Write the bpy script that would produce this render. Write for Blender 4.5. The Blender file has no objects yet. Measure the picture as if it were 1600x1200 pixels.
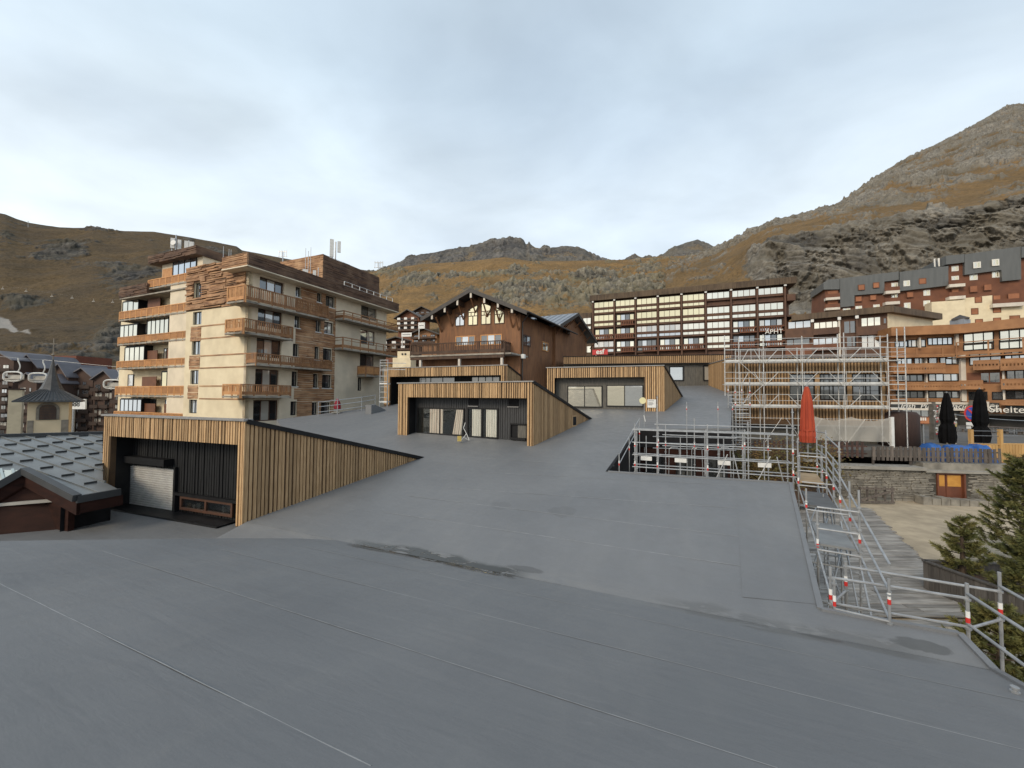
import bpy, math, random
import numpy as np
from mathutils import Vector, Matrix

random.seed(7)
S = bpy.context.scene
COL = S.collection
R_ = math.radians

# ------------------------------------------------------------------ camera
FPX = 603.0                      # focal length in pixels of a 1600 px wide frame
PITCH, ROLL = R_(1.9), 0.007
_F = Vector((0, math.cos(PITCH), math.sin(PITCH)))
_R0 = Vector((1, 0, 0)); _U0 = Vector((0, -math.sin(PITCH), math.cos(PITCH)))
_R = _R0 * math.cos(ROLL) + _U0 * math.sin(ROLL)
_U = -_R0 * math.sin(ROLL) + _U0 * math.cos(ROLL)
cd = bpy.data.cameras.new('camera'); cam = bpy.data.objects.new('camera', cd); COL.objects.link(cam)
cd.sensor_width = 36; cd.lens = FPX / 1600 * 36; cd.clip_start = 0.05; cd.clip_end = 9000
m = Matrix((_R, _U, -_F)).transposed().to_4x4()
cam.matrix_world = m
S.camera = cam

# ------------------------------------------------------------------ world
SUN_EL, SUN_ROT = R_(31), R_(222)
w = bpy.data.worlds.new('World'); S.world = w; w.use_nodes = True
nt = w.node_tree; nt.nodes.clear()
def N(t, **k):
    n = nt.nodes.new(t)
    for a, b in k.items(): setattr(n, a, b)
    return n
sky = N('ShaderNodeTexSky', sky_type='NISHITA'); sky.sun_disc = False
sky.sun_elevation = SUN_EL; sky.sun_rotation = SUN_ROT; sky.air_density = 1.0; sky.dust_density = 2.0
tc = N('ShaderNodeTexCoord'); sep = N('ShaderNodeSeparateXYZ'); nt.links.new(tc.outputs['Generated'], sep.inputs[0])
mx = N('ShaderNodeMath', operation='MAXIMUM'); mx.inputs[1].default_value = 0.0; nt.links.new(sep.outputs[2], mx.inputs[0])
ad = N('ShaderNodeMath', operation='ADD'); ad.inputs[1].default_value = 0.16; nt.links.new(mx.outputs[0], ad.inputs[0])
dx = N('ShaderNodeMath', operation='DIVIDE'); dy = N('ShaderNodeMath', operation='DIVIDE')
for d, i in ((dx, 0), (dy, 1)):
    nt.links.new(sep.outputs[i], d.inputs[0]); nt.links.new(ad.outputs[0], d.inputs[1])
cmb = N('ShaderNodeCombineXYZ'); nt.links.new(dx.outputs[0], cmb.inputs[0]); nt.links.new(dy.outputs[0], cmb.inputs[1])
mp = N('ShaderNodeMapping'); mp.inputs['Rotation'].default_value = (0, 0, R_(35)); mp.inputs['Scale'].default_value = (0.75, 1.0, 1)
nt.links.new(cmb.outputs[0], mp.inputs[0])
nz = N('ShaderNodeTexNoise'); nz.inputs['Scale'].default_value = 0.9; nz.inputs['Detail'].default_value = 7; nz.inputs['Roughness'].default_value = 0.52
nz.inputs['Distortion'].default_value = 0.5
nt.links.new(mp.outputs[0], nz.inputs['Vector'])
rp = N('ShaderNodeValToRGB'); rp.color_ramp.elements[0].position = 0.36; rp.color_ramp.elements[1].position = 0.66
rp.color_ramp.elements[0].color = (0.72, 0.72, 0.72, 1); rp.color_ramp.elements[1].color = (1, 1, 1, 1)
nt.links.new(nz.outputs[0], rp.inputs[0])
# cloud colour: whiter towards the horizon, greyer blue overhead
r2 = N('ShaderNodeValToRGB'); r2.color_ramp.elements[0].position = 0.0; r2.color_ramp.elements[1].position = 0.62
r2.color_ramp.elements[0].color = (0.68, 0.685, 0.665, 1); r2.color_ramp.elements[1].color = (0.385, 0.46, 0.525, 1)
e = r2.color_ramp.elements.new(0.22); e.color = (0.57, 0.62, 0.65, 1)
nt.links.new(mx.outputs[0], r2.inputs[0])
# light and dark of the cloud sheet
nz2 = N('ShaderNodeTexNoise'); nz2.inputs['Scale'].default_value = 2.3; nz2.inputs['Detail'].default_value = 6; nz2.inputs['Distortion'].default_value = 0.3
nt.links.new(mp.outputs[0], nz2.inputs['Vector'])
mr = N('ShaderNodeMapRange'); mr.inputs[1].default_value = 0.3; mr.inputs[2].default_value = 0.7; mr.inputs[3].default_value = 9.3; mr.inputs[4].default_value = 11.9
nt.links.new(nz2.outputs[0], mr.inputs[0])
vs = N('ShaderNodeVectorMath', operation='SCALE'); nt.links.new(r2.outputs[0], vs.inputs[0]); nt.links.new(mr.outputs[0], vs.inputs['Scale'])
mixc = N('ShaderNodeMix', data_type='RGBA'); nt.links.new(rp.outputs[0], mixc.inputs[0])
nt.links.new(sky.outputs[0], mixc.inputs[6]); nt.links.new(vs.outputs[0], mixc.inputs[7])
bg = N('ShaderNodeBackground'); bg.inputs[1].default_value = 0.12
nt.links.new(mixc.outputs[2], bg.inputs[0])
wo = N('ShaderNodeOutputWorld'); nt.links.new(bg.outputs[0], wo.inputs[0])

# ------------------------------------------------------------------ sun behind thin cloud
sd = bpy.data.lights.new('sun', 'SUN'); sun = bpy.data.objects.new('sun', sd); COL.objects.link(sun)
sd.energy = 1.5; sd.angle = R_(20); sd.color = (1.0, 0.84, 0.63)
sdir = Vector((math.sin(SUN_ROT) * math.cos(SUN_EL), math.cos(SUN_ROT) * math.cos(SUN_EL), math.sin(SUN_EL)))
sun.rotation_euler = sdir.to_track_quat('Z', 'Y').to_euler()
S.view_settings.view_transform = 'Standard'; S.view_settings.look = 'None'
S.view_settings.exposure = 0.47; S.view_settings.gamma = 1.0; S.view_settings.use_curve_mapping = False
S.render.engine = 'CYCLES'

# ------------------------------------------------------------------ pixel helpers (directions only; distance comes from planes)
def ray(x, y):
    return _F + _R * ((x - 800) / FPX) + _U * ((600 - y) / FPX)
def at(x, y, Y):
    d = ray(x, y); return d * (Y / d.y)
def on_z(x, y, z):
    d = ray(x, y); return d * (z / d.z)
def on_plane(x, y, n, k):                 # n.p = k
    d = ray(x, y); return d * (k / n.dot(d))
def proj(p):
    p = Vector(p); f = p.dot(_F)
    return 800 + FPX * p.dot(_R) / f, 600 - FPX * p.dot(_U) / f
TH = R_(22.5)
AU = Vector((math.cos(TH), -math.sin(TH), 0)); AV = Vector((math.sin(TH), math.cos(TH), 0))
def uv(u, v, z=0.0): return AU * u + AV * v + Vector((0, 0, z))
def panel(ox, oy, sc): return lambda x, y: (ox + x * sc, oy + y * sc)
ZA = panel(160, 340, .28335); ZB = panel(340, 350, .26667); ZC = panel(0, 480, .31646); ZD = panel(140, 620, .3375)
ZE = panel(590, 430, .23333); ZF = panel(840, 420, .2625); ZG = panel(1130, 440, .21661); ZH = panel(1270, 360, .28326)
ZI = panel(940, 580, .2375); ZJ = panel(1220, 660, .34991); ZK = panel(1100, 150, .3125); ZL = panel(580, 350, .4)
ZM = panel(0, 320, .21661); ZN = panel(600, 580, .2125); ZO = panel(1380, 580, .2); ZQ6 = panel(1340, 480, .2)
ZQ7 = panel(1480, 480, .1832); ZQ8 = panel(500, 460, .16667)

# ------------------------------------------------------------------ materials
MATS = {}
def mat(name, c1, c2=None, scale=4.0, rough=0.7, bump=0.0, bscale=None, stretch=(1, 1, 1), rnd=0.0, metal=0.0,
        detail=6.0, lo=0.35, hi=0.65, c3=None, scale3=0.6, amt3=0.5, spec=0.5, rotz=0.0, rvar=0.0, bdist=0.02):
    m = bpy.data.materials.new(name); m.use_nodes = True; t = m.node_tree; L = t.links
    b = t.nodes['Principled BSDF']; b.inputs['Roughness'].default_value = rough; b.inputs['Metallic'].default_value = metal
    b.inputs['Specular IOR Level'].default_value = spec
    c2 = c2 or c1
    geo = t.nodes.new('ShaderNodeNewGeometry'); mp = t.nodes.new('ShaderNodeMapping')
    rot = t.nodes.new('ShaderNodeVectorRotate'); rot.rotation_type = 'Z_AXIS'; rot.inputs['Angle'].default_value = rotz
    L.new(geo.outputs['Position'], rot.inputs['Vector']); L.new(rot.outputs[0], mp.inputs[0]); mp.inputs['Scale'].default_value = stretch
    nz = t.nodes.new('ShaderNodeTexNoise'); nz.inputs['Scale'].default_value = scale; nz.inputs['Detail'].default_value = detail
    vec = mp.outputs[0]
    if rnd:
        oi = t.nodes.new('ShaderNodeObjectInfo')
        av = t.nodes.new('ShaderNodeVectorMath'); av.operation = 'SCALE'; av.inputs[0].default_value = (37, 53, 71)
        L.new(oi.outputs['Random'], av.inputs['Scale'])
        a2 = t.nodes.new('ShaderNodeVectorMath'); a2.operation = 'ADD'; L.new(vec, a2.inputs[0]); L.new(av.outputs[0], a2.inputs[1]); vec = a2.outputs[0]
    L.new(vec, nz.inputs['Vector'])
    mr = t.nodes.new('ShaderNodeMapRange'); mr.inputs[1].default_value = lo; mr.inputs[2].default_value = hi; L.new(nz.outputs[0], mr.inputs[0])
    mx = t.nodes.new('ShaderNodeMix'); mx.data_type = 'RGBA'; L.new(mr.outputs[0], mx.inputs[0])
    mx.inputs[6].default_value = (*c1, 1); mx.inputs[7].default_value = (*c2, 1); col = mx.outputs[2]
    if c3:
        n3 = t.nodes.new('ShaderNodeTexNoise'); n3.inputs['Scale'].default_value = scale3; n3.inputs['Detail'].default_value = 5; L.new(geo.outputs['Position'], n3.inputs['Vector'])
        m3 = t.nodes.new('ShaderNodeMapRange'); m3.inputs[1].default_value = .45; m3.inputs[2].default_value = .7; m3.inputs[4].default_value = amt3; L.new(n3.outputs[0], m3.inputs[0])
        x3 = t.nodes.new('ShaderNodeMix'); x3.data_type = 'RGBA'; L.new(m3.outputs[0], x3.inputs[0]); L.new(col, x3.inputs[6]); x3.inputs[7].default_value = (*c3, 1); col = x3.outputs[2]
    if rnd:
        h = t.nodes.new('ShaderNodeHueSaturation'); r = t.nodes.new('ShaderNodeMapRange'); r.inputs[3].default_value = 1 - rnd; r.inputs[4].default_value = 1 + rnd
        L.new(oi.outputs['Random'], r.inputs[0]); L.new(r.outputs[0], h.inputs['Value']); L.new(col, h.inputs['Color']); col = h.outputs[0]
    L.new(col, b.inputs['Base Color'])
    if rvar:
        rr = t.nodes.new('ShaderNodeMapRange'); rr.inputs[3].default_value = rough - rvar; rr.inputs[4].default_value = rough + rvar
        L.new(nz.outputs[0], rr.inputs[0]); L.new(rr.outputs[0], b.inputs['Roughness'])
    if bump:
        nb = t.nodes.new('ShaderNodeTexNoise'); nb.inputs['Scale'].default_value = bscale or scale * 3; nb.inputs['Detail'].default_value = 5
        L.new(vec, nb.inputs['Vector'])
        bp = t.nodes.new('ShaderNodeBump'); bp.inputs['Strength'].default_value = bump; bp.inputs['Distance'].default_value = bdist
        L.new(nb.outputs[0], bp.inputs['Height']); L.new(bp.outputs[0], b.inputs['Normal'])
    MATS[name] = m
    return m
def glass(name, base, mirror, rough=0.03, tint=(0.9, 0.95, 1.0), wob=0.15):
    m = bpy.data.materials.new(name); m.use_nodes = True; t = m.node_tree; L = t.links
    b = t.nodes['Principled BSDF']; b.inputs['Roughness'].default_value = 0.15
    oi = t.nodes.new('ShaderNodeObjectInfo'); h = t.nodes.new('ShaderNodeHueSaturation')
    r = t.nodes.new('ShaderNodeMapRange'); r.inputs[3].default_value = 0.6; r.inputs[4].default_value = 1.4
    L.new(oi.outputs['Random'], r.inputs[0]); L.new(r.outputs[0], h.inputs['Value']); h.inputs['Color'].default_value = (*base, 1)
    L.new(h.outputs[0], b.inputs['Base Color'])
    g = t.nodes.new('ShaderNodeBsdfGlossy'); g.inputs['Color'].default_value = (*tint, 1); g.inputs['Roughness'].default_value = rough
    geo = t.nodes.new('ShaderNodeNewGeometry'); nz = t.nodes.new('ShaderNodeTexNoise'); nz.inputs['Scale'].default_value = 0.9; nz.inputs['Detail'].default_value = 1
    L.new(geo.outputs['Position'], nz.inputs['Vector'])
    bp = t.nodes.new('ShaderNodeBump'); bp.inputs['Strength'].default_value = wob; bp.inputs['Distance'].default_value = 0.03
    L.new(nz.outputs[0], bp.inputs['Height']); L.new(bp.outputs[0], g.inputs['Normal'])
    fr = t.nodes.new('ShaderNodeLayerWeight'); fr.inputs['Blend'].default_value = 0.35
    rr = t.nodes.new('ShaderNodeMapRange'); rr.inputs[3].default_value = mirror; rr.inputs[4].default_value = 1.0
    L.new(fr.outputs['Fresnel'], rr.inputs[0])
    ms = t.nodes.new('ShaderNodeMixShader'); L.new(rr.outputs[0], ms.inputs[0]); L.new(b.outputs[0], ms.inputs[1]); L.new(g.outputs[0], ms.inputs[2])
    L.new(ms.outputs[0], t.nodes['Material Output'].inputs[0])
    MATS[name] = m
    return m

# ------------------------------------------------------------------ mesh helpers
BOXF = ((0, 3, 2, 1), (4, 5, 6, 7), (0, 1, 5, 4), (1, 2, 6, 5), (2, 3, 7, 6), (3, 0, 4, 7))
class MB:
    def __init__(s): s.v = []; s.f = []; s.mi = []
    def add(s, vs, fs):
        o = len(s.v); s.v += [tuple(p) for p in vs]; s.f += [tuple(i + o for i in f) for f in fs]; return s
    def hexa(s, p): return s.add(p, BOXF)            # 4 bottom, 4 top, counter-clockwise from above
    def box(s, c, d, rz=0.0):
        cs, sn = math.cos(rz), math.sin(rz); hx, hy, hz = d[0] / 2, d[1] / 2, d[2] / 2
        q = [(-hx, -hy), (hx, -hy), (hx, hy), (-hx, hy)]
        return s.hexa([(c[0] + a * cs - b * sn, c[1] + a * sn + b * cs, c[2] + z) for z in (-hz, hz) for a, b in q])
    def tube(s, a, b, r, n=6, r2=None, caps=True):
        a, b = Vector(a), Vector(b); d = (b - a)
        if d.length < 1e-6: return s
        d.normalize(); q = d.orthogonal().normalized(); p = d.cross(q); r2 = r if r2 is None else r2
        vs = [c + (q * math.cos(k * 2 * math.pi / n) + p * math.sin(k * 2 * math.pi / n)) * rr for c, rr in ((a, r), (b, r2)) for k in range(n)]
        fs = [(k, (k + 1) % n, n + (k + 1) % n, n + k) for k in range(n)]
        if caps: fs += [tuple(range(n - 1, -1, -1)), tuple(range(n, 2 * n))]
        return s.add(vs, fs)
    def bar(s, a, b, w, h):                          # rectangular bar a->b, w sideways, h upright
        a, b = Vector(a), Vector(b); d = (b - a).normalized()
        up = Vector((0, 0, 1)) if abs(d.z) < 0.95 else Vector((0, 1, 0))
        x = d.cross(up).normalized() * (w / 2); y = x.cross(d).normalized() * (h / 2)
        return s.hexa([a - x - y, a + x - y, b + x - y, b - x - y, a - x + y, a + x + y, b + x + y, b - x + y])
    def prism(s, pts, e):                            # polygon extruded along e
        e = Vector(e); n = len(pts); vs = [Vector(p) for p in pts]; vs = vs + [p + e for p in vs]
        fs = [tuple(range(n - 1, -1, -1)), tuple(range(n, 2 * n))] + [(k, (k + 1) % n, n + (k + 1) % n, n + k) for k in range(n)]
        return s.add(vs, fs)
    def lathe(s, c, prof, n=12):                     # prof: (r, z)
        vs = [(c[0] + r * math.cos(2 * math.pi * k / n), c[1] + r * math.sin(2 * math.pi * k / n), c[2] + z) for r, z in prof for k in range(n)]
        fs = [(j * n + k, j * n + (k + 1) % n, (j + 1) * n + (k + 1) % n, (j + 1) * n + k) for j in range(len(prof) - 1) for k in range(n)]
        fs += [tuple(range(n - 1, -1, -1)), tuple(range((len(prof) - 1) * n, len(prof) * n))]
        return s.add(vs, fs)
    def mesh(s, name, loc=(0, 0, 0), smooth=False):
        me = bpy.data.meshes.new(name); l = Vector(loc)
        me.from_pydata([(p[0] - l.x, p[1] - l.y, p[2] - l.z) for p in s.v], [], s.f); me.validate()
        import bmesh
        bm = bmesh.new(); bm.from_mesh(me); bmesh.ops.recalc_face_normals(bm, faces=bm.faces[:]); bm.to_mesh(me); bm.free()
        if smooth: me.polygons.foreach_set('use_smooth', [True] * len(me.polygons))
        return me
UNIT = None
def unit_mesh():
    global UNIT
    if UNIT is None: UNIT = MB().box((0, 0, 0), (1, 1, 1)).mesh('unit_block')
    return UNIT
_unit_by_mat = {}
def unit_for(m):
    if m.name not in _unit_by_mat:
        me = unit_mesh().copy(); me.materials.append(m); _unit_by_mat[m.name] = me
    return _unit_by_mat[m.name]
def tag(o, label=None, cat=None, group=None, kind=None):
    if label: o['label'] = label
    if cat: o['category'] = cat
    if group: o['group'] = group
    if kind: o['kind'] = kind
    return o
def mt(x): return MATS[x] if isinstance(x, str) else x
class Thing:
    def __init__(s, name, label, cat, loc, group=None, kind=None):
        s.loc = Vector(loc); s.o = bpy.data.objects.new(name, None); s.o.empty_display_size = 0.3
        COL.objects.link(s.o); s.o.location = s.loc; tag(s.o, label, cat, group, kind)
    def part(s, name, mb, m, parent=None, label=None, kind=None, smooth=False):
        if not mb.f: return None
        me = mb.mesh(name, s.loc, smooth); me.materials.append(mt(m))
        o = bpy.data.objects.new(name, me); COL.objects.link(o); o.parent = parent or s.o
        return tag(o, label, None, None, kind)
    def block(s, name, c, d, rz, m, parent=None):    # piece sharing the unit block
        o = bpy.data.objects.new(name, unit_for(mt(m))); COL.objects.link(o); o.parent = parent or s.o
        o.location = Vector(c) - s.loc; o.scale = d; o.rotation_euler = (0, 0, rz); return o
def single(name, mb, m, label, cat, loc, group=None, kind=None, smooth=False):
    me = mb.mesh(name, loc, smooth); me.materials.append(mt(m)); o = bpy.data.objects.new(name, me); COL.objects.link(o); o.location = loc
    return tag(o, label, cat, group, kind)
def structure(name, mb, m, smooth=False):
    me = mb.mesh(name, (0, 0, 0), smooth); me.materials.append(mt(m)); o = bpy.data.objects.new(name, me); COL.objects.link(o); return tag(o, kind='structure')

class Fac:
    """a vertical wall plane: p0, horizontal direction d, outward normal n; pixels map to (s, z)"""
    def __init__(s, p0, d, flip=False):
        s.p0 = Vector((p0[0], p0[1], 0)); s.d = Vector((d[0], d[1], 0)).normalized()
        s.n = Vector((s.d.y, -s.d.x, 0))
        if flip: s.n = -s.n
        s.rz = math.atan2(s.d.y, s.d.x)
    def px(s, x, y, n=0.0):
        p = on_plane(x, y, s.n, s.n.dot(s.p0) + n); return ((p - s.p0).dot(s.d), p.z)
    def P(s, a, z, n=0.0): return s.p0 + s.d * a + s.n * n + Vector((0, 0, z))
    def box(s, mb, a0, a1, z0, z1, n0, n1):
        if a0 > a1: a0, a1 = a1, a0
        if z0 > z1: z0, z1 = z1, z0
        if n0 > n1: n0, n1 = n1, n0
        return mb.hexa([s.P(a0, z0, n0), s.P(a1, z0, n0), s.P(a1, z0, n1), s.P(a0, z0, n1), s.P(a0, z1, n0), s.P(a1, z1, n0), s.P(a1, z1, n1), s.P(a0, z1, n1)])
    def rect(s, p, q, n=0.0):                        # two opposite pixels -> a0,a1,z0,z1
        a, b = s.px(*p, n), s.px(*q, n); return min(a[0], b[0]), max(a[0], b[0]), min(a[1], b[1]), max(a[1], b[1])
    def wall(s, mb, a0, a1, z0, z1, holes, n0, n1):
        """solid wall with real openings"""
        A = sorted({a0, a1, *[min(max(h[i], a0), a1) for h in holes for i in (0, 1)]}); Z = sorted({z0, z1, *[min(max(h[i], z0), z1) for h in holes for i in (2, 3)]})
        def solid(i, j):
            ca, cz = (A[i] + A[i + 1]) / 2, (Z[j] + Z[j + 1]) / 2
            return not any(h[0] < ca < h[1] and h[2] < cz < h[3] for h in holes)
        ok = [[solid(i, j) for j in range(len(Z) - 1)] for i in range(len(A) - 1)]
        nA, nZ = len(A) - 1, len(Z) - 1
        def g(i, j): return 0 <= i < nA and 0 <= j < nZ and ok[i][j]
        for i in range(nA):
            for j in range(nZ):
                if not ok[i][j]: continue
                a, b, c, e = A[i], A[i + 1], Z[j], Z[j + 1]; q = lambda x, z, n: s.P(x, z, n)
                mb.add([q(a, c, n1), q(b, c, n1), q(b, e, n1), q(a, e, n1)], [(0, 1, 2, 3)])
                mb.add([q(a, c, n0), q(b, c, n0), q(b, e, n0), q(a, e, n0)], [(3, 2, 1, 0)])
                if not g(i - 1, j): mb.add([q(a, c, n0), q(a, c, n1), q(a, e, n1), q(a, e, n0)], [(0, 1, 2, 3)])
                if not g(i + 1, j): mb.add([q(b, c, n0), q(b, c, n1), q(b, e, n1), q(b, e, n0)], [(3, 2, 1, 0)])
                if not g(i, j - 1): mb.add([q(a, c, n0), q(b, c, n0), q(b, c, n1), q(a, c, n1)], [(0, 1, 2, 3)])
                if not g(i, j + 1): mb.add([q(a, e, n0), q(b, e, n0), q(b, e, n1), q(a, e, n1)], [(3, 2, 1, 0)])
        return mb
    def window(s, T, r, n, fm, gm, panes=2, fw=0.06, bars=0, parent=None, name='window', sill=None, curtain=None):
        """frame (part) with glass panes (sub-parts), its front face at n"""
        a0, a1, z0, z1 = r; mb = MB(); d = 0.07
        s.box(mb, a0, a1, z0, z0 + fw, n - d, n); s.box(mb, a0, a1, z1 - fw, z1, n - d, n)
        s.box(mb, a0, a0 + fw, z0 + fw, z1 - fw, n - d, n); s.box(mb, a1 - fw, a1, z0 + fw, z1 - fw, n - d, n)
        for k in range(1, panes):
            c = a0 + (a1 - a0) * k / panes; s.box(mb, c - fw * .45, c + fw * .45, z0 + fw, z1 - fw, n - d, n - .003)
        for k in range(1, bars + 1):
            c = z0 + (z1 - z0) * k / (bars + 1); s.box(mb, a0 + fw, a1 - fw, c - fw * .35, c + fw * .35, n - d, n - .006)
        w = T.part(name, mb, fm, parent)
        for k in range(panes):
            c0 = a0 + (a1 - a0) * k / panes; c1 = a0 + (a1 - a0) * (k + 1) / panes
            g = s.block(T, 'pane', (c0 + .01, c1 - .01, z0 + .01, z1 - .01), n - d * .75, n - d * .45, gm[k % len(gm)] if isinstance(gm, (list, tuple)) else gm, w)
        return w
    def block(s, T, name, r, n0, n1, m, parent=None):
        a0, a1, z0, z1 = r
        return T.block(name, s.P((a0 + a1) / 2, (z0 + z1) / 2, (n0 + n1) / 2), (a1 - a0, abs(n1 - n0), z1 - z0), s.rz, m, parent)

# ------------------------------------------------------------------ noise for terrain (numpy)
def _h(ix, iy, iz):
    n = (ix * 374761393 + iy * 668265263 + iz * 2147483647 + 1013904223) & 0xffffffff
    n = ((n ^ (n >> 13)) * 1274126177) & 0xffffffff
    return ((n ^ (n >> 16)) & 0xffff) / 65535.0
def vnoise(x, y, z):
    x0, y0, z0 = np.floor(x).astype(np.int64), np.floor(y).astype(np.int64), np.floor(z).astype(np.int64)
    fx, fy, fz = x - x0, y - y0, z - z0
    fx, fy, fz = [f * f * (3 - 2 * f) for f in (fx, fy, fz)]
    r = 0
    for a in (0, 1):
        for b in (0, 1):
            for c in (0, 1):
                r = r + _h(x0 + a, y0 + b, z0 + c) * (fx if a else 1 - fx) * (fy if b else 1 - fy) * (fz if c else 1 - fz)
    return r
def fbm(x, y, z, o=5, g=0.5):
    r = 0; a = 1; t = 0
    for k in range(o):
        r = r + a * vnoise(x + 17 * k, y + 31 * k, z + 7 * k); t += a; a *= g; x, y, z = x * 2.03, y * 2.03, z * 2.03
    return r / t - 0.5
# ================================================================== terrain
def terrain_mat(name, g1, g2, r1, r2, lichen, fine=1.2, gs=.05):
    """grass and rock; where rock crops out comes from the mesh (attributes rock, tone)"""
    m = bpy.data.materials.new(name); m.use_nodes = True; t = m.node_tree; L = t.links
    b = t.nodes['Principled BSDF']; b.inputs['Roughness'].default_value = 0.95; b.inputs['Specular IOR Level'].default_value = 0.12
    geo = t.nodes.new('ShaderNodeNewGeometry')
    def noise(sc, det, ro=.55, dist=0.0):
        n = t.nodes.new('ShaderNodeTexNoise'); n.inputs['Scale'].default_value = sc; n.inputs['Detail'].default_value = det; n.inputs['Roughness'].default_value = ro; n.inputs['Distortion'].default_value = dist
        L.new(geo.outputs['Position'], n.inputs['Vector']); return n.outputs[0]
    def mix(f, a, b_):
        n = t.nodes.new('ShaderNodeMix'); n.data_type = 'RGBA'; L.new(f, n.inputs[0])
        for i, v in ((6, a), (7, b_)):
            if isinstance(v, tuple): n.inputs[i].default_value = (*v, 1)
            else: L.new(v, n.inputs[i])
        return n.outputs[2]
    def ramp(v, lo, hi, o0=0.0, o1=1.0):
        n = t.nodes.new('ShaderNodeMapRange'); n.inputs[1].default_value = lo; n.inputs[2].default_value = hi; n.inputs[3].default_value = o0; n.inputs[4].default_value = o1
        L.new(v, n.inputs[0]); return n.outputs[0]
    def attr(nm):
        n = t.nodes.new('ShaderNodeAttribute'); n.attribute_name = nm; return n.outputs['Fac']
    fi = noise(fine, 4, .7); md = noise(gs, 6, .65, .4)
    grass = mix(ramp(md, .36, .64), g1, g2); grass = mix(ramp(fi, .42, .72, 0, .75), grass, tuple(c * .42 for c in g2))
    rock = mix(ramp(attr('tone'), .1, .9), r2, r1); rock = mix(ramp(fi, .40, .66, 0, .6), rock, tuple(c * .45 for c in r2)); rock = mix(ramp(md, .45, .6, 0, .6), rock, lichen)
    ad = t.nodes.new('ShaderNodeMath'); ad.operation = 'ADD'; L.new(attr('rock'), ad.inputs[0]); L.new(ramp(fi, .3, .7, -.22, .22), ad.inputs[1])
    L.new(mix(attr('track'), mix(ramp(ad.outputs[0], .38, .58), grass, rock), (0.26, 0.245, 0.225)), b.inputs['Base Color'])
    bp = t.nodes.new('ShaderNodeBump'); bp.inputs['Strength'].default_value = .8; bp.inputs['Distance'].default_value = .5 / fine; L.new(fi, bp.inputs['Height']); L.new(bp.outputs[0], b.inputs['Normal'])
    MATS[name] = m
terrain_mat('hill_left', (0.115, 0.08, 0.042), (0.08, 0.06, 0.038), (0.16, 0.147, 0.13), (0.03, 0.029, 0.029), (0.075, 0.066, 0.045), .28, .014)
terrain_mat('hill_mid', (0.27, 0.168, 0.072), (0.16, 0.105, 0.05), (0.30, 0.275, 0.22), (0.06, 0.055, 0.048), (0.19, 0.168, 0.105), .5, .03)
terrain_mat('mountain', (0.215, 0.138, 0.064), (0.135, 0.094, 0.05), (0.27, 0.25, 0.215), (0.055, 0.053, 0.051), (0.15, 0.132, 0.10), .7, .045)
terrain_mat('far_ridge', (0.2, 0.15, 0.09), (0.155, 0.13, 0.1), (0.19, 0.18, 0.168), (0.08, 0.078, 0.078), (0.15, 0.137, 0.11), .12, .006)
mat('ground', (0.075, 0.062, 0.045), (0.11, 0.095, 0.07), scale=.5, rough=.95, bump=.4)

def grid_mesh(name, P, mname, flip=False):
    nr, nc = P.shape[:2]
    me = bpy.data.meshes.new(name); me.vertices.add(nr * nc); me.vertices.foreach_set('co', P.reshape(-1).astype(np.float32))
    i = np.arange(nr * nc).reshape(nr, nc); q = np.stack([i[:-1, :-1], i[:-1, 1:], i[1:, 1:], i[1:, :-1]], -1).reshape(-1, 4)
    if flip: q = q[:, ::-1]
    n = len(q); me.loops.add(n * 4); me.loops.foreach_set('vertex_index', np.ascontiguousarray(q).reshape(-1).astype(np.int32))
    me.polygons.add(n); me.polygons.foreach_set('loop_start', np.arange(0, n * 4, 4, dtype=np.int32)); me.polygons.foreach_set('loop_total', np.full(n, 4, np.int32))
    me.update(calc_edges=True); me.polygons.foreach_set('use_smooth', np.ones(n, dtype=bool)); me.materials.append(mt(mname))
    o = bpy.data.objects.new(name, me); COL.objects.link(o); return o
LOFT = {}
def loft_point(key, x, y):
    """point of the undisplaced hillside seen at a pixel"""
    ls = LOFT[key]; prev = None
    for l in ls:
        py = np.interp(x, [a[0] for a in l], [a[1] for a in l]); Y = np.interp(x, [a[0] for a in l], [a[2] for a in l])
        if prev and py <= y <= prev[0]:
            f = (prev[0] - y) / max(prev[0] - py, 1e-6)
            A, B = at(x, prev[0], prev[1]), at(x, py, Y); d = ray(x, y)
            # intersect the ray with segment A-B in depth
            lo, hi = 0.0, 1.0
            for _ in range(30):
                mid = (lo + hi) / 2; p = A.lerp(B, mid); yy = proj(p)[1]
                if yy > y: lo = mid
                else: hi = mid
            return A.lerp(B, lo)
        prev = (py, Y)
    return at(x, y, ls[-1][0][2])
def worley(x, y, z):
    x0, y0, z0 = np.floor(x).astype(np.int64), np.floor(y).astype(np.int64), np.floor(z).astype(np.int64)
    best = np.full(x.shape, 9.0); cr = np.zeros(x.shape)
    for a in (-1, 0, 1):
        for b in (-1, 0, 1):
            for c in (-1, 0, 1):
                ix, iy, iz = x0 + a, y0 + b, z0 + c; h = _h(ix, iy, iz)
                d = (ix + h - x) ** 2 + (iy + _h(ix + 71, iy + 13, iz + 5) - y) ** 2 + (iz + _h(ix + 3, iy + 97, iz + 41) - z) ** 2
                m_ = d < best; best = np.where(m_, d, best); cr = np.where(m_, h, cr)
    return np.sqrt(best), cr
def blob(px, py, cx, cy, rx, ry, k=1.0): return k * np.exp(-((px - cx) / rx) ** 2 - ((py - cy) / ry) ** 2)
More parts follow.
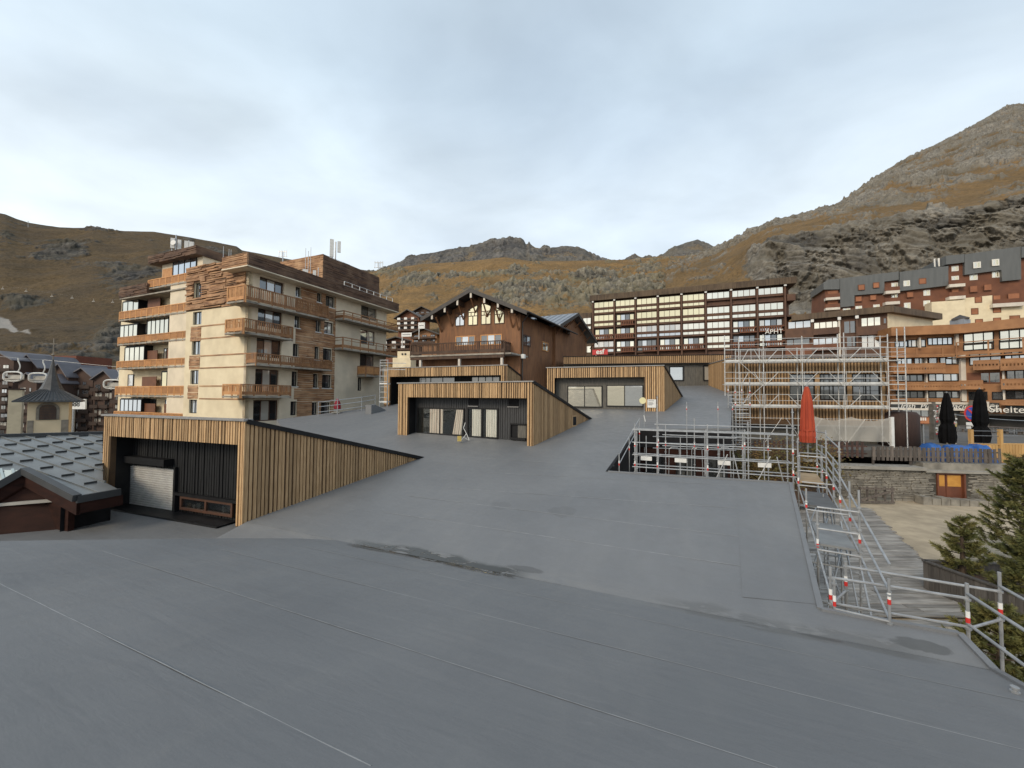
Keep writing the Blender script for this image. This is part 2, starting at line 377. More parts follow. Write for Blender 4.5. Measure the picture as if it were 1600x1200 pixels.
def loft(name, lines, x0, x1, nx, rows, amp, sc, mname, key, seedo=0.0, rockfn=None, b1=8.0, b2=3.0, bh=(2.0, .9), strata=None, taper=.12, back=0.6, gully=.6):
    LOFT[key] = lines
    X = np.linspace(x0, x1, nx); L = []
    for l in lines:
        xs = [a[0] for a in l]; L.append(np.array([at(x, np.interp(x, xs, [a[1] for a in l]), np.interp(x, xs, [a[2] for a in l])) for x in X]))
    P = []; T = []; tot = sum(rows); SEG = []
    for k in range(len(lines) - 1):
        for j in range(rows[k]):
            f = j / rows[k]; P.append(L[k] * (1 - f) + L[k + 1] * f); T.append((sum(rows[:k]) + j) / tot); SEG.append(k + f)
    P.append(L[-1]); T.append(1.0); SEG.append(len(lines) - 1)
    crest = L[-1]
    for j in range(1, 9):                             # the far side falls away behind the crest
        q = crest.copy(); d = crest[:, :2] / np.linalg.norm(crest[:, :2], axis=1)[:, None]
        q[:, :2] += d * (j * back * 14); q[:, 2] -= j * back * 7; P.append(q); T.append(1.0); SEG.append(len(lines) - 1)
    P = np.array(P); T = np.array(T)[:, None]; SEG = np.array(SEG)[:, None] + 0 * P[..., 0]
    f_ = P @ np.array(_F); PX = 800 + FPX * (P @ np.array(_R)) / f_; PY = 600 - FPX * (P @ np.array(_U)) / f_
    x, y, z = P[..., 0] * sc, P[..., 1] * sc, P[..., 2] * sc
    w = np.clip(T / .06, 0, 1) * np.clip((1.0 - T) / taper + .10, .0, 1)
    n = fbm(x + seedo, y, z * 1.3, 6, .5); rid = .5 - np.abs(fbm(x * 1.3 + 9 + seedo, y * 1.3, z * 1.6, 5, .5)) * 3
    nm = fbm(x * 2.1 + 60, y * 2.1, z * 2.6 + seedo, 6, .6)
    rock = .5 + nm * 2.2 + rockfn(PX, PY, SEG) if rockfn else .5 + nm * 2
    rk = np.clip((rock - .35) / .3, 0, 1)
    F1, c1_ = worley(P[..., 0] / b1, P[..., 1] / b1 + seedo, P[..., 2] / b1); F2, c2_ = worley(P[..., 0] / b2 + 31, P[..., 1] / b2, P[..., 2] / b2)
    hump = np.sqrt(np.clip(1 - (F1 / .75) ** 2, 0, 1)) * (.08 + 1.1 * c1_ ** 2.2); hump2 = np.sqrt(np.clip(1 - (F2 / .75) ** 2, 0, 1)) * (.08 + 1.1 * c2_ ** 2)
    d = P[..., :2] / np.linalg.norm(P[..., :2], axis=2)[..., None]
    dz = n * amp * w + rid * amp * gully * .4 * w
    wc = np.clip((1.0 - T) / .05 + .35, 0, 1)
    mk0 = strata[4](PX, PY, SEG) if strata else 0
    dr = rk * (bh[0] * hump + bh[1] * hump2) * wc * np.clip(T / .04, 0, 1) * (1 - .9 * mk0)
    out = 0
    if strata:
        h1, h2, A1, A2, mfn = strata; mk = mfn(PX, PY, SEG)
        q = (P[..., 2] * .86 + P[..., 0] * .30 - P[..., 1] * .10 + 7 * fbm(x * 1.1, y * 1.1, z + 5, 4, .5)) 
        s1 = q / h1 + .8 * fbm(x * 3 + 8, y * 3, z * 3, 3, .5); s2 = q / h2 + 1.0 * fbm(x * 6, y * 6, z * 6 + 3, 3, .5)
        saw = lambda v: (lambda g: np.where(g < .75, g / .75, (1 - g) / .25))(v - np.floor(v))
        cr_ = np.abs(fbm(x * 4 + 20, y * 4, z * .9, 5, .6)); crack = np.clip(.10 - cr_, 0, .10) * 10
        out = mk * (A1 * saw(s1) + A2 * saw(s2) - 1.0 * A1 * crack * .8 + A1 * .9 * fbm(x * 2.2, y * 2.2, z * 1.4 + 77, 5, .6)) * wc
        tone = np.clip(.30 + .45 * saw(s1) * saw(s2) + .5 * c2_ * (1 - mk) + .9 * fbm(x * 1.6 + 4, y * 1.6, z * 3 + 3, 4, .6) + .25 * c1_, 0, 1)
    else:
        tone = np.clip(.1 + .55 * c2_ + .45 * c1_ * hump + .5 * fbm(x * 3, y * 3, z * 3, 3, .5), 0, 1)
    P[..., 2] += dz + dr * .8; P[..., :2] -= d * (dr * .6 + out + nm * amp * .35 * w)[..., None]
    o = grid_mesh(name, P, mname); tag(o, kind='structure')
    trk = np.zeros(PX.shape)
    if key == 'left':                                 # the grey ski track, part of the ground itself
        tp = [(-140, 500, 9), (-30, 501, 9), (8, 504, 8), (16, 510, 5), (24, 518, 4), (34, 524, 2.5), (46, 528, 1)]
        for (xa, ya, wa), (xb, yb, wb) in zip(tp[:-1], tp[1:]):
            f = np.clip(((PX - xa) * (xb - xa) + (PY - ya) * (yb - ya)) / ((xb - xa) ** 2 + (yb - ya) ** 2), 0, 1); dd = np.hypot(PX - xa - f * (xb - xa), PY - ya - f * (yb - ya)); trk = np.maximum(trk, np.clip((wa + f * (wb - wa) - dd) / 1.5 + .5, 0, 1))
    for nm_, arr in (('rock', rock), ('tone', tone), ('track', trk)):
        at_ = o.data.attributes.new(nm_, 'FLOAT', 'POINT'); at_.data.foreach_set('value', np.ascontiguousarray(arr, dtype=np.float32).reshape(-1))
    return o

# left hill with a ski piste track
lc = [(-700, 260), (-300, 300), (0, 333), (9, 335), (26, 342), (45, 348), (71, 352), (93, 355), (115, 356), (130, 356), (145, 354), (158, 356), (173, 359), (195, 361), (240, 362),
      (253, 364), (296, 371), (336, 378), (370, 385), (378, 391), (450, 405), (520, 416), (600, 426), (680, 440)]
HL = [[(-700, 790, 105), (680, 760, 110)], [(-700, 585, 150), (0, 580, 170), (200, 590, 170), (400, 600, 170), (680, 590, 170)],
      [(-700, 470, 300), (0, 490, 320), (200, 490, 330), (400, 500, 330), (680, 510, 330)], [(x, y, 760 - abs(x - 200) * .1) for x, y in lc]]
rl1 = lambda px, py, sg: -.42 + blob(px, py, 95, 398, 55, 16, .75) + blob(px, py, 195, 425, 70, 18, .6) + blob(px, py, 10, 360, 25, 14, .6) + blob(px, py, 170, 375, 50, 10, .4) + blob(px, py, 180, 515, 45, 28, .6) + blob(px, py, 30, 480, 40, 12, .4) + blob(px, py, 330, 392, 60, 12, .5)
loft('hill', HL, -500, 680, 560, [20, 110, 200], 20, .010, 'hill_left', 'left', 3.0, rl1, 16, 6, (5, 2.2), back=2)
# far rocky ridge
rl = [ZL(x, y) for x, y in ((20, 190), (45, 175), (90, 158), (130, 140), (190, 120), (250, 112), (300, 100), (380, 90), (430, 80), (480, 65), (540, 57), (570, 55), (590, 66), (605, 80), (612, 78), (617, 69), (622, 80), (640, 92), (660, 97),
      (700, 95), (760, 87), (800, 92), (830, 100), (860, 118), (880, 130), (905, 142), (960, 146), (990, 138), (1010, 128), (1030, 115), (1045, 127), (1060, 131), (1100, 130), (1130, 125), (1160, 105), (1190, 90), (1230, 75), (1275, 60), (1300, 72), (1340, 95), (1400, 110), (1500, 150))]
FR = [[(400, 520, 900), (1300, 520, 900)], [(400, 450, 1250), (1300, 440, 1250)], [(400, 440, 1500)] + [(x, y, 1500) for x, y in rl]]
loft('ridge', FR, 560, 1210, 480, [20, 130], 50, .006, 'far_ridge', 'far', 11.0, lambda px, py, sg: .25 + 0 * px, 45, 16, (16, 8), taper=.6, back=4)
# grassy and bouldery hillside behind the chalet
ml = [(470, 440), (560, 430), (600, 421), (664, 412), (732, 408), (788, 402), (828, 408), (884, 408), (940, 407), (980, 406), (1032, 401), (1080, 401), (1120, 392), (1160, 372), (1250, 340), (1400, 300)]
HM = [[(470, 700, 88), (1400, 690, 88)], [(470, 560, 150), (700, 540, 140), (1000, 520, 130), (1400, 500, 130)], [(470, 490, 280), (700, 470, 270), (1000, 455, 240), (1400, 430, 220)], [(x, y, 520) for x, y in ml]]
rm1 = lambda px, py, sg: -.32 + blob(px, py, 640, 436, 42, 18, .55) + blob(px, py, 1000, 438, 130, 26, .5) + blob(px, py, 880, 470, 110, 22, .45) + blob(px, py, 760, 432, 60, 8, .35) + blob(px, py, 1150, 430, 80, 40, .4) - blob(px, py, 740, 415, 80, 9, .35) - blob(px, py, 900, 418, 60, 8, .3)
loft('hillside', HM, 470, 1260, 640, [20, 120, 190], 13, .018, 'hill_mid', 'mid', 23.0, rm1, 7.5, 3.2, (4.8, 2.6))
# right-hand mountain: cliff band, grass bench, boulder slope
rc = [(1040, 416), (1075, 404), (1110, 390), (1140, 378), (1170, 364), (1200, 352), (1260, 335), (1310, 321), (1350, 290), (1400, 258), (1450, 232), (1500, 208), (1540, 185), (1565, 170), (1582, 163), (1600, 163), (1700, 120), (1900, 40), (2600, -150)]
MR = [[(1040, 660, 92), (2600, 900, 55)], [(1040, 480, 165), (1200, 478, 150), (1300, 472, 138), (1450, 445, 132), (1600, 410, 124), (2600, 300, 80)],
      [(1040, 440, 215), (1120, 418, 210), (1200, 372, 172), (1300, 352, 160), (1400, 338, 152), (1500, 326, 146), (1600, 305, 138), (2600, 150, 90)],
      [(1040, 430, 260), (1120, 405, 255), (1200, 362, 225), (1300, 338, 212), (1400, 322, 200), (1500, 308, 192), (1600, 286, 182), (2600, 100, 115)],
      [(x, y, 330 + (min(x, 1600) - 1040) * .1) for x, y in rc]]
cl = lambda px, py, sg: np.clip((sg - .75) / .15, 0, 1) * np.clip((2.05 - sg) / .2, 0, 1) * np.clip((px - 1165) / 50, 0, 1)
rr1 = lambda px, py, sg: -.06 + 1.0 * cl(px, py, sg) - np.clip(1 - np.abs(sg - 2.55) / .45, 0, 1) * .30 + np.clip((sg - 3.1) / .25, 0, 1) * .22 - blob(px, py, 1200, 380, 50, 14, .3)
loft('mountain', MR, 1040, 2000, 760, [14, 170, 40, 190], 7, .030, 'mountain', 'right', 41.0, rr1, 6.0, 2.6, (3.2, 1.9), strata=(11.0, 3.0, 3.6, 1.2, cl))
# ground sheet round the houses, down into the valley on the left
def ground_z(x, y):
    r = math.hypot(x, y); a = math.atan2(x, y)
    left = max(0, min(1, (-x - 18) / 60)); right = max(0, min(1, (x + 10) / 60)) * max(0, min(1, (y - 28) / 20))
    return -9.5 - 9 * left + right * (5.2 + max(0, y - 50) * .16) + max(0, min(1, (y - 40) / 60)) * (1 - right) * (1 - left) * 8
ang = np.linspace(-math.pi, math.pi, 145); rad = [0.5, 6, 12, 18, 24, 30, 36, 42, 50, 60, 72, 86, 100, 120, 150, 250, 500, 1000, 3000]
G = np.array([[(r * math.sin(a), r * math.cos(a), ground_z(r * math.sin(a), r * math.cos(a)) if r <= 120 else min(ground_z(120 * math.sin(a), 120 * math.cos(a)), -9) - (r - 120) * .04) for a in ang] for r in rad])
tag(grid_mesh('ground', G, 'ground', True), kind='structure')
# ================================================================== the grey folded membrane roof we stand on
V0, Z0, SL = 8.35, -4.1, 0.15        # valley line v, its level, slope of the main roof
NS = 0.2164                          # slope of the near roof
def zmain(u, v): return Z0 + SL * (v - V0)
def znear(u, v): return Z0 + NS * (V0 - v)
_nm = Vector((0, 0, 1)) - AV * SL; _km = Z0 - SL * V0
_nn = Vector((0, 0, 1)) + AV * NS; _kn = Z0 + NS * V0
def on_main(x, y): return on_plane(x, y, _nm, _km)
def on_near(x, y): return on_plane(x, y, _nn, _kn)
def to_uv(p): return p.dot(AU), p.dot(AV)

def membrane(name, wet=False):
    m = bpy.data.materials.new(name); m.use_nodes = True; t = m.node_tree; L = t.links
    b = t.nodes['Principled BSDF']; b.inputs['Specular IOR Level'].default_value = 0.5
    geo = t.nodes.new('ShaderNodeNewGeometry'); rot = t.nodes.new('ShaderNodeVectorRotate'); rot.rotation_type = 'Z_AXIS'; rot.inputs['Angle'].default_value = TH
    L.new(geo.outputs['Position'], rot.inputs['Vector'])
    def noise(sc, det, st=(1, 1, 1), ro=.55, dist=0.0, rz=0.0):
        mp = t.nodes.new('ShaderNodeMapping'); mp.inputs['Scale'].default_value = st; mp.inputs['Rotation'].default_value = (0, 0, rz); L.new(rot.outputs[0], mp.inputs[0])
        n = t.nodes.new('ShaderNodeTexNoise'); n.inputs['Scale'].default_value = sc; n.inputs['Detail'].default_value = det; n.inputs['Roughness'].default_value = ro; n.inputs['Distortion'].default_value = dist
        L.new(mp.outputs[0], n.inputs['Vector']); return n.outputs[0]
    def ramp(v, lo, hi, o0=0.0, o1=1.0):
        n = t.nodes.new('ShaderNodeMapRange'); n.inputs[1].default_value = lo; n.inputs[2].default_value = hi; n.inputs[3].default_value = o0; n.inputs[4].default_value = o1
        L.new(v, n.inputs[0]); return n.outputs[0]
    def mix(f, a, b_):
        n = t.nodes.new('ShaderNodeMix'); n.data_type = 'RGBA'; L.new(f, n.inputs[0])
        for i, v in ((6, a), (7, b_)):
            if isinstance(v, tuple): n.inputs[i].default_value = (*v, 1)
            else: L.new(v, n.inputs[i])
        return n.outputs[2]
    def mul(a, b_, op='MULTIPLY'):
        n = t.nodes.new('ShaderNodeMath'); n.operation = op
        for i, v in ((0, a), (1, b_)):
            if isinstance(v, (int, float)): n.inputs[i].default_value = v
            else: L.new(v, n.inputs[i])
        return n.outputs[0]
    blot = noise(.35, 6); col = mix(ramp(blot, .35, .65), (0.146, 0.151, 0.158), (0.172, 0.176, 0.182))
    # dust streaks along the fall, scuffs, fine grain
    st = noise(1.1, 6, (1.0, .16, 1), .62, .4); col = mix(ramp(st, .5, .75, 0, .35), col, (0.21, 0.209, 0.205))
    sc = noise(2.2, 7, (.3, 2.6, 1), .7, 1.5, .5); col = mix(ramp(sc, .62, .74, 0, .38), col, (0.25, 0.251, 0.251))
    dk = noise(1.6, 7, (.35, 1.4, 1), .7, 1.0, -.2); col = mix(ramp(dk, .60, .78, 0, .3), col, (0.098, 0.10, 0.104))
    fg = noise(60, 3); col = mix(ramp(fg, .3, .7, 0, .16), col, (0.09, 0.092, 0.095))
    rough = ramp(noise(3.0, 5), .3, .7, .50, .66)
    # standing water and silt along the valley
    sep = t.nodes.new('ShaderNodeSeparateXYZ'); L.new(rot.outputs[0], sep.inputs[0])
    dv = mul(sep.outputs[1], V0, 'SUBTRACT'); dv = mul(dv, mul(ramp(noise(.55, 4), .3, .7, -.14, .14), .0, 'ADD'), 'ADD'); ab = t.nodes.new('ShaderNodeMath'); ab.operation = 'ABSOLUTE'; L.new(dv, ab.inputs[0])
    band = ramp(ab.outputs[0], .10, .55, 1, 0)
    silt = mul(band, ramp(noise(2.4, 8, (.5, 1.6, 1), .7), .40, .62))
    col = mix(mul(silt, .30), col, (0.215, 0.208, 0.195))
    u = sep.outputs[0]
    seg = mul(mul(ramp(u, -8.4, -7.8), ramp(u, -3.6, -3.0, 1, 0)), 1.0); seg2 = mul(mul(ramp(u, -.6, .2), ramp(u, 3.4, 3.9, 1, 0)), .35); seg = mul(seg, seg2, 'ADD')
    core = ramp(ab.outputs[0], .20, .34, 1, 0)
    w = mul(mul(core, seg), ramp(noise(3.1, 6, (.55, 1.5, 1), .6, .8), .40, .47))
    col = mix(mul(w, .95), col, (0.04, 0.038, 0.032))
    wn = noise(2.0, 5, (1, 1, 1), .6, .5)
    for pu, pv, ru, rv, k in WET:                     # drying puddle marks
        cx_ = mul(mul(u, pu, 'SUBTRACT'), 1 / ru); cy_ = mul(mul(sep.outputs[1], pv, 'SUBTRACT'), 1 / rv); dd = mul(mul(cx_, cx_), mul(cy_, cy_), 'ADD'); dd = mul(dd, ramp(wn, .3, .7, -.5, .5), 'ADD')
        col = mix(ramp(dd, .75, 1.05, k, 0), col, (0.06, 0.06, 0.058))
    L.new(col, b.inputs['Base Color'])
    rr = t.nodes.new('ShaderNodeMix'); rr.data_type = 'FLOAT'; L.new(w, rr.inputs[0]); L.new(rough, rr.inputs[2]); rr.inputs[3].default_value = .06; L.new(rr.outputs[0], b.inputs['Roughness'])
    h = mul(noise(1.4, 5, (.35, 1.8, 1), .5, .5), .5); h = mul(h, mul(noise(7, 4, (.5, 1.6, 1), .6, .6, .3), .10), 'ADD'); h = mul(h, mul(fg, .012), 'ADD')
    inv = mul(1.0, w, 'SUBTRACT'); h = mul(h, inv)
    bp = t.nodes.new('ShaderNodeBump'); bp.inputs['Strength'].default_value = .6; bp.inputs['Distance'].default_value = .05; L.new(h, bp.inputs['Height']); L.new(bp.outputs[0], b.inputs['Normal'])
    MATS[name] = m
WET = [(*to_uv(on_main(878, 799)), .42, .38, .22), (*to_uv(on_main(782, 790)), .35, .34, .15), (*to_uv(on_near(1440, 1018)), .42, .16, .65), (*to_uv(on_near(1280, 996)), .3, .07, .7), (*to_uv(on_main(820, 889)), .5, .12, .5)]
membrane('membrane')
mat('membrane_edge', (0.175, 0.182, 0.192), (0.15, 0.155, 0.163), scale=2, rough=.5)
mat('seam', (0.235, 0.24, 0.245), (0.17, 0.174, 0.178), scale=5, rough=.6, detail=8)
mat('black_trim', (0.008, 0.008, 0.009), (0.014, 0.014, 0.015), scale=3, rough=.5, spec=.2)
mat('coping', (0.30, 0.29, 0.285), (0.24, 0.235, 0.23), scale=3, rough=.4, metal=.3)
mat('black_wall', (0.010, 0.010, 0.011), (0.018, 0.018, 0.02), scale=2, rough=.7, spec=.15)

roof = Thing('membrane_roof', 'folded grey membrane roof filling the foreground, with welded seams and a wet valley', 'roof', uv(-3, 9, Z0))
def poly_grid(pts, zf, step, name, amp=.006, skirt=0.6, parent=None):
    """a roof plane: polygon in (u, v), filled with a fine grid so that it can ripple a little"""
    import bmesh
    bm = bmesh.new(); vs = [bm.verts.new((p[0], p[1], 0)) for p in pts]; bm.faces.new(vs)
    us = [p[0] for p in pts]; vv = [p[1] for p in pts]
    for ax, lo, hi in ((0, min(us), max(us)), (1, min(vv), max(vv))):
        c = lo + step
        while c < hi - 1e-4:
            co = (c, 0, 0) if ax == 0 else (0, c, 0); no = (1, 0, 0) if ax == 0 else (0, 1, 0)
            bmesh.ops.bisect_plane(bm, geom=bm.verts[:] + bm.edges[:] + bm.faces[:], plane_co=co, plane_no=no); c += step
    mb = MB(); idx = {}
    for v in bm.verts:
        idx[v] = len(mb.v); u_, v_ = v.co.x, v.co.y
        n = (vnoise(np.float64(u_ * .9 + 40), np.float64(v_ * .5 + 40), np.float64(3.0)) - .5) * amp * 2
        mb.v.append(tuple(uv(u_, v_, zf(u_, v_) + float(n))))
    mb.f = [tuple(idx[v] for v in f.verts) for f in bm.faces]; bm.free()
    n = len(pts)                                           # skirt down all round: the sheet has depth
    for k in range(n):
        a, b = pts[k], pts[(k + 1) % n]
        mb.add([uv(*a, zf(*a)), uv(*b, zf(*b)), uv(*b, zf(*b) - skirt), uv(*a, zf(*a) - skirt)], [(0, 1, 2, 3)])
    return roof.part(name, mb, 'membrane', parent, smooth=False)
EDGE_U = 4.5
near_pts = [(EDGE_U, V0), (EDGE_U, -4), (-18, -4), (-14.6, 0.8), (-12.8, 3.3), (-10.6, 6.6), (-9.6, 7.8), (-8.8, V0)]
poly_grid(near_pts, znear, .5, 'roof_slope', skirt=2.0)
c1 = to_uv(on_main(1278, 945)); c2 = to_uv(on_main(1235, 755)); c3 = to_uv(on_main(950, 737)); c4 = to_uv(on_main(997, 671)); c5 = to_uv(on_main(1142, 669)); c6 = to_uv(on_main(1146, 601))
V1 = 9.12
main_pts = [(-8.8, V0), (EDGE_U, V0), (EDGE_U, V1), (c1[0], V1), c1, c2, c3, c4, c5, (c5[0] + .4, c5[1] + 3), (c6[0], c6[1] + .6), (-6, 46), (-22, 40), to_uv(on_main(603, 634.5)), to_uv(on_main(432, 655.5)), (-20.3, 16), (-20.3, 9.5), (-12.72, 9.5), (-12.72, V0)]
poly_grid(main_pts, zmain, .55, 'roof_slope', skirt=.9)
# flat yard in front of the shuttered dormer
mb = MB(); mb.add([uv(-32, -6, -4.45), uv(-8.9, -6, -4.45), uv(-8.9, 8.9, -4.45), uv(-32, 8.9, -4.45)], [(0, 1, 2, 3)]); mb.add([uv(-32, -6, -5.4), uv(-8.9, -6, -5.4), uv(-8.9, 8.9, -5.4), uv(-32, 8.9, -5.4)], [(3, 2, 1, 0)])
roof.part('flat_roof', mb, 'membrane')
mb = MB(); mb.add([uv(-12.72, V0, Z0 - .004), uv(-8.7, V0, Z0 - .004), uv(-9.4, V0 - 1.0, -4.445), uv(-12.9, V0 - 1.0, -4.445)], [(0, 1, 2, 3)]); mb.add([uv(-12.72, V0, Z0 - .02), uv(-12.72, V0 + .6, Z0), uv(-13.2, V0 + .4, -4.445), uv(-12.9, V0 - 1.0, -4.445)], [(0, 1, 2, 3)]); roof.part('fillet', mb, 'membrane')
# welded seams, each a thin raised strip
def seam(zf, pts, w=.03):
    mb = MB()
    n = 26
    for (ua, va), (ub, vb) in zip(pts[:-1], pts[1:]):
        d = Vector((ub - ua, vb - va, 0)); ln = d.length; d.normalize(); nx = Vector((-d.y, d.x, 0)) * w / 2; k = max(2, int(ln / .4)); prev = None
        for i in range(k + 1):
            f = i / k; u_, v_ = ua + (ub - ua) * f, va + (vb - va) * f + .002 * math.sin(i * 1.7 + ua)
            row = [uv(u_ - nx.x, v_ - nx.y, zf(u_ - nx.x, v_ - nx.y) + .003), uv(u_, v_, zf(u_, v_) + .006), uv(u_ + nx.x, v_ + nx.y, zf(u_ + nx.x, v_ + nx.y) + .003)]
            mb.add(row, []); o = len(mb.v)
            if i: mb.f += [(o - 6, o - 5, o - 2, o - 3), (o - 5, o - 4, o - 1, o - 2)]
    roof.part('seam', mb, 'seam')
for pa, pb in (((0, 912), (580, 1197)), ((160, 861), (1215, 1200)), ((345, 858), (1600, 1172)), ((480, 855), (1600, 1096))):
    a, b = to_uv(on_near(*pa)), to_uv(on_near(*pb)); seam(znear, [a, b], .018)
seam(znear, [to_uv(on_near(-300, 1010)), to_uv(on_near(60, 1260))])
for pa, pb in (((700, 762), (1236, 800)), ((640, 775), (1250, 850)), ((600, 800), (1262, 900)), ((760, 738), (1235, 763)), ((690, 712), (960, 728)), ((930, 690), (990, 690)), ((930, 668), (1000, 668))):
    a, b = to_uv(on_main(*pa)), to_uv(on_main(*pb)); seam(zmain, [a, b], .03)
# upturned edges along the right side
mb = MB()
for a, b in (((EDGE_U, -4), (EDGE_U, V0)), ((EDGE_U, V0), (EDGE_U, V1)), ((EDGE_U, V1), (c1[0], V1)), ((c1[0], V1), c2), (c2, c3)):
    zf = znear if (a[1] + b[1]) / 2 < V0 else zmain
    A, B = uv(*a, zf(*a) + .012), uv(*b, zf(*b) + .012); mb.bar(A, B, .10, .05)
roof.part('roof_edge', mb, 'membrane_edge')
# a broader, paler strip of membrane along the right-hand edge of the main slope
mb = MB(); k = 12; 
inn = [to_uv(on_main(1150, 752)), to_uv(on_main(1160, 933))]
q = [c2, inn[0], inn[1], (c1[0], V1 + .15)]; mb.add([uv(*p, zmain(*p) + .006) for p in q], [(0, 1, 2, 3)]); mb.add([uv(*p, zmain(*p) + .001) for p in q], [(3, 2, 1, 0)])
roof.part('membrane_strip', mb, 'membrane')
# walls that carry the roof where it ends over the courtyard and the terrace
mb = MB()
def drop(a, b, z, t=.25):
    A, B = uv(*a, zmain(*a) - .08), uv(*b, zmain(*b) - .08); mb.add([A, B, Vector((B.x, B.y, z)), Vector((A.x, A.y, z))], [(0, 1, 2, 3)])
drop(c3, c4, -7.5); drop((c1[0], V1), c2, -9.4); drop(c2, c3, -9.4); drop((EDGE_U, V1), (c1[0], V1), -9.4); drop((EDGE_U, -4), (EDGE_U, V1), -9.4)
roof.part('wall', mb, 'black_wall')
# ================================================================== timber-clad dormers
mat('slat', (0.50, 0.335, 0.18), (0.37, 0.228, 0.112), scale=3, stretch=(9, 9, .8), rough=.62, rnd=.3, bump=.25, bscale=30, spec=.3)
mat('slat_side', (0.39, 0.258, 0.14), (0.29, 0.18, 0.09), scale=3, stretch=(9, 9, .8), rough=.65, rnd=.2, spec=.3)  # darker copy of slat: shade of the dormer sides put into the colour
mat('slat_back', (0.07, 0.04, 0.02), (0.095, 0.054, 0.026), scale=4, rough=.8)
mat('dark_board', (0.010, 0.0105, 0.0115), (0.020, 0.0205, 0.022), scale=3, stretch=(6, 6, .6), rough=.6, spec=.2)
mat('mid_board', (0.024, 0.025, 0.027), (0.042, 0.043, 0.046), scale=3, stretch=(6, 6, .6), rough=.55)
mat('grey_board', (0.075, 0.072, 0.066), (0.13, 0.12, 0.10), scale=3, stretch=(6, 6, .6), rough=.6)
mat('dark_frame', (0.012, 0.012, 0.013), rough=.45, spec=.25)
mat('brown_frame', (0.085, 0.035, 0.018), (0.06, 0.026, 0.014), scale=6, rough=.55)
mat('shutter', (0.62, 0.61, 0.58), (0.52, 0.51, 0.49), scale=2, rough=.35, metal=.25)
mat('curtain', (0.85, 0.76, 0.66), (0.62, 0.5, 0.42), scale=5, stretch=(3, 3, .2), rough=.9)
mat('curtain_white', (0.92, 0.88, 0.8), (0.78, 0.72, 0.64), scale=4, stretch=(3, 3, .3), rough=.9)
mat('unlit_room', (0.02, 0.019, 0.018), (0.035, 0.033, 0.03), scale=1, rough=.9)  # flat panels in this colour stand in for dark interiors
mat('yellow_thing', (0.62, 0.46, 0.12), (0.5, 0.38, 0.12), scale=6, rough=.6)
mat('white_paint', (0.72, 0.72, 0.7), (0.62, 0.62, 0.6), scale=3, rough=.5)
mat('cardboard', (0.36, 0.25, 0.13), (0.30, 0.2, 0.1), scale=5, rough=.8)
glass('glass_dark', (0.02, 0.022, 0.024), .10)
glass('glass_half', (0.10, 0.11, 0.12), .45)
glass('glass_bright', (0.25, 0.24, 0.2), .74, tint=(.86, .83, .72))  # tint carries the cream of the reflected sky
glass('glass_curtain', (0.42, 0.40, 0.36), .22)
glass('glass_warm', (0.25, 0.2, 0.12), .62, tint=(.95, .86, .58))  # yellow glow of the reflected sky put into the tint
def clear_glass():
    m = bpy.data.materials.new('clear_glass'); m.use_nodes = True; t = m.node_tree; L = t.links; t.nodes.remove(t.nodes['Principled BSDF'])
    tr = t.nodes.new('ShaderNodeBsdfTransparent'); tr.inputs[0].default_value = (.82, .85, .86, 1); g = t.nodes.new('ShaderNodeBsdfGlossy'); g.inputs['Roughness'].default_value = .02
    fr = t.nodes.new('ShaderNodeFresnel'); fr.inputs[0].default_value = 1.45; r = t.nodes.new('ShaderNodeMapRange'); r.inputs[3].default_value = .03; r.inputs[4].default_value = .9; L.new(fr.outputs[0], r.inputs[0])
    ms = t.nodes.new('ShaderNodeMixShader'); L.new(r.outputs[0], ms.inputs[0]); L.new(tr.outputs[0], ms.inputs[1]); L.new(g.outputs[0], ms.inputs[2]); L.new(ms.outputs[0], t.nodes['Material Output'].inputs[0]); MATS['clear_glass'] = m
clear_glass()

def drape(T, name, F, a0, a1, z0, z1, n, m, parent=None, waves=6, amp=.05, lean=0.0):
    mb = MB(); k = waves * 6; rows = []
    for i in range(k + 1):
        f = i / k; a = a0 + (a1 - a0) * f; w = n + amp * math.sin(f * waves * 2 * math.pi) + .3 * amp * math.sin(f * waves * 4.3)
        mb.v += [tuple(F.P(a, z1, w)), tuple(F.P(a + lean * (1 - f * .4), z0, w * 1.0))]
    mb.f = [(2 * i, 2 * i + 1, 2 * i + 3, 2 * i + 2) for i in range(k)]
    return T.part(name, mb, m, parent, smooth=True)

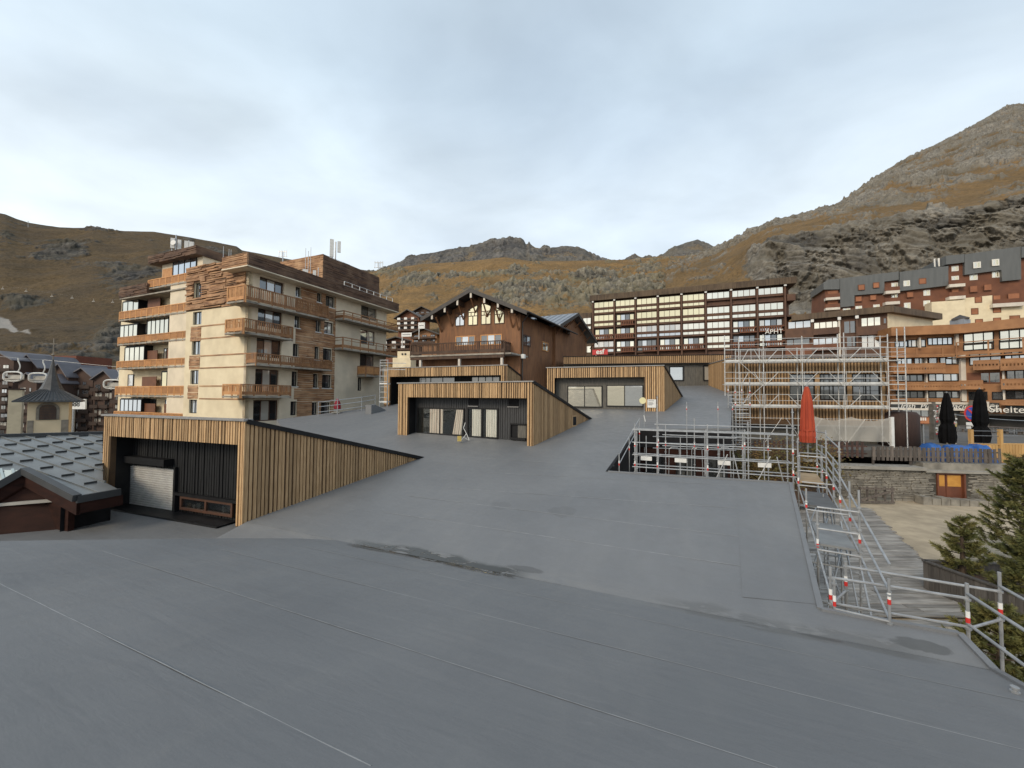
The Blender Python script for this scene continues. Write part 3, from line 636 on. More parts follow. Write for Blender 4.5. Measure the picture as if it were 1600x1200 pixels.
ZYARD = -4.45
class Dormer:
    def __init__(s, label, tl, tr, br, tip, open_tl, open_br_x, recess=.9, pitch=.165, side_pitch=.2, back='dark_board', zbase=None, slatw=.6, floor_drop=.05, has_side=True):
        BR = on_main(*br) if zbase is None else on_z(*br, zbase)
        d_ = ray(*tr); zt = d_.z * (BR.y / d_.y)
        TR = Vector((BR.x, BR.y, zt)); TL = on_z(*tl, zt); s.zt = zt
        F = s.F = Fac(TL, TR - TL); W = s.W = (Vector((TR.x, TR.y, 0)) - Vector((TL.x, TL.y, 0))).length
        TIP = on_main(*tip); side = TIP - BR; side.z = 0
        s.T = T = Thing('timber_dormer', label, 'dormer', (TL + TR) / 2 * 1.0 - Vector((0, 0, zt - BR.z)), 'timber-clad dormers rising from the roof')
        gz = (lambda p: zmain(*to_uv(p))) if zbase is None else (lambda p: zbase)
        ground = (lambda a, n=0.0: gz(F.P(a, 0, n))) if zbase is None else (lambda a, n=0.0: zbase if a > W - .9 else ZYARD)
        oa0, oz1 = F.px(*open_tl); oa1, _ = F.px(open_br_x, open_tl[1]); s.o = (oa0, oa1, oz1)
        low = min(ground(0), ground(W)) - .25
        mb = MB(); F.wall(mb, .02, W - .02, low, zt - .06, [(oa0, oa1, low - .1, oz1)], -.22, -.045); T.part('front_wall', mb, 'slat_back')
        # front slats, each a batten of its own
        a = .03
        rnd = random.Random(int(W * 100))
        while a < W - .02:
            wd = pitch * slatw * rnd.uniform(.8, 1.2); wd = min(wd, W - a); c = a + wd / 2; dp = rnd.uniform(.035, .06)
            z0 = oz1 + .01 if oa0 - .0 < c < oa1 + .0 else ground(c) - .03
            T.block('slat', F.P(c, (z0 + zt - .07) / 2, -.045 + dp / 2), (wd, dp, zt - .07 - z0), F.rz, 'slat'); a += pitch * rnd.choice((.85, 1, 1, 1.2))
        # coping
        mb = MB(); F.box(mb, -.06, W + .03, zt - .065, zt, -.25, .06); T.part('coping', mb, 'coping')
        # recess: cheeks, soffit, back wall
        mb = MB(); F.box(mb, oa0 - .06, oa0 - .001, low, oz1 + .05, -recess, -.224); F.box(mb, oa1 + .001, oa1 + .06, low, oz1 + .05, -recess, -.224); F.box(mb, oa0 - .06, oa1 + .06, oz1 + .052, oz1 + .11, -recess, -.224)
        T.part('reveal', mb, 'black_trim')
        mb = MB(); a = oa0 - .2; bw = .13
        F.box(mb, oa0 - .3, oa1 + .3, low, oz1 + .2, -recess - .12, -recess - .03)
        while a < oa1 + .2:
            F.box(mb, a, a + bw * .8, low, oz1 + .15, -recess - .03, -recess - rnd.uniform(-.004, .008)); a += bw * rnd.choice((1, 1, 1.35))
        s.back = T.part('back_wall', mb, back); s.nb = -recess
        # side wall and its slats, sloping top, black trim
        L = side.length; sd = side.normalized(); G = s.G = Fac(BR, sd, False)
        if G.n.dot(Vector((1, 0, 0))) < 0: G.n = -G.n
        zb0, zb1 = BR.z, TIP.z
        lowb = lambda t: zb0 + (zb1 - zb0) * t / L
        topb = lambda t: zt - .02 + (zb1 + .08 - zt) * t / L
        mb = MB(); mb.prism([G.P(.02, lowb(0) - .3, -.2), G.P(L, zb1 - .3, -.2), G.P(L, zb1 + .05, -.2), G.P(.02, zt - .1, -.2)], G.n * .155); T.part('side_wall', mb, 'slat_back')
        t = .05
        while t < L * .97:
            wd = side_pitch * .72 * rnd.uniform(.85, 1.1); c = t + wd / 2; z0, z1 = lowb(c) - .03, topb(c) - .10
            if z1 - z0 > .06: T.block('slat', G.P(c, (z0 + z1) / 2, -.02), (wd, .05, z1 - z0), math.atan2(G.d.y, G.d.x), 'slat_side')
            t += side_pitch * rnd.choice((.9, 1, 1, 1.12))
        mb = MB(); A, B = G.P(.065, topb(0) - .06, -.01), G.P(L + .25, topb(L) - .08, -.01); mb.bar(A, B, .16, .15); T.part('verge_trim', mb, 'black_trim')
        lt = Vector((TL.x, TL.y, 0)) + Vector((side.x, side.y, 0)); lt.z = zmain(*to_uv(lt)) if zbase is None else zmain(*to_uv(lt))
        TIPt = Vector((TIP.x, TIP.y, zb1 + .06)); lt.z += .06
        a, b = F.P(0, zt - .03, -.25), F.P(W - .1, zt - .03, -.25)
        mb = MB(); e = Vector((0, 0, -.09)); mb.prism([a, b, TIPt, lt], e); T.part('dormer_roof', mb, 'membrane')
        s.L = L; s.side = side; s.ground = ground; s.TL, s.TR = TL, TR
    def r(s, z, p, q, n=None):
        return s.F.rect(z(*p), z(*q), s.nb if n is None else n)

# --- the near dormer with the roller shutter
D1 = Dormer('long timber dormer at left with white roller shutter under its overhang', ZD(66, 80), ZD(737, 104), (378, 822), (655, 716.5), ZD(92, 183), ZD(684, 224)[0], recess=.75, pitch=.125, side_pitch=.125, zbase=-4.2)
T, F = D1.T, D1.F
r = D1.r(ZD, (122, 262), (388, 318)); mb = MB(); F.box(mb, r[0], r[1], r[2], r[3], D1.nb, D1.nb + .32); T.part('shutter_box', mb, 'black_trim')
r = D1.r(ZD, (155, 312), (388, 528), D1.nb + .05); zb = r[2]
sh = MB(); F.box(sh, r[0] - .06, r[0], zb, r[3] + .1, D1.nb, D1.nb + .1); F.box(sh, r[1], r[1] + .1, zb, r[3] + .1, D1.nb, D1.nb + .1); shp = T.part('roller_shutter', sh, 'black_trim')
n = 18; hh = (r[3] - zb) / n
for k in range(n):
    z = zb + hh * k
    mb = MB(); pr = [(0, .02), (hh * .12, .06), (hh * .6, .066), (hh * .96, .02)]
    for i in range(3):
        (za, na), (zc, nc) = pr[i], pr[i + 1]; q = [F.P(r[0], z + za, D1.nb + na), F.P(r[1], z + za, D1.nb + na), F.P(r[1], z + zc, D1.nb + nc), F.P(r[0], z + zc, D1.nb + nc)]; mb.add(q, [(0, 1, 2, 3)])
    F.box(mb, r[0], r[1], z, z + hh * .98, D1.nb + .003, D1.nb + .018)
    T.part('shutter_slat', mb, 'shutter', shp)
r = D1.r(ZD, (405, 438), (672, 590)); mb = MB(); F.box(mb, r[0], r[1] + .25, r[3] - .1, r[3], D1.nb, D1.nb + .14); F.box(mb, r[0], r[0] + .12, ZYARD, r[3] - .1, D1.nb, D1.nb + .14); zs = F.px(*ZD(520, 556), D1.nb)[1]; F.box(mb, r[0] + .12, r[1] + .25, ZYARD - .1, zs, D1.nb, D1.nb + .3)
T.part('window_surround', mb, 'black_trim')
r = D1.r(ZD, (432, 455), (672, 556)); wn = F.window(T, r, D1.nb + .10, 'brown_frame', 'clear_glass', 2, .09)
mb = MB(); F.box(mb, r[0], r[1], r[2], r[3], D1.nb + .002, D1.nb + .008); T.part('window_back', mb, 'unlit_room', wn)
for k, (f, wd, ht, m_) in enumerate(((.14, .16, .16, 'cardboard'), (.24, .1, .13, 'curtain_white'), (.33, .12, .20, 'white_paint'), (.42, .09, .10, 'cardboard'), (.80, .07, .22, 'white_paint'), (.50, .1, .07, 'curtain'))):
    a = r[0] + (r[1] - r[0]) * f; o = T.block('sill_box', F.P(a, r[2] + .09 + ht / 2, D1.nb + .024), (wd, .03, ht), F.rz, m_, wn)
mb = MB(); F.box(mb, r[0] - 3.4, r[1] + .15, ZYARD - .1, ZYARD + .06, D1.nb, D1.nb + .7); T.part('threshold', mb, 'black_trim')

# --- the middle dormer with curtains
D2 = Dormer('timber dormer in the middle with striped curtains behind two dark windows', ZN(105, 84), ZN(1138, 70), (832, 697.5), (921, 655), ZN(168, 192), ZN(1050, 190)[0], recess=.8, pitch=.13, side_pitch=.15, slatw=.62, back='mid_board')
T, F = D2.T, D2.F; nb = D2.nb
def glazed(D, z, p, q, panes, base=None, gm='clear_glass', fm='dark_frame'):
    r = D.r(z, p, q); r = (r[0], r[1], max(r[2], D.ground((r[0] + r[1]) / 2) + .04), r[3]); F = D.F
    w = F.window(D.T, r, D.nb + .07, fm, gm, panes, .07)
    if gm == 'clear_glass':
        mb = MB(); F.box(mb, r[0], r[1], r[2], r[3], D.nb + .002, D.nb + .006); D.T.part('dark_backing', mb, 'unlit_room', w)  # flat dark panel painted as the unlit interior behind the glass
    return r, w
r, w_ = glazed(D2, ZN, (248, 265), (592, 478), 2)
W_ = r[1] - r[0]
drape(T, 'curtain', F, r[0] + W_ * .28, r[0] + W_ * .56, r[2] + .08, r[3] - .08, nb + .022, 'curtain', w_, 5, .010)
drape(T, 'curtain', F, r[0] + W_ * .84, r[0] + W_ * .985, r[2] + .08, r[3] - .08, nb + .022, 'curtain', w_, 4, .010, -.28)
r, w_ = glazed(D2, ZN, (616, 268), (840, 500), 2); W_ = r[1] - r[0]
drape(T, 'curtain', F, r[0] + W_ * .16, r[0] + W_ * .45, r[2] + .1, r[3] - .08, nb + .022, 'curtain_white', w_, 5, .010)
drape(T, 'curtain', F, r[0] + W_ * .62, r[0] + W_ * .96, r[2] + .1, r[3] - .08, nb + .022, 'curtain_white', w_, 5, .010)
for p, q in (((625, 200), (692, 255)), ((916, 205), (990, 260))):
    r = D2.r(ZN, p, q); mb = MB(); F.box(mb, r[0], r[1], r[2], r[3], nb, nb + .012); v_ = T.part('vent', mb, 'black_wall')  # black plate: the shade inside the recess, put into colour
    mb = MB(); F.box(mb, r[0] - .03, r[1] + .03, r[2] - .05, r[2], nb, nb + .09); T.part('sill', mb, 'coping', v_)
r = D2.r(ZN, (932, 382), (1046, 508)); mb = MB(); F.box(mb, r[0], r[0] + .07, r[2], r[3], nb, nb + .09); F.box(mb, r[0] + .07, r[1], r[3] - .07, r[3], nb, nb + .09); F.box(mb, r[0] + .07, r[1], r[2], r[2] + .12, nb, nb + .12); w_ = T.part('hatch', mb, 'dark_frame')
mb = MB(); F.box(mb, r[0] + .45, r[1] - .02, r[2] + .12, r[3] - .1, nb + .002, nb + .02); T.part('hatch_panel', mb, 'grey_board', w_)
mb = MB(); F.box(mb, r[0] + .07, r[0] + .45, r[2] + .12, r[3] - .07, nb + .002, nb + .012); T.part('hatch_gap_shade', mb, 'black_wall', w_)  # black plate painted as the shade in the gap
G = D2.G; a, z = G.px(*ZN(1396, 368)); mb = MB(); G.box(mb, a - .3, a + .35, z - .33, z + .36, -.02, .03); v_ = T.part('side_vent', mb, 'slat_side'); mb = MB(); G.box(mb, a - .18, a + .28, z - .24, z + .28, .03, .034); T.part('vent_hole_shade', mb, 'black_wall', v_)  # the hole is a black plate, its inner shade painted on

# --- the right dormer with mirror windows
D3 = Dormer('timber dormer right of centre with wide windows mirroring the mountains', ZF(55, 586), ZF(757, 572), (1038, 643), ZF(858, 762), ZF(97, 650), ZF(634, 640)[0], recess=.7, pitch=.15, side_pitch=.2, back='grey_board')
glazed(D3, ZF, (178, 697), (386, 826), 2, gm='glass_bright'); glazed(D3, ZF, (410, 692), (630, 822), 2, gm=['glass_bright', 'glass_half'])
# --- the dormer behind, under the chalet
D4 = Dormer('long low timber dormer behind, directly below the brown chalet', ZE(45, 620), ZE(870, 598), (792, 634), (835, 604), ZE(82, 681), ZE(826, 666)[0], recess=1.6, pitch=.17, side_pitch=.24)
glazed(D4, ZE, (630, 668), (820, 760), 4, gm='glass_dark'); glazed(D4, ZE, (280, 676), (520, 760), 3, gm='glass_dark')
# ================================================================== annex wall at the top of the roof and slatted house behind the scaffold
pA = on_main(1142, 602); 
FA = Fac(at(895, 600, 42.0), Vector((pA.x, pA.y, 0)) - Vector((at(895, 600, 42.0).x, 42.0, 0)))
T = Thing('low_annex', 'low dark-boarded annex with a timber slat fascia at the top of the roof', 'building', FA.P(6, -.5))
a1 = FA.px(1143, 590)[0]; zt = FA.px(*ZF(700, 515))[1]; zf = FA.px(*ZF(800, 566))[1]
mb = MB(); FA.box(mb, -1, a1, -2.2, zf + .1, -6, -.5); T.part('wall', mb, 'slat_back')
mb = MB(); a = -1.0
while a < a1: FA.box(mb, a, a + .15, -2.0, zf, -.5, -.47 + random.uniform(0, .012)); a += .17
T.part('board_cladding', mb, 'grey_board')
mb = MB(); FA.box(mb, -1, a1, zf + .1, zt - .05, -6, -.06); T.part('fascia', mb, 'slat_back')
a = -1.0
while a < a1 - .1:
    T.block('slat', FA.P(a + .06, (zf + .1 + zt) / 2, -.03), (.11, .06, zt - zf - .1), FA.rz, 'slat_side'); a += .19
mb = MB(); FA.box(mb, -1.1, a1, zt - .05, zt + .02, -6.1, .04); FA.box(mb, -1, a1, zf + .02, zf + .1, -.5, .0); T.part('coping', mb, 'black_trim')
for p, q, pn, g in (((782, 580), (872, 668), 1, 'glass_half'), ((985, 575), (1080, 668), 2, 'glass_curtain')):
    r = FA.rect(ZF(*p), ZF(*q), -.45); FA.window(T, r, -.40, 'dark_frame', g, pn, .12)
FB = Fac(Vector((19.05, 33.7, 0)), Vector((.979, -.204, 0)))
TB = Thing('slatted_house', 'timber-slatted house wrapped in scaffolding, with dark ribbon windows', 'building', FB.P(6, -3.6))
zt = FB.px(*ZG(700, 548))[1]; zb = FB.px(*ZG(700, 1000))[1]; aR = FB.px(*ZG(1190, 800))[0]
w0, w1 = FB.px(*ZG(478, 700))[0], FB.px(*ZG(1182, 700))[0]; wz0, wz1 = FB.px(*ZG(830, 856))[1], FB.px(*ZG(830, 662))[1]
mb = MB(); FB.wall(mb, 0, aR, zb - .4, zt, [(w0, w1, wz0, wz1)], -.5, -.08); FB.box(mb, 0, aR, zt - .3, zt - .05, -9, -.5); FB.box(mb, 0, .3, zb - .4, zt - .31, -9, -.5); FB.box(mb, aR - .3, aR, zb - .4, zt - .31, -9, -.5); TB.part('wall', mb, 'slat_back')
a = .03
while a < aR - .05:
    for z0, z1 in ([(zb, zt)] if not (w0 - .1 < a < w1) else [(wz1, zt), (zb, wz0)]):
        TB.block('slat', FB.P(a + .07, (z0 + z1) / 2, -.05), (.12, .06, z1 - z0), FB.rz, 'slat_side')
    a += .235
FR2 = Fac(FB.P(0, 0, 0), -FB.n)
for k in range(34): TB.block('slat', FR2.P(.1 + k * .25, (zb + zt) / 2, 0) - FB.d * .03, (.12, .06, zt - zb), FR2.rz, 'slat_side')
mb = MB(); FB.box(mb, -.1, aR + .05, zt, zt + .08, -9, .06); TB.part('coping', mb, 'coping')
for k in range(3):
    a0 = w0 + (w1 - w0) * k / 3; a1_ = w0 + (w1 - w0) * (k + 1) / 3 - .35
    FB.window(TB, (a0 + .03, a1_, wz0 + .02, wz1 - .02), -.25, 'dark_frame', 'glass_dark', 2, .08)
    mb = MB(); FB.box(mb, a1_ + .01, a1_ + .34, wz0, wz1, -.4, -.2); TB.part('pillar', mb, 'slat_side')
mb = MB(); FB.box(mb, .2, aR - .1, -4.2, zb - .41, -1.6, -1.2); TB.part('base_wall', mb, 'grey_board')
mb = MB(); FB.box(mb, .2, aR - .1, -1.9, -1.5, -1.2, -.7); TB.part('awning_box', mb, 'coping')
# ================================================================== cream and timber apartment tower on the left
mat('cream', (0.76, 0.66, 0.47), (0.70, 0.60, 0.42), scale=1.2, rough=.9, bump=.25, bscale=14, c3=(0.50, 0.42, 0.29), scale3=.5, amt3=.45)
mat('cream_side', (0.76, 0.66, 0.51), (0.68, 0.59, 0.45), scale=1.2, rough=.9, bump=.25, bscale=14, c3=(0.46, 0.41, 0.33), scale3=.4, amt3=.5)  # cooler, greyer copy of cream: shade of the side facade in the colour
mat('orange_wood', (0.56, 0.28, 0.10), (0.45, 0.205, 0.068), scale=4, stretch=(1, 1, 1), rough=.6, rnd=.15)
mat('panel_wood', (0.40, 0.185, 0.06), (0.32, 0.14, 0.045), scale=2, rough=.65, rnd=.15)
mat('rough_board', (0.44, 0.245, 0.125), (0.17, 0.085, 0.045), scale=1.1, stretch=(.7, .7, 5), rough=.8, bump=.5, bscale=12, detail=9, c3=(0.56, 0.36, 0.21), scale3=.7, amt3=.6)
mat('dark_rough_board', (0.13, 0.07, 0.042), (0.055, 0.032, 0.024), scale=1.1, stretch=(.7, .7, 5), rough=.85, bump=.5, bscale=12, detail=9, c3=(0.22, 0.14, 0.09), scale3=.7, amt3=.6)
mat('balcony_wood', (0.33, 0.17, 0.075), (0.22, 0.105, 0.048), scale=3, rough=.7, rnd=.15)
mat('balcony_pale', (0.52, 0.27, 0.11), (0.4, 0.19, 0.075), scale=3, rough=.65, rnd=.12)
mat('slab', (0.36, 0.33, 0.28), (0.26, 0.235, 0.2), scale=1.5, rough=.9, c3=(0.16, 0.14, 0.12), scale3=1.5, amt3=.5)
mat('brown_panel', (0.16, 0.06, 0.022), (0.125, 0.045, 0.018), scale=2, rough=.6)
mat('antenna_white', (0.68, 0.68, 0.66), (0.58, 0.58, 0.56), scale=4, rough=.5)
mat('galvanised', (0.42, 0.43, 0.44), (0.33, 0.34, 0.35), scale=8, rough=.38, metal=.75, rvar=.1)

def boards(F, a0, a1, z0, z1, holes=(), row=.2, n=0.0, prot=.05, rag=.5, seed=1):
    """horizontal boarding: rows of planks of uneven length, thickness and lower edge"""
    rnd = random.Random(seed); mb = MB(); z = z0
    while z < z1 - .02:
        h = min(row * rnd.uniform(.8, 1.2), z1 - z); segs = [(a0, a1)]
        for ha0, ha1, hz0, hz1 in holes:
            if hz0 < z + h - .02 and hz1 > z + .02:
                segs = [q for s0, s1 in segs for q in ((s0, min(s1, ha0)), (max(s0, ha1), s1)) if q[1] - q[0] > .02]
        for s0, s1 in segs:
            a = s0
            while a < s1 - .01:
                b = min(s1, a + rnd.uniform(.7, 3.2)); 
                if s1 - b < .25: b = s1
                d0 = prot * rnd.uniform(.2, 1); k = rag * row
                lo = z + rnd.uniform(0, k * .35); hi = z + h + rnd.uniform(-.1, .25) * k
                hi = min(hi, z1); mid = (a + b) / 2
                pts = [(a, lo), (mid, lo + rnd.uniform(-.12, .12) * k), (b, lo + rnd.uniform(0, .2) * k), (b, hi), (mid, hi - rnd.uniform(0, .2) * k), (a, hi)]
                mb.prism([F.P(x, y, n - .02) for x, y in pts], F.n * (d0 + .02)); a = b
        z += h
    return mb
def balcony(T, F, a0, a1, zb, zt, n0, n1, style='picket', m='balcony_wood', ends=(1, 1), slab=True, post=1.25, pm=None):
    """slab with a railing on its outer edges; the railing's posts, rails and infill belong to it"""
    mb = MB(); F.box(mb, a0, a1, zb, zb + .16, n0, n1)
    b = T.part('balcony', mb, 'slab'); t = .06
    runs = [(F.P(a0, 0, n1 - t), F.P(a1, 0, n1 - t))]
    if ends[0]: runs.append((F.P(a0 + t, 0, n0), F.P(a0 + t, 0, n1 - t)))
    if ends[1]: runs.append((F.P(a1 - t, 0, n0), F.P(a1 - t, 0, n1 - t)))
    for p, q in runs:
        mb = MB(); L = (q - p).length; d = (q - p) / L; k = max(1, round(L / post)); up = Vector((0, 0, 1))
        mb.bar(p + up * (zt - .05), q + up * (zt - .05), .11, .09); mb.bar(p + up * (zb + .30), q + up * (zb + .30), .06, .08)
        for i in range(k + 1):
            c = p + d * (L * i / k); mb.bar(c + up * (zb - .05), c + up * (zt - .1), .09, .09)
        if style == 'picket':
            n_ = int(L / .19)
            for i in range(n_):
                c = p + d * ((i + .5) * L / n_); mb.bar(c + up * (zb + .34), c + up * (zt - .12), .10 if i % 3 else .06, .025)
            mb.bar(p + up * (zb + .44), q + up * (zb + .44), .04, .22)
        r = T.part('railing', mb, m, b)
        if style == 'panel':
            for i in range(k):
                c = p + d * (L * (i + .5) / k) + up * ((zb + .36 + zt - .12) / 2)
                T.block('infill_panel', c, (L / k - .10, .03, zt - .12 - zb - .36), math.atan2(d.y, d.x), pm or 'panel_wood', b)
        elif style == 'low':
            mb = MB(); mb.bar(p + up * (zb + .42), q + up * (zb + .42), .05, .34); mb.bar(p + up * (zt - .35), q + up * (zt - .35), .04, .06); T.part('kick_board', mb, pm or m, b)
    return b

C = at(385, 563, 35.0); FL = Fac(C, AU); FR = Fac(C, AV)
T = TW = Thing('apartment_tower', 'six-storey cream and timber apartment block with orange balconies and rooftop antennas', 'building', Vector((C.x, C.y, -8.5)) - AV * 0 )
zbot = -9.0; aP = FL.px(*ZA(463, 540))[0]; zclad = FL.px(*ZA(600, 503))[1]; zroofL = FL.px(*ZA(640, 250))[1]; aE = FR.px(603, 560)[0]
# --- pier with window column
hol = [FL.rect(ZA(*p), ZA(*q)) for p, q in (((500, 522), (545, 588)), ((494, 682), (538, 755)), ((486, 842), (528, 918)), ((478, 1003), (519, 1080)), ((509, 362), (547, 437)))]
mb = MB(); FL.wall(mb, aP, 0, zbot, zroofL, hol, -.35, 0); T.part('pier_wall', mb, 'cream')
for h in hol: FL.window(T, h, -.16, 'dark_frame', ['glass_half', 'glass_dark'], 2, .07)
for p, q in (((489, 602), (543, 680)), ((481, 762), (536, 838)), ((473, 925), (526, 1000))):
    r = FL.rect(ZA(*p), ZA(*q)); T.part('spandrel', boards(FL, r[0], r[1], r[2], r[3], (), .3, .0, .06, .5, int(r[2] * 10)), 'rough_board', kind='stuff')
a_w = FL.px(*ZA(545, 560))[0]
for y in (510, 529.7, 556.3, 575.3, 603.3, 623):
    z = FL.px(314, y)[1]; mb = MB(); FL.box(mb, a_w + .1, -.02, z - .06, z + .06, -.02, .035); T.part('timber_band', mb, 'rough_board')
mb = MB(); FL.wall(mb, aP, -.35, zclad, zroofL, [hol[4]], 0.001, .03); T.part('cladding_back', mb, 'slat_back')
T.part('cladding', boards(FL, aP, -.35, zclad, zroofL, [hol[4]], .21, .03, .17, 1.5, 5), 'rough_board', kind='stuff')
mb = MB(); FL.box(mb, -.35, .02, zclad + 3.1, zroofL, 0, .04); T.part('corner_board', mb, 'orange_wood')
# --- right facade
hr = [FR.rect(ZB(*p), ZB(*q)) for p, q in (
    ((248, 305), (388, 420)), ((458, 365), (487, 432)), ((583, 400), (607, 462)), ((633, 415), (685, 495)), ((842, 468), (932, 570)),
    ((238, 488), (378, 620)), ((452, 530), (482, 612)), ((575, 558), (603, 636)), ((625, 570), (676, 648)), ((838, 614), (922, 715)),
    ((230, 664), (372, 790)), ((442, 700), (473, 778)), ((568, 717), (594, 796)), ((617, 727), (669, 803)), ((835, 757), (918, 850)),
    ((222, 847), (358, 985)), ((435, 864), (467, 952)), ((560, 877), (588, 960)), ((612, 882), (665, 962)), ((822, 900), (846, 977)),
    ((210, 1032), (355, 1150)), ((428, 1040), (463, 1120)), ((552, 1045), (584, 1118)), ((605, 1045), (658, 1117)))]
ztop = FR.px(*ZB(190, 245), .0)[1]
mb = MB(); FR.wall(mb, 0, aE, zbot, ztop, hr, -.35, 0); T.part('side_wall', mb, 'cream_side')
mb = MB(); FR.box(mb, .36, aE - .02, zbot, ztop - .02, -13, -.36); T.part('core', mb, 'cream_side')
for i, h in enumerate(hr):
    big = i % 5 == 0 or i == 20
    FR.window(T, h, -.2, 'brown_frame' if big or i in (4, 9, 14) else 'dark_frame', ['glass_dark', 'glass_curtain', 'glass_dark'] if big else (['glass_half', 'glass_curtain'] if i in (9, 8) else ['glass_dark', 'glass_half']), 3 if big else 2, .09)
s0, s1 = FR.px(*ZB(455, 700))[0], FR.px(*ZB(688, 700))[0]
T.part('cladding', boards(FR, s0, s1, FR.px(*ZB(560, 1135))[1], FR.px(*ZB(560, 385))[1], hr, .22, 0, .05, .5, 9), 'rough_board', kind='stuff')
for i in (1, 6, 11, 16, 2, 7, 12, 17, 3, 8, 13, 18):
    h = hr[i]; mb = MB(); FR.box(mb, h[0] - .08, h[1] + .08, h[2] - .09, h[2], -.1, .09); T.part('sill', mb, 'white_paint')
# balconies of the right facade: two wrap round the corner
def zz(F, z, x, y, n): return F.px(*z(x, y), n)[1]
def bal(x0, y0, y1, xe, n1=1.4, wrap=0.0, style='picket', m='balcony_wood', w=2.5, pm=None):
    a0 = FR.px(*ZB(x0, y0), n1)[0]; a1 = FR.px(*ZB(xe, y0), n1)[0]; zt, zb = zz(FR, ZB, x0, y0, n1), zz(FR, ZB, x0, y1, n1)
    b = balcony(T, FR, a0, a1, zb, zt, 0.0 if not wrap else 0.0, n1, style, m, (0 if wrap else 1, 1), pm=pm)
    if wrap:
        balcony(T, FL, n1 - w, n1, zb + .004, zt, -.02, -a0, style, 'balcony_pale', (1, 0), pm=pm)  # left faces use the paler copy: the light on them is in the colour
bal(163, 352, 455, 655, wrap=1); bal(152, 548, 640, 445, wrap=1); bal(228, 752, 828, 672); bal(136, 936, 1018, 432, wrap=1)
bal(742, 505, 560, 1060, style='low', pm='balcony_wood'); bal(736, 660, 735, 1055, style='low', pm='balcony_wood'); bal(870, 830, 893, 965, style='panel', pm='balcony_pale')
# --- recessed wing with the long orange balconies
WD = -1.7
aw0 = FL.px(*ZA(92, 640), WD)[0]
rows_ = [((250, 345), (250, 397)), ((92, 520), (92, 572)), ((84, 660), (84, 706)), ((78, 792), (78, 838)), ((70, 930), (70, 987)), ((62, 1066), (62, 1120))]
for (p, q) in rows_:
    a0, zt = FL.px(*ZA(*p), -.3); zb = FL.px(*ZA(*q), -.3)[1]
    balcony(T, FL, a0, aP - .02, zb, zt, WD, -.3, 'panel', 'orange_wood', (1, 0), post=1.15)
mb = MB(); FL.box(mb, aw0 + .3, aP + .2, zbot, FL.px(*ZA(180, 440), WD)[1], -9, WD - .02); T.part('wing_wall', mb, 'cream')
for p, q, k, g in (((110, 466), (196, 535), 3, 'glass_bright'), ((378, 388), (468, 480), 4, 'glass_half'), ((95, 597), (190, 670), 4, 'glass_bright'), ((246, 553), (362, 640), 5, 'glass_bright'),
                   ((122, 716), (228, 790), 4, 'glass_bright'), ((325, 850), (447, 935), 4, 'glass_warm'), ((97, 1000), (212, 1080), 5, 'glass_half'), ((235, 455), (320, 500), 2, 'glass_dark'), ((228, 590), (246, 640), 1, 'glass_curtain'),
                   ((338, 722), (352, 780), 1, 'glass_curtain'), ((345, 1005), (410, 1075), 2, 'glass_half'), ((140, 865), (168, 930), 1, 'glass_curtain'), ((222, 1000), (290, 1075), 2, 'glass_dark')):
    n = -.9 if g != 'glass_dark' and k > 2 else WD + .08; r = FL.rect(ZA(*p), ZA(*q), n); FL.window(T, r, n, 'dark_frame', g, k, .08)
    if n > WD + .1:
        mb = MB(); FL.box(mb, r[0], r[1], r[2] - .1, r[3] + .1, WD, n - .08); T.part('loggia_wall', mb, 'dark_frame')
for p, q in (((252, 452), (318, 500)), ((232, 736), (302, 780)), ((358, 726), (430, 772)), ((220, 878), (296, 930)), ((216, 1024), (290, 1080)), ((342, 1028), (414, 1085)), ((366, 548), (436, 625))):
    r = FL.rect(ZA(*p), ZA(*q), -1.2); FL.block(T, 'partition', r, -1.24, -1.18, 'brown_panel')
# wing parapet and penthouse
z0, z1 = FL.px(*ZA(180, 432), -.2)[1], FL.px(*ZA(180, 372), -.2)[1]; a0 = FL.px(*ZA(97, 400), -.2)[0]; a1 = FL.px(*ZA(250, 400), -.2)[0]
mb = MB(); FL.box(mb, a0, aP + .1, z0 - .12, z0 + .02, -9, -.2); T.part('wing_roof', mb, 'slab')
mb = boards(FL, a0, a1, z0 + .02, z1, (), .2, -.2, .12, .9, 21); FL.box(mb, a0, a1, z0 + .02, z1 - .1, -1.0, -.21); T.part('parapet', mb, 'dark_rough_board', kind='stuff')
n_p = -1.2; r = FL.rect(ZA(388, 232), ZA(515, 318), n_p); FL.window(T, r, n_p, 'dark_frame', 'glass_half', 4, .1)
zp0, zp1 = FL.px(*ZA(515, 200), -.6)[1], FL.px(*ZA(515, 152), -.6)[1]; ap0, ap1 = FL.px(*ZA(255, 230), -.6)[0], FL.px(*ZA(520, 180), -.6)[0]
mb = MB(); FL.box(mb, ap0 + 1.2, ap1 - .2, z1 - 1, zp0, -8, n_p - .1); T.part('penthouse', mb, 'cream_side')
r2 = FL.rect(ZA(328, 285), ZA(380, 330), n_p); FL.block(T, 'shutter_panel', r2, n_p - .1, n_p - .05, 'orange_wood')
mb = boards(FL, ap0, ap1, zp0, zp1, (), .2, -.6, .1, .9, 31); FL.box(mb, ap0, ap1, zp0, zp1 - .06, -8.5, -.62); T.part('penthouse_fascia', mb, 'dark_rough_board', kind='stuff')
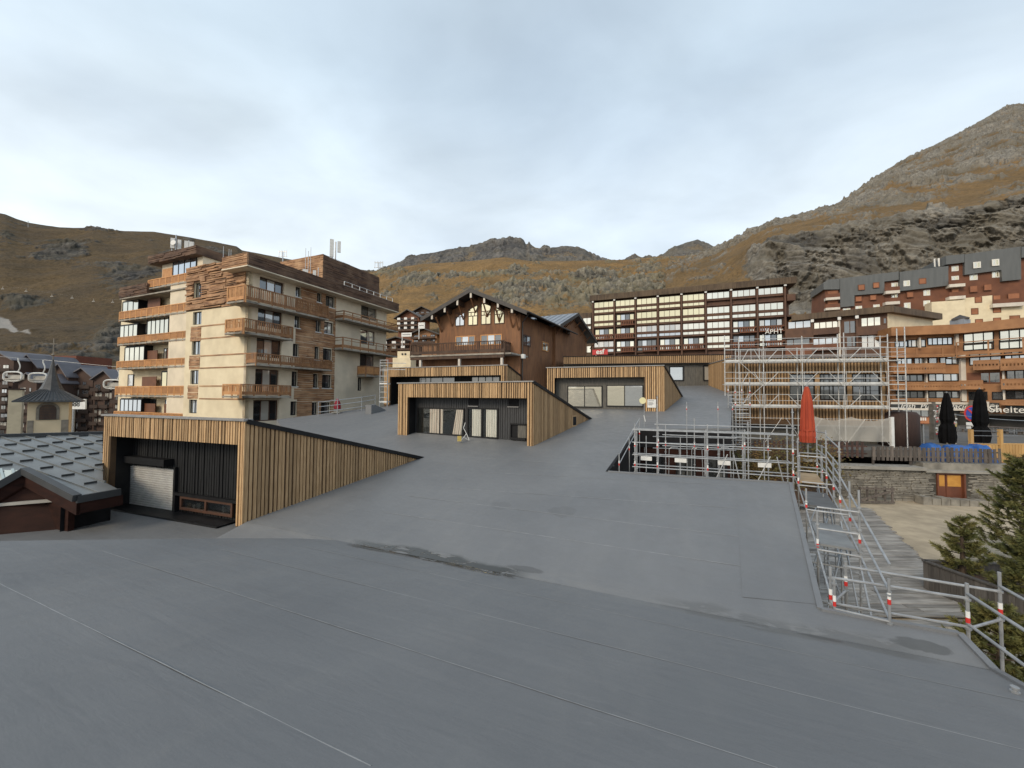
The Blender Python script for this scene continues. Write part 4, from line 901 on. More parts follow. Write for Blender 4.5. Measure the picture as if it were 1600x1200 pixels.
# main roof fascia with overhang
ov = 1.35; zf0, zf1 = FR.px(*ZB(176, 245), ov)[1], FR.px(*ZB(176, 162), ov)[1]; af0 = FR.px(*ZB(176, 200), ov)[0]; af1 = FR.px(*ZB(1064, 460), ov)[0]
mb = MB(); FR.box(mb, af0, 4, zf0, zf0 + .1, ov - 3.6, ov); FR.box(mb, 4, af1, zf0, zf0 + .1, -12, ov); T.part('roof_soffit', mb, 'cream_side')
mb = boards(FR, af0, af1, zf0 + .1, zf1, (), .19, ov - .06, .06, .8, 41); FR.box(mb, af0 + .15, 4, zf0 + .11, zf1 - .05, ov - 3.6, ov - .07); FR.box(mb, 4, af1, zf0 + .11, zf1 - .05, -12, ov - .07); T.part('fascia', mb, 'dark_rough_board', kind='stuff')  # right face in darker boards than the left: shade put into the colour
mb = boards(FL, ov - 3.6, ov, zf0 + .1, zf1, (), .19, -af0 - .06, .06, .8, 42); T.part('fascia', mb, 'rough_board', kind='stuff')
# rooftop storey on the right wing, its railing
n2 = -2.2; b0 = FR.px(*ZB(618, 250), n2)[0]; zt2 = FR.px(*ZB(618, 175), n2)[1]; b1 = FR.px(*ZB(948, 350), n2)[0]
mb = MB(); FR.box(mb, b0, b1, zf1 - .3, zt2 - .1, -9, n2 - .05); T.part('rooftop_storey', mb, 'slat_back')
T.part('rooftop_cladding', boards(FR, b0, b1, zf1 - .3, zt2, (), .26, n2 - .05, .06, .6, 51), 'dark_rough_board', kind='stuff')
FP = Fac(FR.P(b0, 0, 0), AU); T.part('rooftop_cladding', boards(FP, -9.5, n2, zf1 - .3, zt2, (), .26, .0, .06, .6, 52), 'rough_board', kind='stuff')  # paler boards than the right face: the light is painted in
mb = MB()
for k in range(8):
    a = b0 + .6 + k * (af1 - b0 - 1) / 7; mb.tube(FR.P(a, zf1 - .1, ov - .8), FR.P(a, zf1 + .75, ov - .8), .05)
mb.tube(FR.P(b0 + .6, zf1 + .72, ov - .8), FR.P(af1 - .4, zf1 + .72, ov - .8), .03); mb.tube(FR.P(b0 + .6, zf1 + .3, ov - .8), FR.P(af1 - .4, zf1 + .3, ov - .8), .02); T.part('roof_railing', mb, 'antenna_white')

# antennas: things standing on the roof
def antenna(label, base, spec):
    A = Thing('rooftop_antenna', label, 'antenna', base, 'antennas on the tower roof'); b = Vector(base)
    for kind, dx_, dy_, z0, z1, w in spec:
        p = b + Vector((dx_, dy_, 0))
        if kind == 'mast': A.part('mast', MB().tube(p + Vector((0, 0, z0)), p + Vector((0, 0, z1)), w), 'galvanised')
        elif kind == 'dish':
            o = MB().lathe((0, 0, 0), [(.02, 0), (w * .7, .06), (w, .16)], 14); M_ = Matrix.Rotation(R_(80), 3, 'X')
            o.v = [tuple(M_ @ Vector(v) + p + Vector((0, 0, z0))) for v in o.v]; A.part('dish', o, 'antenna_white')
        else: A.part('panel', MB().box(p + Vector((0, 0, (z0 + z1) / 2)), (w, .16, z1 - z0), .4), 'antenna_white')
bp = at(*ZA(430, 165), FL.P(ap1, 0, -3).y); bp.z = zp1 - .05
antenna('cluster of white panel antennas and dish on the left penthouse roof', bp, [('mast', -.5, 0, 0, 2.0, .06), ('panel', -.75, -.1, .5, 1.6, .35), ('panel', -.2, .1, .3, 1.5, .3), ('dish', -.5, -.2, 1.0, 0, .28), ('mast', .9, 0, 0, 1.4, .05), ('panel', .75, -.1, .25, 1.3, .35), ('panel', 1.2, 0, .2, 1.25, .4), ('mast', -.9, 0, 0, 1.2, .05)])
bp = at(*ZB(690, 190), FR.P(b0 + 2.5, 0, n2 - 1).y); bp.z = zt2 - .05
antenna('tall pair of white panel antennas on the right rooftop storey', bp, [('mast', 0, 0, 0, 2.6, .09), ('panel', -.45, -.05, .7, 2.9, .45), ('panel', .4, .1, 1.3, 2.7, .38), ('mast', -.45, 0, 0, .9, .12)])
bp = at(*ZB(530, 270), FR.P(6, 0, -1).y); bp.z = zf1 - .1
antenna('thin whip aerials beside small equipment rack above the fascia', bp, [('mast', -.3, 0, 0, 3.3, .025), ('mast', 0, 0, 0, 3.0, .03), ('mast', .25, 0, 0, 3.4, .025), ('panel', -.3, 0, .2, 1.0, .5), ('panel', .7, 0, .1, .9, .3), ('mast', 1.1, 0, 0, 1.2, .04)])
bp = at(*ZA(700, 230), FL.P(-1, 0, -2).y); bp.z = zf1 - .1
antenna('three thin aerials on the tower roof edge above the corner', bp, [('mast', -.6, 0, 0, 2.0, .025), ('mast', -.2, .2, 0, 1.8, .025), ('mast', .15, 0, 0, 1.7, .02)])
# ================================================================== houses in the middle and on the right
def text(T, s, c, rz, size, m, parent=None, name='lettering', depth=.02, shear=0.0, bold=0.0):
    cu = bpy.data.curves.new(name, 'FONT'); cu.body = s; cu.size = size; cu.extrude = depth; cu.align_x = 'CENTER'; cu.align_y = 'CENTER'; cu.shear = shear; cu.offset = bold
    o = bpy.data.objects.new(name, cu); COL.objects.link(o); dg = bpy.context.evaluated_depsgraph_get(); me = bpy.data.meshes.new_from_object(o.evaluated_get(dg))
    bpy.data.objects.remove(o); bpy.data.curves.remove(cu); me.materials.clear(); me.materials.append(mt(m))
    n = bpy.data.objects.new(name, me); COL.objects.link(n); n.parent = parent or T.o; n.location = Vector(c) - T.loc; n.rotation_euler = (R_(90), 0, rz); return n
mat('chalet_wood', (0.22, 0.098, 0.04), (0.125, 0.055, 0.026), scale=1.6, stretch=(3, 3, .5), rough=.7, bump=.3, bscale=10, c3=(0.28, 0.135, 0.06), scale3=.5, amt3=.6)
mat('chalet_dark', (0.075, 0.04, 0.024), (0.04, 0.022, 0.016), scale=2, stretch=(3, 3, .5), rough=.75, c3=(0.14, 0.085, 0.05), scale3=1, amt3=.5)
mat('roof_dark', (0.055, 0.048, 0.045), (0.035, 0.032, 0.031), scale=2, rough=.6)
mat('roof_metal', (0.26, 0.28, 0.31), (0.2, 0.215, 0.24), scale=1, rough=.4, metal=.4)
mat('facade_brown', (0.11, 0.055, 0.034), (0.075, 0.038, 0.026), scale=.8, stretch=(2, 2, 1), rough=.75, c3=(0.13, 0.065, 0.035), scale3=.3, amt3=.6)
mat('fascia_brown', (0.12, 0.085, 0.055), (0.065, 0.045, 0.032), scale=.9, stretch=(4, 4, .4), rough=.85, c3=(0.17, 0.12, 0.075), scale3=.4, amt3=.6)
mat('red_brown', (0.17, 0.065, 0.032), (0.125, 0.048, 0.025), scale=.7, rough=.75)
mat('terracotta', (0.34, 0.14, 0.07), (0.27, 0.11, 0.055), scale=1, rough=.8, rnd=.15)
mat('grey_clad', (0.115, 0.12, 0.12), (0.095, 0.1, 0.1), scale=.6, stretch=(3, 3, .4), rough=.5)
mat('orange_facade', (0.37, 0.18, 0.075), (0.27, 0.125, 0.05), scale=.9, rough=.6, c3=(0.2, 0.09, 0.036), scale3=.35, amt3=.5)
mat('white_post', (0.66, 0.61, 0.53), (0.55, 0.5, 0.44), scale=1, rough=.8)
mat('sign_black', (0.025, 0.026, 0.026), (0.035, 0.036, 0.035), scale=2, rough=.5)
mat('letter_white', (0.75, 0.73, 0.68), rough=.5)
mat('sign_red', (0.55, 0.035, 0.03), (0.48, 0.03, 0.03), scale=2, rough=.45)
mat('window_white', (0.70, 0.68, 0.62), rough=.5)
mat('stone_pier', (0.17, 0.155, 0.135), (0.10, 0.092, 0.082), scale=3, rough=.9, bump=.5)
mat('shop_dark', (0.015, 0.014, 0.013), (0.03, 0.027, 0.022), scale=1, rough=.4)
mat('sign_blue', (0.03, 0.06, 0.35), rough=.4)

# ---------------- brown chalet
P = at(813, 560, 38.5); a17 = R_(20); a27 = R_(28); FC = Fac(P, (math.cos(a17), -math.sin(a17))); FS = Fac(P, (math.sin(a27), math.cos(a27))); BK = FS.d * 15
T = Thing('chalet', 'dark brown timber chalet with steep front gable and tall gable windows', 'building', FC.P(-6, -1.5))
aL = FC.px(*ZE(415, 400))[0]; OV = 1.5
ax, az = FC.px(*ZE(620, 86), OV); lx, lz = FC.px(*ZE(288, 284), OV); rx, rz_ = FC.px(*ZE(1000, 236), OV)
def gz_(a): return az - .45 + ((lz - az) * (a - ax) / (lx - ax) if a < ax else (rz_ - az) * (a - ax) / (rx - ax))
mb = MB(); mb.prism([FC.P(aL, -2.5, -.25), FC.P(0, -2.5, -.25), FC.P(0, gz_(0), -.25), FC.P(ax, gz_(ax), -.25), FC.P(aL, gz_(aL), -.25)], FC.n * .25); T.part('front_wall', mb, 'chalet_wood')
SE = FS.px(*ZE(1172, 500))[0]
mb = MB(); FS.box(mb, .26, SE, -2.5, gz_(0), -.3, 0); T.part('side_wall', mb, 'chalet_wood')
mb = MB(); FS.box(mb, .26, SE + 6, -2.5, min(gz_(0), gz_(aL)) - .5, aL + .6, -.31); T.part('core', mb, 'chalet_dark')
# boards of the front, vertical
for nm, xa, xb in (('slope_left', lx, ax), ('slope_right', ax, rx)):
    za, zb = (lz, az) if nm == 'slope_left' else (az, rz_)
    mb = MB(); mb.prism([FC.P(xa, za, OV), FC.P(xb, zb, OV), FC.P(xb, zb, OV) + BK, FC.P(xa, za, OV) + BK], (0, 0, -.16)); rf = T.part('roof_slope', mb, 'roof_dark')
    mb = MB(); mb.prism([FC.P(xa, za - .0, OV + .05), FC.P(xb, zb, OV + .05), FC.P(xb, zb - .42, OV + .05), FC.P(xa, za - .42, OV + .05)], FC.n * -.1); T.part('barge_board', mb, 'roof_dark', rf)
mb = MB(); mb.tube(FC.P(rx + .06, rz_ - .1, OV), FC.P(rx + .06, rz_ - .1, OV) + BK, .09); T.part('gutter', mb, 'roof_dark')
mb = MB(); mb.tube(FC.P(.12, -2, -.3), FC.P(.12, gz_(0) - .8, -.3), .06); mb.tube(FC.P(.12, gz_(0) - .8, -.3), FC.P(rx, rz_ - .15, .8), .06); T.part('downpipe', mb, 'roof_dark')
for x, y in ((365, 275), (450, 228), (535, 180), (625, 130), (715, 165), (806, 195), (900, 230)):
    a, z = FC.px(*ZE(x, y), OV - .1); mb = MB(); FC.box(mb, a - .09, a + .09, z - .26, z + .3, -.3, OV - .1); p_ = T.part('purlin', mb, 'chalet_dark')
    FC.block(T, 'purlin_end', (a - .10, a + .10, z - .32, z + .30), OV - .098, OV - .05, 'white_post', p_)
for x in (430, 500, 575, 655, 735, 815, 905, 945):
    a = FC.px(*ZE(x, 300))[0]; zt_ = gz_(a) - .1; mb = MB(); mb.bar(FC.P(a, zt_ - 1.6, .03), FC.P(a, zt_ - .25, OV - .3), .12, .12); T.part('bracket', mb, 'chalet_wood')
# gable windows with raked heads
for i, (x0, x1, yb0, yl, yr, g) in enumerate(((522, 580, 340, 285, 250, 'glass_half'), (607, 668, 336, 232, 200, 'glass_warm'), (694, 757, 330, 184, 205, 'glass_warm'), (783, 847, 325, 214, 250, 'glass_warm'))):
    a0, zb = FC.px(*ZE(x0, yb0)); a1 = FC.px(*ZE(x1, yb0))[0]; zl, zr = FC.px(*ZE(x0, yl))[1], FC.px(*ZE(x1, yr))[1]
    mb = MB()
    def fr(p, q, w=.07): mb.bar(FC.P(*p, .03), FC.P(*q, .03), w, .07)
    fr((a0, zb), (a1, zb)); fr((a0, zb), (a0, zl)); fr((a1, zb), (a1, zr)); fr((a0, zl), (a1, zr)); zm = zb + .95; fr((a0, zm), (a1, zm)); fr(((a0 + a1) / 2, zb), ((a0 + a1) / 2, zm)); fr((a0, zb + 1.35), (a1, zb + 1.35), .05)
    fr((a0 + (a1 - a0) * .3, zm), (a0 + (a1 - a0) * .3, zb + 1.35), .05); fr((a0 + (a1 - a0) * .68, zm), (a0 + (a1 - a0) * .68, zb + 1.35), .05)
    w_ = T.part('gable_window', mb, 'brown_frame'); mb = MB(); mb.prism([FC.P(a0, zb, .005), FC.P(a1, zb, .005), FC.P(a1, zr, .005), FC.P(a0, zl, .005)], FC.n * .012); T.part('pane', mb, g, w_)
for p, q in (((522, 410), (655, 470)), ((690, 400), (833, 465))):
    r = FC.rect(ZE(*p), ZE(*q)); FC.window(T, r, .05, 'orange_wood', ['glass_dark', 'glass_half'], 3, .1, name='balcony_door')
for F_, lst in ((FS, (((970, 392), (1022, 482)), ((1102, 442), (1140, 515)), ((1184, 472), (1220, 540)), ((1250, 492), (1290, 560)))),):
    for p, q in lst:
        r = F_.rect(ZE(*p), ZE(*q)); F_.window(T, r, .07, 'orange_wood' if p[0] > 1100 else 'brown_frame', ['glass_dark', 'glass_half'], 2, .12)
# balcony along the front, turning the corner
n1 = 2.0; a0, zt_ = FC.px(*ZE(218, 462), n1); a1, zt2 = FC.px(*ZE(846, 434), n1); zb = FC.px(*ZE(500, 540), n1)[1]
balcony(T, FC, a0, a1, zb, (zt_ + zt2) / 2, 0, n1, 'picket', 'chalet_dark', (1, 0), post=2.6)
balcony(T, FS, -n1, FS.px(*ZE(952, 470), a1)[0], zb + .003, (zt_ + zt2) / 2, .01, a1, 'picket', 'chalet_dark', (0, 1), post=2.6)
mb = MB(); FC.box(mb, a0, a1, zb - .3, zb - .04, n1 - .3, n1 - .05); T.part('balcony_beam', mb, 'chalet_dark')
for x in (288, 548, 832):
    a = FC.px(*ZE(x, 570), n1 - .2)[0]; mb = MB(); FC.box(mb, a - .11, a + .11, -1.6, zb - .3, n1 - .35, n1 - .1); T.part('balcony_post', mb, 'white_post')
r = FC.rect(ZE(300, 562), ZE(850, 640), .5); FC.block(T, 'lower_wall', (r[0], r[1], -2.4, r[3]), .02, .5, 'chalet_wood')
a_, z_ = FS.px(*ZE(960, 545)); mb = MB().lathe(FS.P(a_, z_ - .25, .25), [(.05, 0), (.24, .05), (.24, .45), (.05, .5)], 10); T.part('wall_lamp', mb, 'white_paint')
# cross gable on its right flank
OV2 = 1.3; e1, e1z = FS.px(*ZE(1226, 328), OV2); xa, xz = FS.px(*ZE(1345, 252), OV2); e2, e2z = FS.px(*ZE(1474, 448), OV2)
W1 = FS.px(*ZE(1402, 480), .4)[0]
mb = MB(); hz = lambda a: xz - .4 + ((e1z - xz) * (a - xa) / (e1 - xa) if a < xa else (e2z - xz) * (a - xa) / (e2 - xa))
mb.prism([FS.P(SE + .02, -2.5, 0), FS.P(W1, -2.5, 0), FS.P(W1, hz(W1), 0), FS.P(xa, hz(xa), 0), FS.P(SE + .02, hz(SE + .02), 0)], FS.n * .35); T.part('flank_gable', mb, 'chalet_wood')
mb = MB(); FS.box(mb, SE + .5, W1, -2.5, min(hz(W1), e1z) - .6, -7, -.02); T.part('flank_core', mb, 'chalet_dark')
for (p, pz), (q, qz), m_ in (((e1, e1z), (xa, xz), 'roof_metal'), ((xa, xz), (e2, e2z), 'roof_metal')):
    mb = MB(); mb.prism([FS.P(p, pz, OV2), FS.P(q, qz, OV2), FS.P(q, qz, -9), FS.P(p, pz, -9)], (0, 0, -.14)); rf = T.part('roof_slope', mb, m_)
    mb = MB(); mb.prism([FS.P(p, pz, OV2 + .04), FS.P(q, qz, OV2 + .04), FS.P(q, qz - .4, OV2 + .04), FS.P(p, pz - .4, OV2 + .04)], FS.n * -.1); T.part('barge_board', mb, 'roof_dark', rf)
    if p == e1:
        mb = MB()
        for k in range(12):
            n_ = OV2 - .5 - k * .85; mb.bar(FS.P(p, pz + .02, n_), FS.P(q, qz + .02, n_), .06, .07)
        T.part('roof_ribs', mb, 'roof_metal', rf)
for f in (.15, .4, .65, .9):
    for (p, pz), (q, qz) in (((e1, e1z), (xa, xz)), ((xa, xz), (e2, e2z))):
        a = p + (q - p) * f; z = pz + (qz - pz) * f - .45; mb = MB(); mb.bar(FS.P(a, z - .9, .36), FS.P(a, z - .1, OV2 - .2), .11, .11); T.part('bracket', mb, 'chalet_wood')
for p, q in (((1240, 350), (1262, 392)), ((1270, 362), (1288, 398))):
    r = FS.rect(ZE(*p), ZE(*q), .4); FS.window(T, r, .42, 'brown_frame', 'glass_dark', 2, .1)

# ---------------- long apartment house with window bays
FE = Fac(at(925, 500, 79), at(1238, 480, 66) - at(925, 500, 79)); XB = (333, 460, 585, 717, 857, 1000, 1150, 1305, 1470)
T = Thing('apartment_house', 'long dark-timber apartment block with bright window bays on the slope behind', 'building', FE.P(17, 6.5))
cols = [FE.px(*ZF(x, 350))[0] for x in XB]
zt0 = FE.px(*ZF(925, 150))[1]; lv = [FE.px(*ZF(925, y))[1] for y in (150, 235, 322, 405, 490)]
topz = FE.px(*ZF(925, 118))[1]
mb = MB(); FE.box(mb, cols[0] - .3, cols[-1] + .3, 4.0, topz - .2, -11, -.02); T.part('wall', mb, 'facade_brown')
mb = MB(); st = (topz - lv[0])
for k in range(8):
    FE.box(mb, cols[k] - (.6 if k == 0 else 0), cols[k + 1] + (1.6 if k == 7 else 0), zt0 + .15, topz + (k - 3.5) * .0 + .2, -11.5, 1.0 + .04 * (k % 2)); 
T.part('roof_fascia', mb, 'fascia_brown')
mb = MB(); a = cols[0] - .6
while a < cols[-1] + 1.5: FE.box(mb, a, a + .3, zt0 + .12, topz + .22, 1.0, 1.08 + random.uniform(0, .04)); a += .34
T.part('fascia_boards', mb, 'fascia_brown', kind='stuff')
rg = random.Random(3)
for k in range(9):
    mb = MB(); FE.box(mb, cols[k] - .13, cols[k] + .13, 4.0, zt0 + .14, -.1, .75); p_ = T.part('pillar', mb, 'facade_brown')
    FE.block(T, 'beam_end', (cols[k] - .18, cols[k] + .18, zt0 - .2, zt0 + .13), .75, .95, 'white_paint', p_)
for f in range(4):
    zt, zb = lv[f], lv[f + 1]; h = zt - zb
    for k in range(8):
        a0, a1 = cols[k] + .18, cols[k + 1] - .18
        mb = MB(); FE.box(mb, a0, a1, zb + h * .02, zb + h * .12, 0, .45); FE.box(mb, a0, a1, zb + h * .38, zb + h * .50, 0, .4); sp = T.part('spandrel', mb, 'facade_brown')
        g = 'glass_warm' if (k < 5 and f < 2) or (k < 2 and f < 3) else rg.choice(['glass_bright', 'glass_curtain', 'glass_half', 'glass_bright'])
        if k >= 5 and f == 0: g = 'glass_bright'
        if f == 3 and k in (2, 6): g = 'glass_dark'
        opened = (f, k) in ((2, 0), (1, 1), (2, 1), (3, 1), (3, 3), (3, 4), (2, 6), (2, 7), (3, 6), (3, 7), (3, 2))
        if opened:
            FE.window(T, (a0 + .1, a1 - .1, zb + h * .14, zt - h * .06), -.0 + .06, 'dark_frame', [g, 'glass_half', 'glass_dark'], 4, .14)
            mb = MB(); p_, q_ = a0 + (a1 - a0) * rg.choice((0, 0, .3)), a1
            FE.box(mb, p_, q_, zb + h * .06, zb + h * .13, .4, .95); FE.box(mb, p_, q_, zb + h * .40, zb + h * .45, .85, .95)
            n_ = int((q_ - p_) / .35)
            for i in range(n_): FE.box(mb, p_ + i * .35, p_ + i * .35 + .2, zb + h * .13, zb + h * .40, .87, .93)
            T.part('balcony', mb, 'red_brown')
        else:
            FE.window(T, (a0, a1, zb + h * .50, zt - h * .04), .42, 'facade_brown', g, 4, .09)
            if not (k >= 5 and f == 0): FE.window(T, (a0, a1, zb + h * .13, zb + h * .37), .40, 'facade_brown', g if g != 'glass_curtain' else 'glass_half', 4, .08)
mb = MB(); FE.box(mb, cols[-1] + .3, cols[-1] + 1.5, lv[2], lv[2] + .3, -6, .6); FE.box(mb, cols[-1] + .3, cols[-1] + 1.5, lv[1], lv[1] + 1.1, -6, .6); FE.box(mb, cols[-1] + .3, cols[-1] + .9, lv[3], lv[0], -9, -1); T.part('end_balcony', mb, 'facade_brown')
mb = MB(); FE.box(mb, cols[0] - 5.5, cols[0] - .62, 4.0, FE.px(*ZF(280, 255))[1], -11, -1.2); T.part('left_wing', mb, 'fascia_brown')
for y0, y1 in ((293, 330), (343, 360), (385, 410), (460, 500)):
    r = FE.rect(ZF(270, y0), ZF(326, y1), -1.2); FE.window(T, (r[0], min(r[1], cols[0] - .7), r[2], r[3]), -1.1, 'facade_brown', 'glass_bright', 2, .1)
w0 = FE.px(*ZF(1310, 360))[0]
text(T, 'APHT', FE.P(FE.px(*ZF(1398, 380))[0], FE.px(*ZF(1398, 380))[1], 1.03), FE.rz, 1.05, 'letter_white', None, 'lettering', .03)
# red sign in front of it
c = FE.P(FE.px(*ZF(372, 497), 4)[0], FE.px(*ZF(372, 497), 4)[1], 4); S1 = Thing('ski_school_sign', 'red box sign with white lettering beside the chalet gable', 'sign', c - Vector((0, 0, 3.0)))
mb = MB().box(c, (2.9, .6, .98), FE.rz + .1); pn = S1.part('sign_box', mb, 'sign_red'); text(S1, 'esf', c - Vector((.1, .36, -.05)), FE.rz + .1, 1.35, 'letter_white', pn, bold=.03)
mb = MB().tube(c - Vector((.8, 0, 3.2)), c - Vector((.8, 0, .4)), .06); S1.part('sign_post', mb, 'white_post')

# ---------------- brown house with the cream end wall
FF = Fac(at(1230, 500, 66), at(1387, 490, 58.7) - at(1230, 500, 66)); aF = FF.px(*ZG(1185, 300))[0]
T = Thing('brown_house', 'low brown apartment house with overhanging plank roof and cream end wall', 'building', FF.P(8, 1.5))
zt = FF.px(*ZG(640, 228), .8)[1]; zb = FF.px(*ZG(640, 270), .8)[1]
mb = MB(); FF.box(mb, .6, aF, 0.0, zb + .1, -10, 0); T.part('wall', mb, 'facade_brown')
mb = MB(); FF.box(mb, .6, aF + .6, zb, zt, -10, .9); T.part('roof_fascia', mb, 'fascia_brown')
e0 = at(1387, 500, 58.7); e1_ = at(1462, 500, 63.7); FN = Fac(e0, e1_ - e0); LN = (e1_ - e0).length
mb = MB(); FN.box(mb, 0, LN - 1, -2, zb, -8, 0); T.part('end_wall', mb, 'cream')
mb = MB(); FN.box(mb, -.3, LN, zb + .003, zt + .003, -9, .8); T.part('roof_fascia', mb, 'fascia_brown')
for p, q, n, g in (((465, 290), (635, 332), 3, 'glass_half'), ((650, 295), (835, 332), 4, 'glass_bright'), ((865, 285), (962, 372), 2, 'glass_dark'), ((990, 262), (1140, 318), 3, 'glass_bright'), ((448, 418), (628, 470), 3, 'glass_dark'), ((642, 412), (838, 465), 4, 'glass_half'), ((992, 382), (1140, 478), 3, 'glass_curtain'), ((885, 395), (975, 470), 2, 'glass_dark'), ((1150, 262), (1182, 305), 1, 'glass_dark')):
    r = FF.rect(ZG(*p), ZG(*q)); FF.window(T, r, .08, 'facade_brown', g, n, .12)
for p, q in (((448, 345), (640, 400)), ((650, 340), (840, 372)), ((448, 460), (640, 525)), ((650, 455), (840, 490)), ((965, 325), (1185, 375))):
    r = FF.rect(ZG(*p), ZG(*q), .8); mb = MB(); FF.box(mb, r[0], r[1], r[2], r[3], 0, .8); T.part('balcony', mb, 'facade_brown' if p[1] < 440 else 'red_brown')
for x in (645, 840, 968):
    a = FF.px(*ZG(x, 400), .9)[0]; mb = MB(); FF.box(mb, a - .12, a + .12, 0, zb, .5, .75); p_ = T.part('pillar', mb, 'white_post' if x == 840 else 'facade_brown'); FF.block(T, 'beam_end', (a - .2, a + .2, zb - .55, zb - .1), .76, 1.0, 'white_paint', p_)

# ---------------- orange-balconied house with shops
p1, p2, p3 = at(1392, 540, 56.5), at(1496, 540, 54), at(1680, 540, 46)
G1 = Fac(p1, p2 - p1); G2 = Fac(p2, p3 - p2); L1 = (Vector((p2.x - p1.x, p2.y - p1.y, 0))).length; L2 = (Vector((p3.x - p2.x, p3.y - p2.y, 0))).length
T = Thing('balcony_house', 'orange-timber apartment house with long balconies above a row of shops', 'building', G1.P(L1, -3.6))
zt = G1.px(1494, 507, 1.2)[1]; zf = G1.px(1494, 521, 1.2)[1]
for G, L in ((G1, L1), (G2, L2)):
    mb = MB(); G.box(mb, 0, L, -4.2, zt - .3, -12, 0); T.part('wall', mb, 'orange_facade')
    mb = MB(); G.box(mb, -.02 if G is G2 else -.5, L + .05, zf, zt, -12, 1.3); T.part('roof_fascia', mb, 'orange_facade')
def win(G, Z, p, q, n, g, dep=.08, fm='dark_frame'):
    r = G.rect(Z(*p), Z(*q), dep); G.window(T, r, dep, fm, g, n, .11)
def blc(G, Z, p, q, n1=1.3, style='picket'):
    r = G.rect(Z(*p), Z(*q), n1); r = (r[0], min(r[1], (L1 if G is G1 else L2) - .02), r[2], r[3])
    mb = MB(); G.box(mb, r[0], r[1], r[2], r[2] + .15, 0, n1); G.box(mb, r[0], r[1], r[3] - .12, r[3], n1 - .12, n1); b = T.part('balcony', mb, 'orange_facade')
    h = r[3] - r[2]; mb = MB(); i = 0; a = r[0]
    if style == 'picket':
        G.box(mb, r[0], r[1], r[2] + .15, r[2] + h * .38, n1 - .08, n1 - .03); G.box(mb, r[0], r[1], r[2] + h * .58, r[3] - .12, n1 - .08, n1 - .03)
        while a < r[1] - .1: G.box(mb, a, a + .16, r[2] + h * .38, r[2] + h * .58, n1 - .08, n1 - .04); a += .3
    else:
        G.box(mb, r[0], r[1], r[2] + h * .15, r[2] + h * .3, n1 - .08, n1 - .03)
        while a < r[1]: G.box(mb, a, a + .15, r[2], r[3] - .13, n1 - .12, n1 - .02); a += 2.8
    T.part('balustrade', mb, 'orange_facade', b)
W = 'glass_bright'; Hf = 'glass_half'; K = 'glass_dark'; Cn = 'glass_curtain'
for a in (((290, 265), (400, 310), 3, Hf), ((385, 255), (535, 310), 4, Cn), ((545, 240), (745, 292), 5, Hf), ((300, 400), (430, 448), 3, Hf), ((440, 390), (525, 448), 2, Cn), ((552, 382), (625, 442), 1, Cn), ((640, 378), (790, 446), 3, [Cn, Hf]), ((300, 528), (522, 580), 4, K), ((552, 520), (792, 578), 4, [Cn, Hf]), ((300, 655), (525, 712), 4, K), ((552, 655), (800, 712), 4, [K, Hf])): win(G1, ZQ6, *a)
for a in (((135, 222), (400, 300), 3, W), ((135, 322), (400, 356), 3, W), ((440, 180), (900, 270), 5, W), ((440, 288), (900, 332), 5, W), ((185, 395), (468, 485), 3, Cn), ((482, 365), (900, 442), 6, [Hf, Cn]), ((500, 540), (900, 612), 5, K), ((180, 720), (345, 792), 2, K), ((380, 722), (480, 790), 1, Hf), ((500, 712), (900, 785), 5, [K, Hf])): win(G2, ZQ7, *a)
r = G2.rect(ZQ7(170, 560), ZQ7(462, 648)); G2.window(T, r, .08, 'red_brown', K, 3, .12); r2 = G2.rect(ZQ7(178, 566), ZQ7(290, 642), .1); G2.block(T, 'red_curtain', r2, .06, .09, 'red_brown')
blc(G1, ZQ6, (260, 322), (762, 385), style='open'); blc(G1, ZQ6, (280, 442), (690, 515)); blc(G1, ZQ6, (280, 588), (805, 648)); blc(G1, ZQ6, (280, 710), (802, 740), .5)
blc(G2, ZQ7, (70, 300), (900, 385), style='open'); blc(G2, ZQ7, (218, 455), (446, 530)); blc(G2, ZQ7, (450, 440), (900, 525)); blc(G2, ZQ7, (100, 625), (308, 700)); blc(G2, ZQ7, (456, 612), (900, 698)); blc(G2, ZQ7, (462, 795), (900, 842), 1.0)
for G, Z, p, q in ((G1, ZQ6, (524, 385), (545, 740)), (G1, ZQ6, (796, 362), (846, 735)), (G2, ZQ7, (470, 535), (497, 790)), (G1, ZQ6, (475, 238), (490, 320)), (G1, ZQ6, (760, 210), (785, 300))):
    r = G.rect(Z(*p), Z(*q), .3); G.block(T, 'pillar', r, .09, .5, 'white_post')
# shop fronts: dark glazing, sign boards, stone piers
def sign(G, Z, p, q, n, label_txt, size, m='sign_black', lm='letter_white', shear=0.0, trim=True, dx=0.0):
    r = G.rect(Z(*p), Z(*q), n); mb = MB(); G.box(mb, r[0], r[1], r[2], r[3], n - .2, n); s_ = T.part('shop_sign', mb, m)
    if trim:
        for z0, z1 in ((r[2] - .02, r[2] + .26), (r[3] - .30, r[3] + .02)): G.block(T, 'sign_trim', (r[0] - .02, r[1] + .02, z0, z1), n - .1, n + .05, 'white_post', s_)
    if label_txt: text(T, label_txt, G.P((r[0] + r[1]) / 2 + dx, (r[2] + r[3]) / 2, n + .025), G.rz, size, lm, s_, 'lettering', .02, shear)
    return r
r = G1.rect(ZQ6(260, 800), ZQ6(875, 985), .05); G1.block(T, 'shop_glazing', (0, L1, -3.8, r[3]), .02, .06, 'shop_dark')
G2.block(T, 'shop_glazing', (0, L2, -3.8, G2.px(*ZQ7(500, 912))[1]), .02, .06, 'shop_dark')
sign(G1, ZQ6, (262, 742), (576, 805), .5, 'Irish  Pub', .95, shear=.25, dx=.6); sign(G1, ZQ6, (610, 742), (868, 808), .5, 'Les Glaciers', .98, shear=.3)
